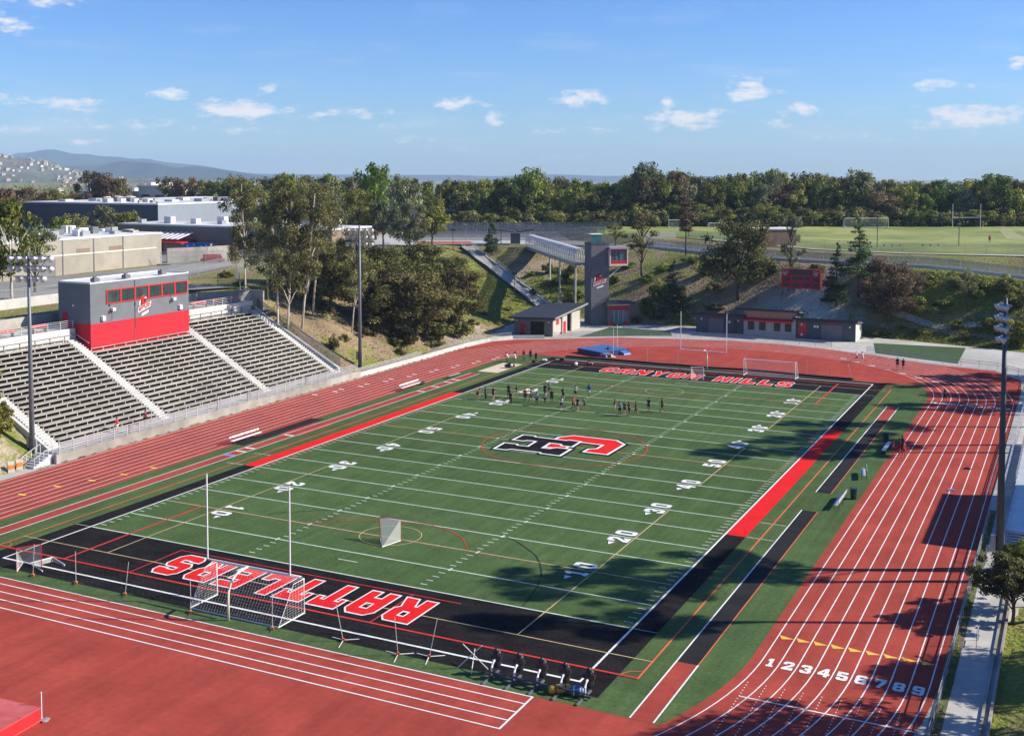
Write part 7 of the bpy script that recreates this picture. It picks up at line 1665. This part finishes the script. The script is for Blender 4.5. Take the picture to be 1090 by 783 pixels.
def pose_joints(hipL, kneeL, hipR, kneeR, shL, elL, shR, elR, lean=0, crouch=0):
    """angles in degrees, forward positive; figure faces +y, left is -x"""
    J = {}; pz = .93 - crouch
    def rot(v, a): return Vector((v[0], v[1] * math.cos(a) - v[2] * math.sin(a), v[1] * math.sin(a) + v[2] * math.cos(a)))
    P = Vector((0, 0, pz)); J['pelvis'] = P
    up = rot(Vector((0, 0, 1)), -R(lean))
    J['waist'] = P + up * .16; J['chest'] = P + up * .38; J['neck'] = P + up * .57; J['head'] = P + up * .66; J['crown'] = P + up * .80
    for s, hp, kn, sh, el in ((-1, hipL, kneeL, shL, elL), (1, hipR, kneeR, shR, elR)):
        k = 'L' if s < 0 else 'R'
        H = P + Vector((s * .095, 0, -.03)); d = rot(Vector((s * .03, 0, -1)), R(hp)); K = H + d * .43
        d2 = rot(Vector((s * .01, 0, -1)), R(hp - kn)); A = K + d2 * .41; f = rot(Vector((0, 1, 0)), R(hp - kn)); T = A + f * .17 + d2 * .045
        J['hip' + k], J['knee' + k], J['ankle' + k], J['toe' + k] = H, K, A + d2 * .0, T
        Sh = J['chest'] + up * .13 + Vector((s * .175, 0, 0)); a1 = sh if not isinstance(sh, tuple) else sh[0]; out = .16 if not isinstance(sh, tuple) else sh[1]
        u1 = rot(Vector((s * out, 0, -1)).normalized(), R(a1)); E = Sh + u1 * .29; u2 = rot(Vector((s * out * .5, 0, -1)).normalized(), R(a1 + el)); Wr = E + u2 * .25
        J['sh' + k], J['el' + k], J['wr' + k], J['hd' + k] = Sh, E, Wr, Wr + u2 * .09
        J['fdir' + k] = u2
    lo = min(J['ankleL'].z - .07, J['ankleR'].z - .07, J['toeL'].z - .03, J['toeR'].z - .03)
    for q in J:
        if not q.startswith('fdir'): J[q] = J[q] - Vector((0, 0, lo))
    return J
def person_proto(pose, long_pants=False, sleeve=True):
    J = pose_joints(**pose)
    order = ['pelvis', 'waist', 'chest', 'neck', 'head', 'crown'] + [a + k for k in 'LR' for a in ('hip', 'knee', 'ankle', 'toe', 'sh', 'el', 'wr', 'hd')]
    ix = {n: i for i, n in enumerate(order)}
    rad = dict(pelvis=(.15, .11), waist=(.125, .095), chest=(.155, .11), neck=.055, head=(.085, .095), crown=(.075, .085), hip=.088, knee=.058, ankle=.04, toe=.035, sh=.06, el=.042, wr=.031, hd=.034)
    V = [tuple(J[n]) for n in order]; Rd = [rad.get(n, rad.get(n[:-1])) for n in order]
    Ed = [('pelvis', 'waist'), ('waist', 'chest'), ('chest', 'neck'), ('neck', 'head'), ('head', 'crown')]
    for k in 'LR': Ed += [('pelvis', 'hip' + k), ('hip' + k, 'knee' + k), ('knee' + k, 'ankle' + k), ('ankle' + k, 'toe' + k), ('chest', 'sh' + k), ('sh' + k, 'el' + k), ('el' + k, 'wr' + k), ('wr' + k, 'hd' + k)]
    body = skin_obj('person_body', V, [(ix[a], ix[b]) for a, b in Ed], Rd)
    # fingers, thumb and nose rooted in the body mesh
    b = MB(); nb = len(body.vertices)
    for k in 'LR':
        h = J['hd' + k]; f = J['fdir' + k].normalized(); sd = f.cross(Vector((0, 1, .2))).normalized(); nn = f.cross(sd).normalized()
        for j, ln in enumerate((.065, .075, .07, .055)):
            p = h + sd * (-.028 + .019 * j) + f * .015; b.tube([p, p + f * ln * .55, p + f * ln * .9 + nn * .018], [.0095, .009, .007], 5)
        p = h - sd * .03 - f * .03; b.tube([p, p - sd * .03 + f * .035, p - sd * .035 + f * .06], [.011, .01, .008], 5)
    hd = (J['head'] + J['crown']) / 2; fw = Vector((0, 1, 0))
    b.tube([hd + fw * .08 + Vector((0, 0, .01)), hd + fw * .115 - Vector((0, 0, .025))], [.01, .017], 5)
    for s in (-1, 1): b.ball(tuple(hd + Vector((s * .083, 0, -.01))), (.012, .022, .032), 0, 6, 4); b.ball(tuple(hd + Vector((s * .033, .088, .012))), .011, 2, 6, 4)
    b.tube([hd + Vector((-.025, .088, -.055)), hd + Vector((0, .095, -.058)), hd + Vector((.025, .088, -.055))], .008, 4, 3)
    tmp = b.build('tmp', [SKIN[0]] * 4)
    import bmesh
    bm = bmesh.new(); bm.from_mesh(body); ident = len(bm.faces); bm.from_mesh(tmp.data); tm = tmp.data
    bm.faces.ensure_lookup_table()
    for i, f in enumerate(bm.faces):
        f.smooth = True
        f.material_index = 0 if i < ident else b.m[i - ident]
        if i < ident and f.calc_center_median().z < .085: f.material_index = 1
    bm.to_mesh(body); bm.free(); bpy.data.objects.remove(tmp)
    body.materials.clear()
    for m in (SKIN[0], SHOE[0], HAIR[0], PM['maroon']): body.materials.append(m)
    # shirt
    g = .022; names = ['waist', 'chest', 'neckb', 'pelvis', 'shL', 'shR', 'elbL', 'elbR']
    P = {'waist': J['waist'], 'chest': J['chest'], 'neckb': J['chest'] * .35 + J['neck'] * .65, 'pelvis': J['pelvis'] + Vector((0, 0, .02)), 'shL': J['shL'], 'shR': J['shR'], 'elbL': J['shL'] * .35 + J['elL'] * .65, 'elbR': J['shR'] * .35 + J['elR'] * .65}
    rr = [(.125 + g, .095 + g), (.155 + g, .11 + g), .075, (.15 + g, .11 + g), .06 + g, .06 + g, .052 + g, .052 + g]
    if not sleeve: rr[6] = rr[7] = .04
    shirt = skin_obj('shirt', [tuple(P[n]) for n in names], [(0, 1), (1, 2), (0, 3), (1, 4), (1, 5), (4, 6), (5, 7)], rr, 0)
    c = 1.0 if long_pants else .78
    Q = [J['pelvis'] + Vector((0, 0, .04)), J['hipL'], J['hipR'], J['hipL'].lerp(J['kneeL'], c), J['hipR'].lerp(J['kneeR'], c)]
    Rq = [(.152 + .012, .112 + .012), .1, .1, .085 if not long_pants else .07, .085 if not long_pants else .07]; Eq = [(0, 1), (0, 2), (1, 3), (2, 4)]
    if long_pants: Q += [J['ankleL'], J['ankleR']]; Rq += [.056, .056]; Eq += [(3, 5), (4, 6)]
    shorts = skin_obj('shorts', [tuple(q) for q in Q], Eq, Rq, 0)
    hb = MB(); hc = J['head'].lerp(J['crown'], .62); hb.ball(tuple(hc + Vector((0, -.018, .018))), (.093, .104, .098), 0, 10, 7); ho = hb.build('hair', HAIR[0], smooth=True); hair = ho.data; bpy.data.objects.remove(ho)
    for me in (shirt, shorts): me.materials.clear(); me.materials.append(PM['black'])
    return body, shirt, shorts, hair
POSES = {
 'stand': dict(hipL=2, kneeL=4, hipR=-2, kneeR=3, shL=4, elL=12, shR=-3, elR=10),
 'wide': dict(hipL=10, kneeL=12, hipR=-10, kneeR=6, shL=(8, .45), elL=50, shR=(5, .45), elR=55, lean=4),
 'walk': dict(hipL=22, kneeL=8, hipR=-18, kneeR=18, shL=-18, elL=15, shR=20, elR=20, lean=3),
 'run': dict(hipL=48, kneeL=62, hipR=-24, kneeR=48, shL=-40, elL=80, shR=35, elR=85, lean=10),
 'run2': dict(hipL=-22, kneeL=70, hipR=36, kneeR=30, shL=40, elL=85, shR=-38, elR=80, lean=9),
 'reach': dict(hipL=12, kneeL=14, hipR=-8, kneeR=8, shL=70, elL=20, shR=30, elR=40, lean=6),
 'crouch': dict(hipL=62, kneeL=84, hipR=50, kneeR=80, shL=40, elL=50, shR=44, elR=48, lean=34, crouch=.1),
}
PP = {k: person_proto(v) for k, v in POSES.items()}
PP['coach'] = person_proto(POSES['stand'], True)
def person(pose, x, y, face, shirt, shorts, label, group=None, skin=0, hair=0, shoe=0, s=1.0, z=.045):
    t = thing('person', label, 'person', (x, y, z), R(face), group, s * rnd.uniform(.96, 1.04))
    p = PP[pose]
    for nm, me, ms in (('body', p[0], (SKIN[skin], SHOE[shoe], HAIR[hair])), ('shirt', p[1], (PM[shirt],)), ('trousers' if pose == 'coach' else 'shorts', p[2], (PM[shorts],)), ('hair', p[3], (HAIR[hair],))):
        o = bpy.data.objects.new(nm, me); COL.objects.link(o); o.parent = t
        for i, m in enumerate(ms): o.material_slots[i].link = 'OBJECT'; o.material_slots[i].material = m
G1 = 'players training on the far half of the field'
for a in (
 ('crouch', -20.7, 19.3, -100, 'red', 'black', 'person in a red shirt bending forward, leftmost on the field by the sideline'),
 ('coach', -19.4, 19.2, 150, 'olive', 'black', 'person in dark clothes standing second from the left on the field'),
 ('stand', -18.5, 19.7, 170, 'maroon', 'black', 'person in a maroon shirt standing third from the left on the field'),
 ('coach', -17.5, 22.3, 200, 'black', 'black', 'person in black standing behind the tall figure in black, further up the field'),
 ('coach', -15.1, 17.9, 20, 'black', 'black', 'tall person all in black, nearest in the left group of players'),
 ('reach', -16.3, 22.3, 120, 'black', 'cream', 'person in a black top and cream shorts right of the tall figure in black'),
 ('stand', -14.2, 20.4, 30, 'red', 'black', 'person in a bright red shirt and black shorts in the middle of the left group'),
 ('walk', -13.5, 20.8, 90, 'maroon', 'black', 'person in a maroon shirt just right of the bright red shirt'),
 ('wide', -11.9, 19.0, 190, 'paleblue', 'navy', 'person in a pale blue shirt and navy shorts near the front of the left group'),
 ('stand', -13.4, 26.4, 200, 'sage', 'olive', 'person in a sage green top standing behind the left group'),
 ('walk', -10.9, 19.4, 160, 'paleblue', 'black', 'person in a pale blue shirt and black shorts right of the navy shorts'),
 ('stand', -10.6, 20.9, 200, 'black', 'black', 'person in black shorts and black shirt behind the pale blue shirts'),
 ('stand', -13.2, 24.6, 180, 'black', 'maroon', 'person in a black shirt at the back of the left group'),
 ('run', -8.1, 18.2, -60, 'white', 'black', 'person in a white shirt and black shorts running left between the two groups'),
 ('reach', -10.0, 23.3, 190, 'black', 'black', 'person in black behind the white shirted runner'),
 ('stand', -9.3, 25.9, 170, 'white', 'black', 'person in a white shirt standing furthest back near the hash marks'),
 ('walk', -6.5, 18.4, 100, 'red', 'black', 'person in a red shirt beside a dark shirted player left of the gap between groups'),
 ('stand', -5.8, 18.1, 160, 'black', 'maroon', 'person in a black shirt and maroon shorts right beside a red shirted player'),
 ('run2', -5.2, 19.0, 80, 'olive', 'olive', 'person in dark green at the right end of the left group'),
 ('walk', -7.9, 27.2, 170, 'blue', 'white', 'person in a bright blue shirt and white shorts standing alone behind the groups'),
 ('reach', -1.3, 19.2, -80, 'black', 'cream', 'person in a black top and cream shorts with arms out, leftmost of the right group'),
 ('wide', -.1, 17.9, 180, 'grey', 'black', 'person in a grey shirt, nearest in the right group'),
 ('stand', .25, 18.7, 180, 'green', 'black', 'person in a green shirt in the right group'),
 ('wide', .95, 18.4, 150, 'red', 'black', 'person in a red and white top right of the green shirt'),
 ('walk', 1.75, 18.7, 110, 'navy', 'black', 'person in a navy shirt at the right end of the close right group'),
 ('stand', 2.4, 21.6, 180, 'black', 'black', 'person all in black standing right of the close right group'),
 ('walk', 3.9, 22.4, 120, 'maroon', 'black', 'person in a maroon shirt walking alone, furthest right of the players'),
): person(*a, G1, rnd.randrange(3), rnd.randrange(2), 0 if rnd.random() < .7 else 1)
G2 = 'people gathered at the far left corner of the field'
for a in (
 ('stand', -29.4, 49.4, 160, 'black', 'black', 'person in black standing at the left of the far corner group'),
 ('stand', -28.6, 50.9, 180, 'red', 'white', 'person in a red shirt between two dark shirted people at the far left corner'),
 ('stand', -27.6, 51.3, 200, 'black', 'navy', 'person in a black shirt just right of the red shirt at the far left corner'),
 ('crouch', -30.0, 48.2, 100, 'white', 'white', 'person in white crouching on the grass, leftmost of the far corner group'),
 ('crouch', -29.0, 48.6, 60, 'cream', 'white', 'person in cream crouching beside the one in white at the far left corner'),
 ('stand', -25.9, 49.7, 170, 'black', 'maroon', 'thin person in dark clothes standing apart at the far left corner'),
): person(*a, G2, rnd.randrange(3), rnd.randrange(2), 0, 1., .03)
G3 = 'runners and people on the right side of the track'
for a in (
 ('run', 18.95, 74.4, 90, 'white', 'navy', 'runner in white and navy shorts on the far curve, left of two', 0),
 ('run2', 19.95, 73.9, 90, 'white', 'white', 'runner all in white on the far curve, right of two', 0),
 ('stand', 25.7, 69.9, 180, 'black', 'black', 'person in black shorts walking on the far curve, left of two', 1),
 ('walk', 26.6, 69.4, 180, 'black', 'black', 'person in black walking on the far curve, right of two', 1),
 ('run2', 34.8, 46.5, 150, 'black', 'black', 'lone runner in black at the top of the right straight', 2),
 ('coach', 33.6, 14.3, -120, 'black', 'black', 'person in black standing behind the red shirted players by the blue bench', 1),
 ('stand', 33.0, 11.8, 100, 'red', 'maroon', 'person in red standing nearest the blue backed bench', 1),
 ('stand', 33.5, 12.5, 90, 'maroon', 'red', 'person in maroon between two red shirts by the blue backed bench', 2),
 ('wide', 34.1, 11.6, -100, 'red', 'red', 'person all in red on the inside lane by the blue backed bench', 1),
): person(*a[:7], G3, a[7], rnd.randrange(2), 0, 1., .012)
person('stand', 33.2, 192, 180, 'red', 'black', 'person in a bright red top standing at the near edge of the upper field', None, 1, 0, 1, 1.05, ZF + .02) if False else None
p_ = (31.0, 183.5); person('stand', p_[0], p_[1], 190, 'red', 'red', 'person in a bright red top standing at the near edge of the upper field', None, 1, 0, 1, 1.05, ZF + .03)
person('walk', -14.5, -22.9, 150, 'red', 'black', '', None) if False else None
for i, (x, y, z, c) in enumerate(((-46.2, -21.3, 1.0, 'red'), (-46.0, -16.8, 1.0, 'maroon'))):
    person('stand', -45.2, y, 90, c, 'white' if i == 0 else 'black', ['person in red and white on the front walkway of the stands, left one', 'person in maroon on the front walkway of the stands, closest to the first aisle'][i], 'people on the front walkway of the stands', i, 0, 0, 1., 1.0)
for i, yy in enumerate((-15.3, -17.2)):
    pass
# ------------------------------------------------------------------ distant hills, houses, air
def ridge(name, dep, lat0, lat1, crest, width, m, seed, base=8, n=120):
    rg = np.random.default_rng(seed); b = MB(); rows = 14; V = []
    ph = rg.uniform(0, 6.28, 8)
    for j in range(rows + 1):
        f = j / rows
        for i in range(n + 1):
            la = lat0 + (lat1 - lat0) * i / n; px = la / dep * 1249.26 + 506.74
            h = np.interp(px, [c[0] for c in crest], [c[1] for c in crest]); top = 30.3 + (182 - h) / 1249.26 * dep
            prof = math.sin(math.pi * .5 * min(1, f * 1.6)) if f < .625 else math.cos(math.pi * .5 * (f - .625) / .375)
            nz = sum(math.sin(la * (.004 + .0035 * k) * (2000 / dep) * 2 + ph[k] + f * 5 * (k % 3)) for k in range(6)) * (top - base) * .04
            z = base + (top - base) * prof + nz * math.sin(math.pi * f)
            p = camxy + fr_ * (dep - width * .5 + width * f) + ri_ * la * (1 + (f - .5) * width / dep * .6); V.append((p.x, p.y, z))
    b.v = V
    for j in range(rows):
        for i in range(n):
            a = j * (n + 1) + i; b.f.append((a, a + 1, a + n + 2, a + n + 1)); b.m.append(0)
    return struct(b.build(name, m, smooth=True)), V, n
hillm = mat('far_hill_scrub', (.035, .05, .038), .95, .3, .004, col2=(.075, .08, .06), big=.3)
ridge('hill_mountains', 11000, -6500, 2500, [(-200, 163), (0, 166), (14, 163), (28, 165.5), (44, 163.5), (60, 163), (76, 165), (92, 164), (106, 167), (124, 168), (140, 171), (156, 170), (180, 173), (196, 175), (215, 177), (240, 181), (270, 184), (340, 186), (600, 187), (1100, 190)], 1800, hillm, 3, -72)
ridge('hill_foothills', 7200, -4200, -1100, [(-200, 172), (20, 174), (60, 177), (86, 174), (104, 176), (128, 172.5), (144, 174), (166, 173), (186, 177), (206, 177.5), (230, 182), (260, 186), (310, 190)], 1100, hillm, 5, -72)
hill_o, HV, hn = ridge('hill_suburb', 4300, -2500, -1120, [(-220, 166), (-60, 165), (0, 166), (22, 170), (48, 173), (70, 180), (95, 186), (120, 190), (180, 192)], 1000, mat('suburb_hill_scrub', (.10, .11, .065), .95, .3, .01, col2=(.17, .15, .10)), 8, -20, 60)
hm = random.Random(4)
def house_mesh(k):
    b = MB(); w, d, h = 9 + k * 2, 8, 4.5 + (k % 2) * 2.2
    b.box(-w / 2, w / 2, -d / 2, d / 2, -2, h, 0); b.hexa([(-w / 2 - .6, -d / 2 - .6, h), (w / 2 + .6, -d / 2 - .6, h), (w / 2 + .6, d / 2 + .6, h), (-w / 2 - .6, d / 2 + .6, h), (-w / 2 + 1, -.3, h + 2), (w / 2 - 1, -.3, h + 2), (w / 2 - 1, .3, h + 2), (-w / 2 + 1, .3, h + 2)], 1)
    o = b.build('house', [M['house_white'] if k % 2 == 0 else M['house_tan'], M['tile_roof'] if k != 2 else M['house_tan']]); me = o.data; bpy.data.objects.remove(o); return me
HM = [house_mesh(k) for k in range(4)]
def house(p, rz, lab, gr, sc=1.2):
    k = hm.randrange(4); o = bpy.data.objects.new('house', HM[k]); COL.objects.link(o); o.location = p; o.rotation_euler = (0, 0, rz); o.scale = (sc, sc, sc); tag(o, lab, 'house', gr)
for k in range(240):
    j = hm.randrange(1, 9); i = hm.randrange(6, hn - 8); p = HV[j * (hn + 1) + i]; q = HV[j * (hn + 1) + i + 1]; f = hm.random()
    house((p[0] + (q[0] - p[0]) * f, p[1] + (q[1] - p[1]) * f, p[2] + (q[2] - p[2]) * f), hm.uniform(0, 3), 'small pale house on the distant hillside at the left edge', 'houses on the distant hillside')
for k in range(60):
    dep = hm.uniform(1300, 3600); la = (hm.uniform(60, 330) - 506.74) / 1249.26 * dep; p = camxy + fr_ * dep + ri_ * la
    house((p.x, p.y, hz(p.x, p.y) - .05 - float(fardrop(p.x, p.y))), hm.uniform(0, 3), 'small pale house in the flat suburb below the distant mountains', 'houses in the distant suburb')
def far_wood():
    rg = np.random.default_rng(77); bl = []
    for k in range(1700):
        dep = rg.uniform(520, 2600) if k % 2 else rg.uniform(430, 760); la = (rg.uniform(-60, 1150) - 506.74) / 1249.26 * dep; p = camxy + fr_ * dep + ri_ * la
        zb = hz(p.x, p.y) - float(fardrop(p.x, p.y)); r = rg.uniform(4, 8) * (1 if dep < 1200 else 1.5); bl.append(((p.x, p.y, zb + r * .6), (r * 1.2, r * 1.2, r * .8), rg.uniform(.1, .8)))
    for k in range(500):
        j = rg.integers(1, 11); i = rg.integers(2, hn - 3); p = HV[j * (hn + 1) + i]; r = rg.uniform(5, 10); bl.append(((p[0] + rg.uniform(-20, 20), p[1] + rg.uniform(-8, 8), p[2] + r * .4), (r * 1.2, r * 1.2, r * .8), rg.uniform(.1, .7)))
    me = leaf_mesh('distant_trees', bl, 60000, 2.3, 78); me.materials.clear(); me.materials.append(L['belt']); o = bpy.data.objects.new('distant_trees', me); COL.objects.link(o); tag(o, 'far off trees filling the suburb and the hillside on the horizon', 'trees', kind='stuff')
far_wood()
def haze():
    b = MB(); b.box(-12600, 12600, -1700, 12600, -70, 225)
    m = bpy.data.materials.new('hazy_air'); m.use_nodes = True; nt = m.node_tree; nt.nodes.remove(nt.nodes['Principled BSDF'])
    v = N(nt, 'ShaderNodeVolumePrincipled'); v.inputs['Density'].default_value = HAZE_D; v.inputs['Color'].default_value = (.56, .78, 1, 1); v.inputs['Anisotropy'].default_value = 0
    nt.links.new(v.outputs[0], nt.nodes['Material Output'].inputs['Volume'])
    o = b.build('haze', m); tag(o, 'thin blue air over the whole valley', 'haze', kind='stuff')
HAZE_D = .000085
haze()
scene.render.engine = 'CYCLES'
scene.cycles.volume_bounces = 0; scene.cycles.transparent_max_bounces = 24; scene.cycles.max_bounces = 5; scene.cycles.diffuse_bounces = 2
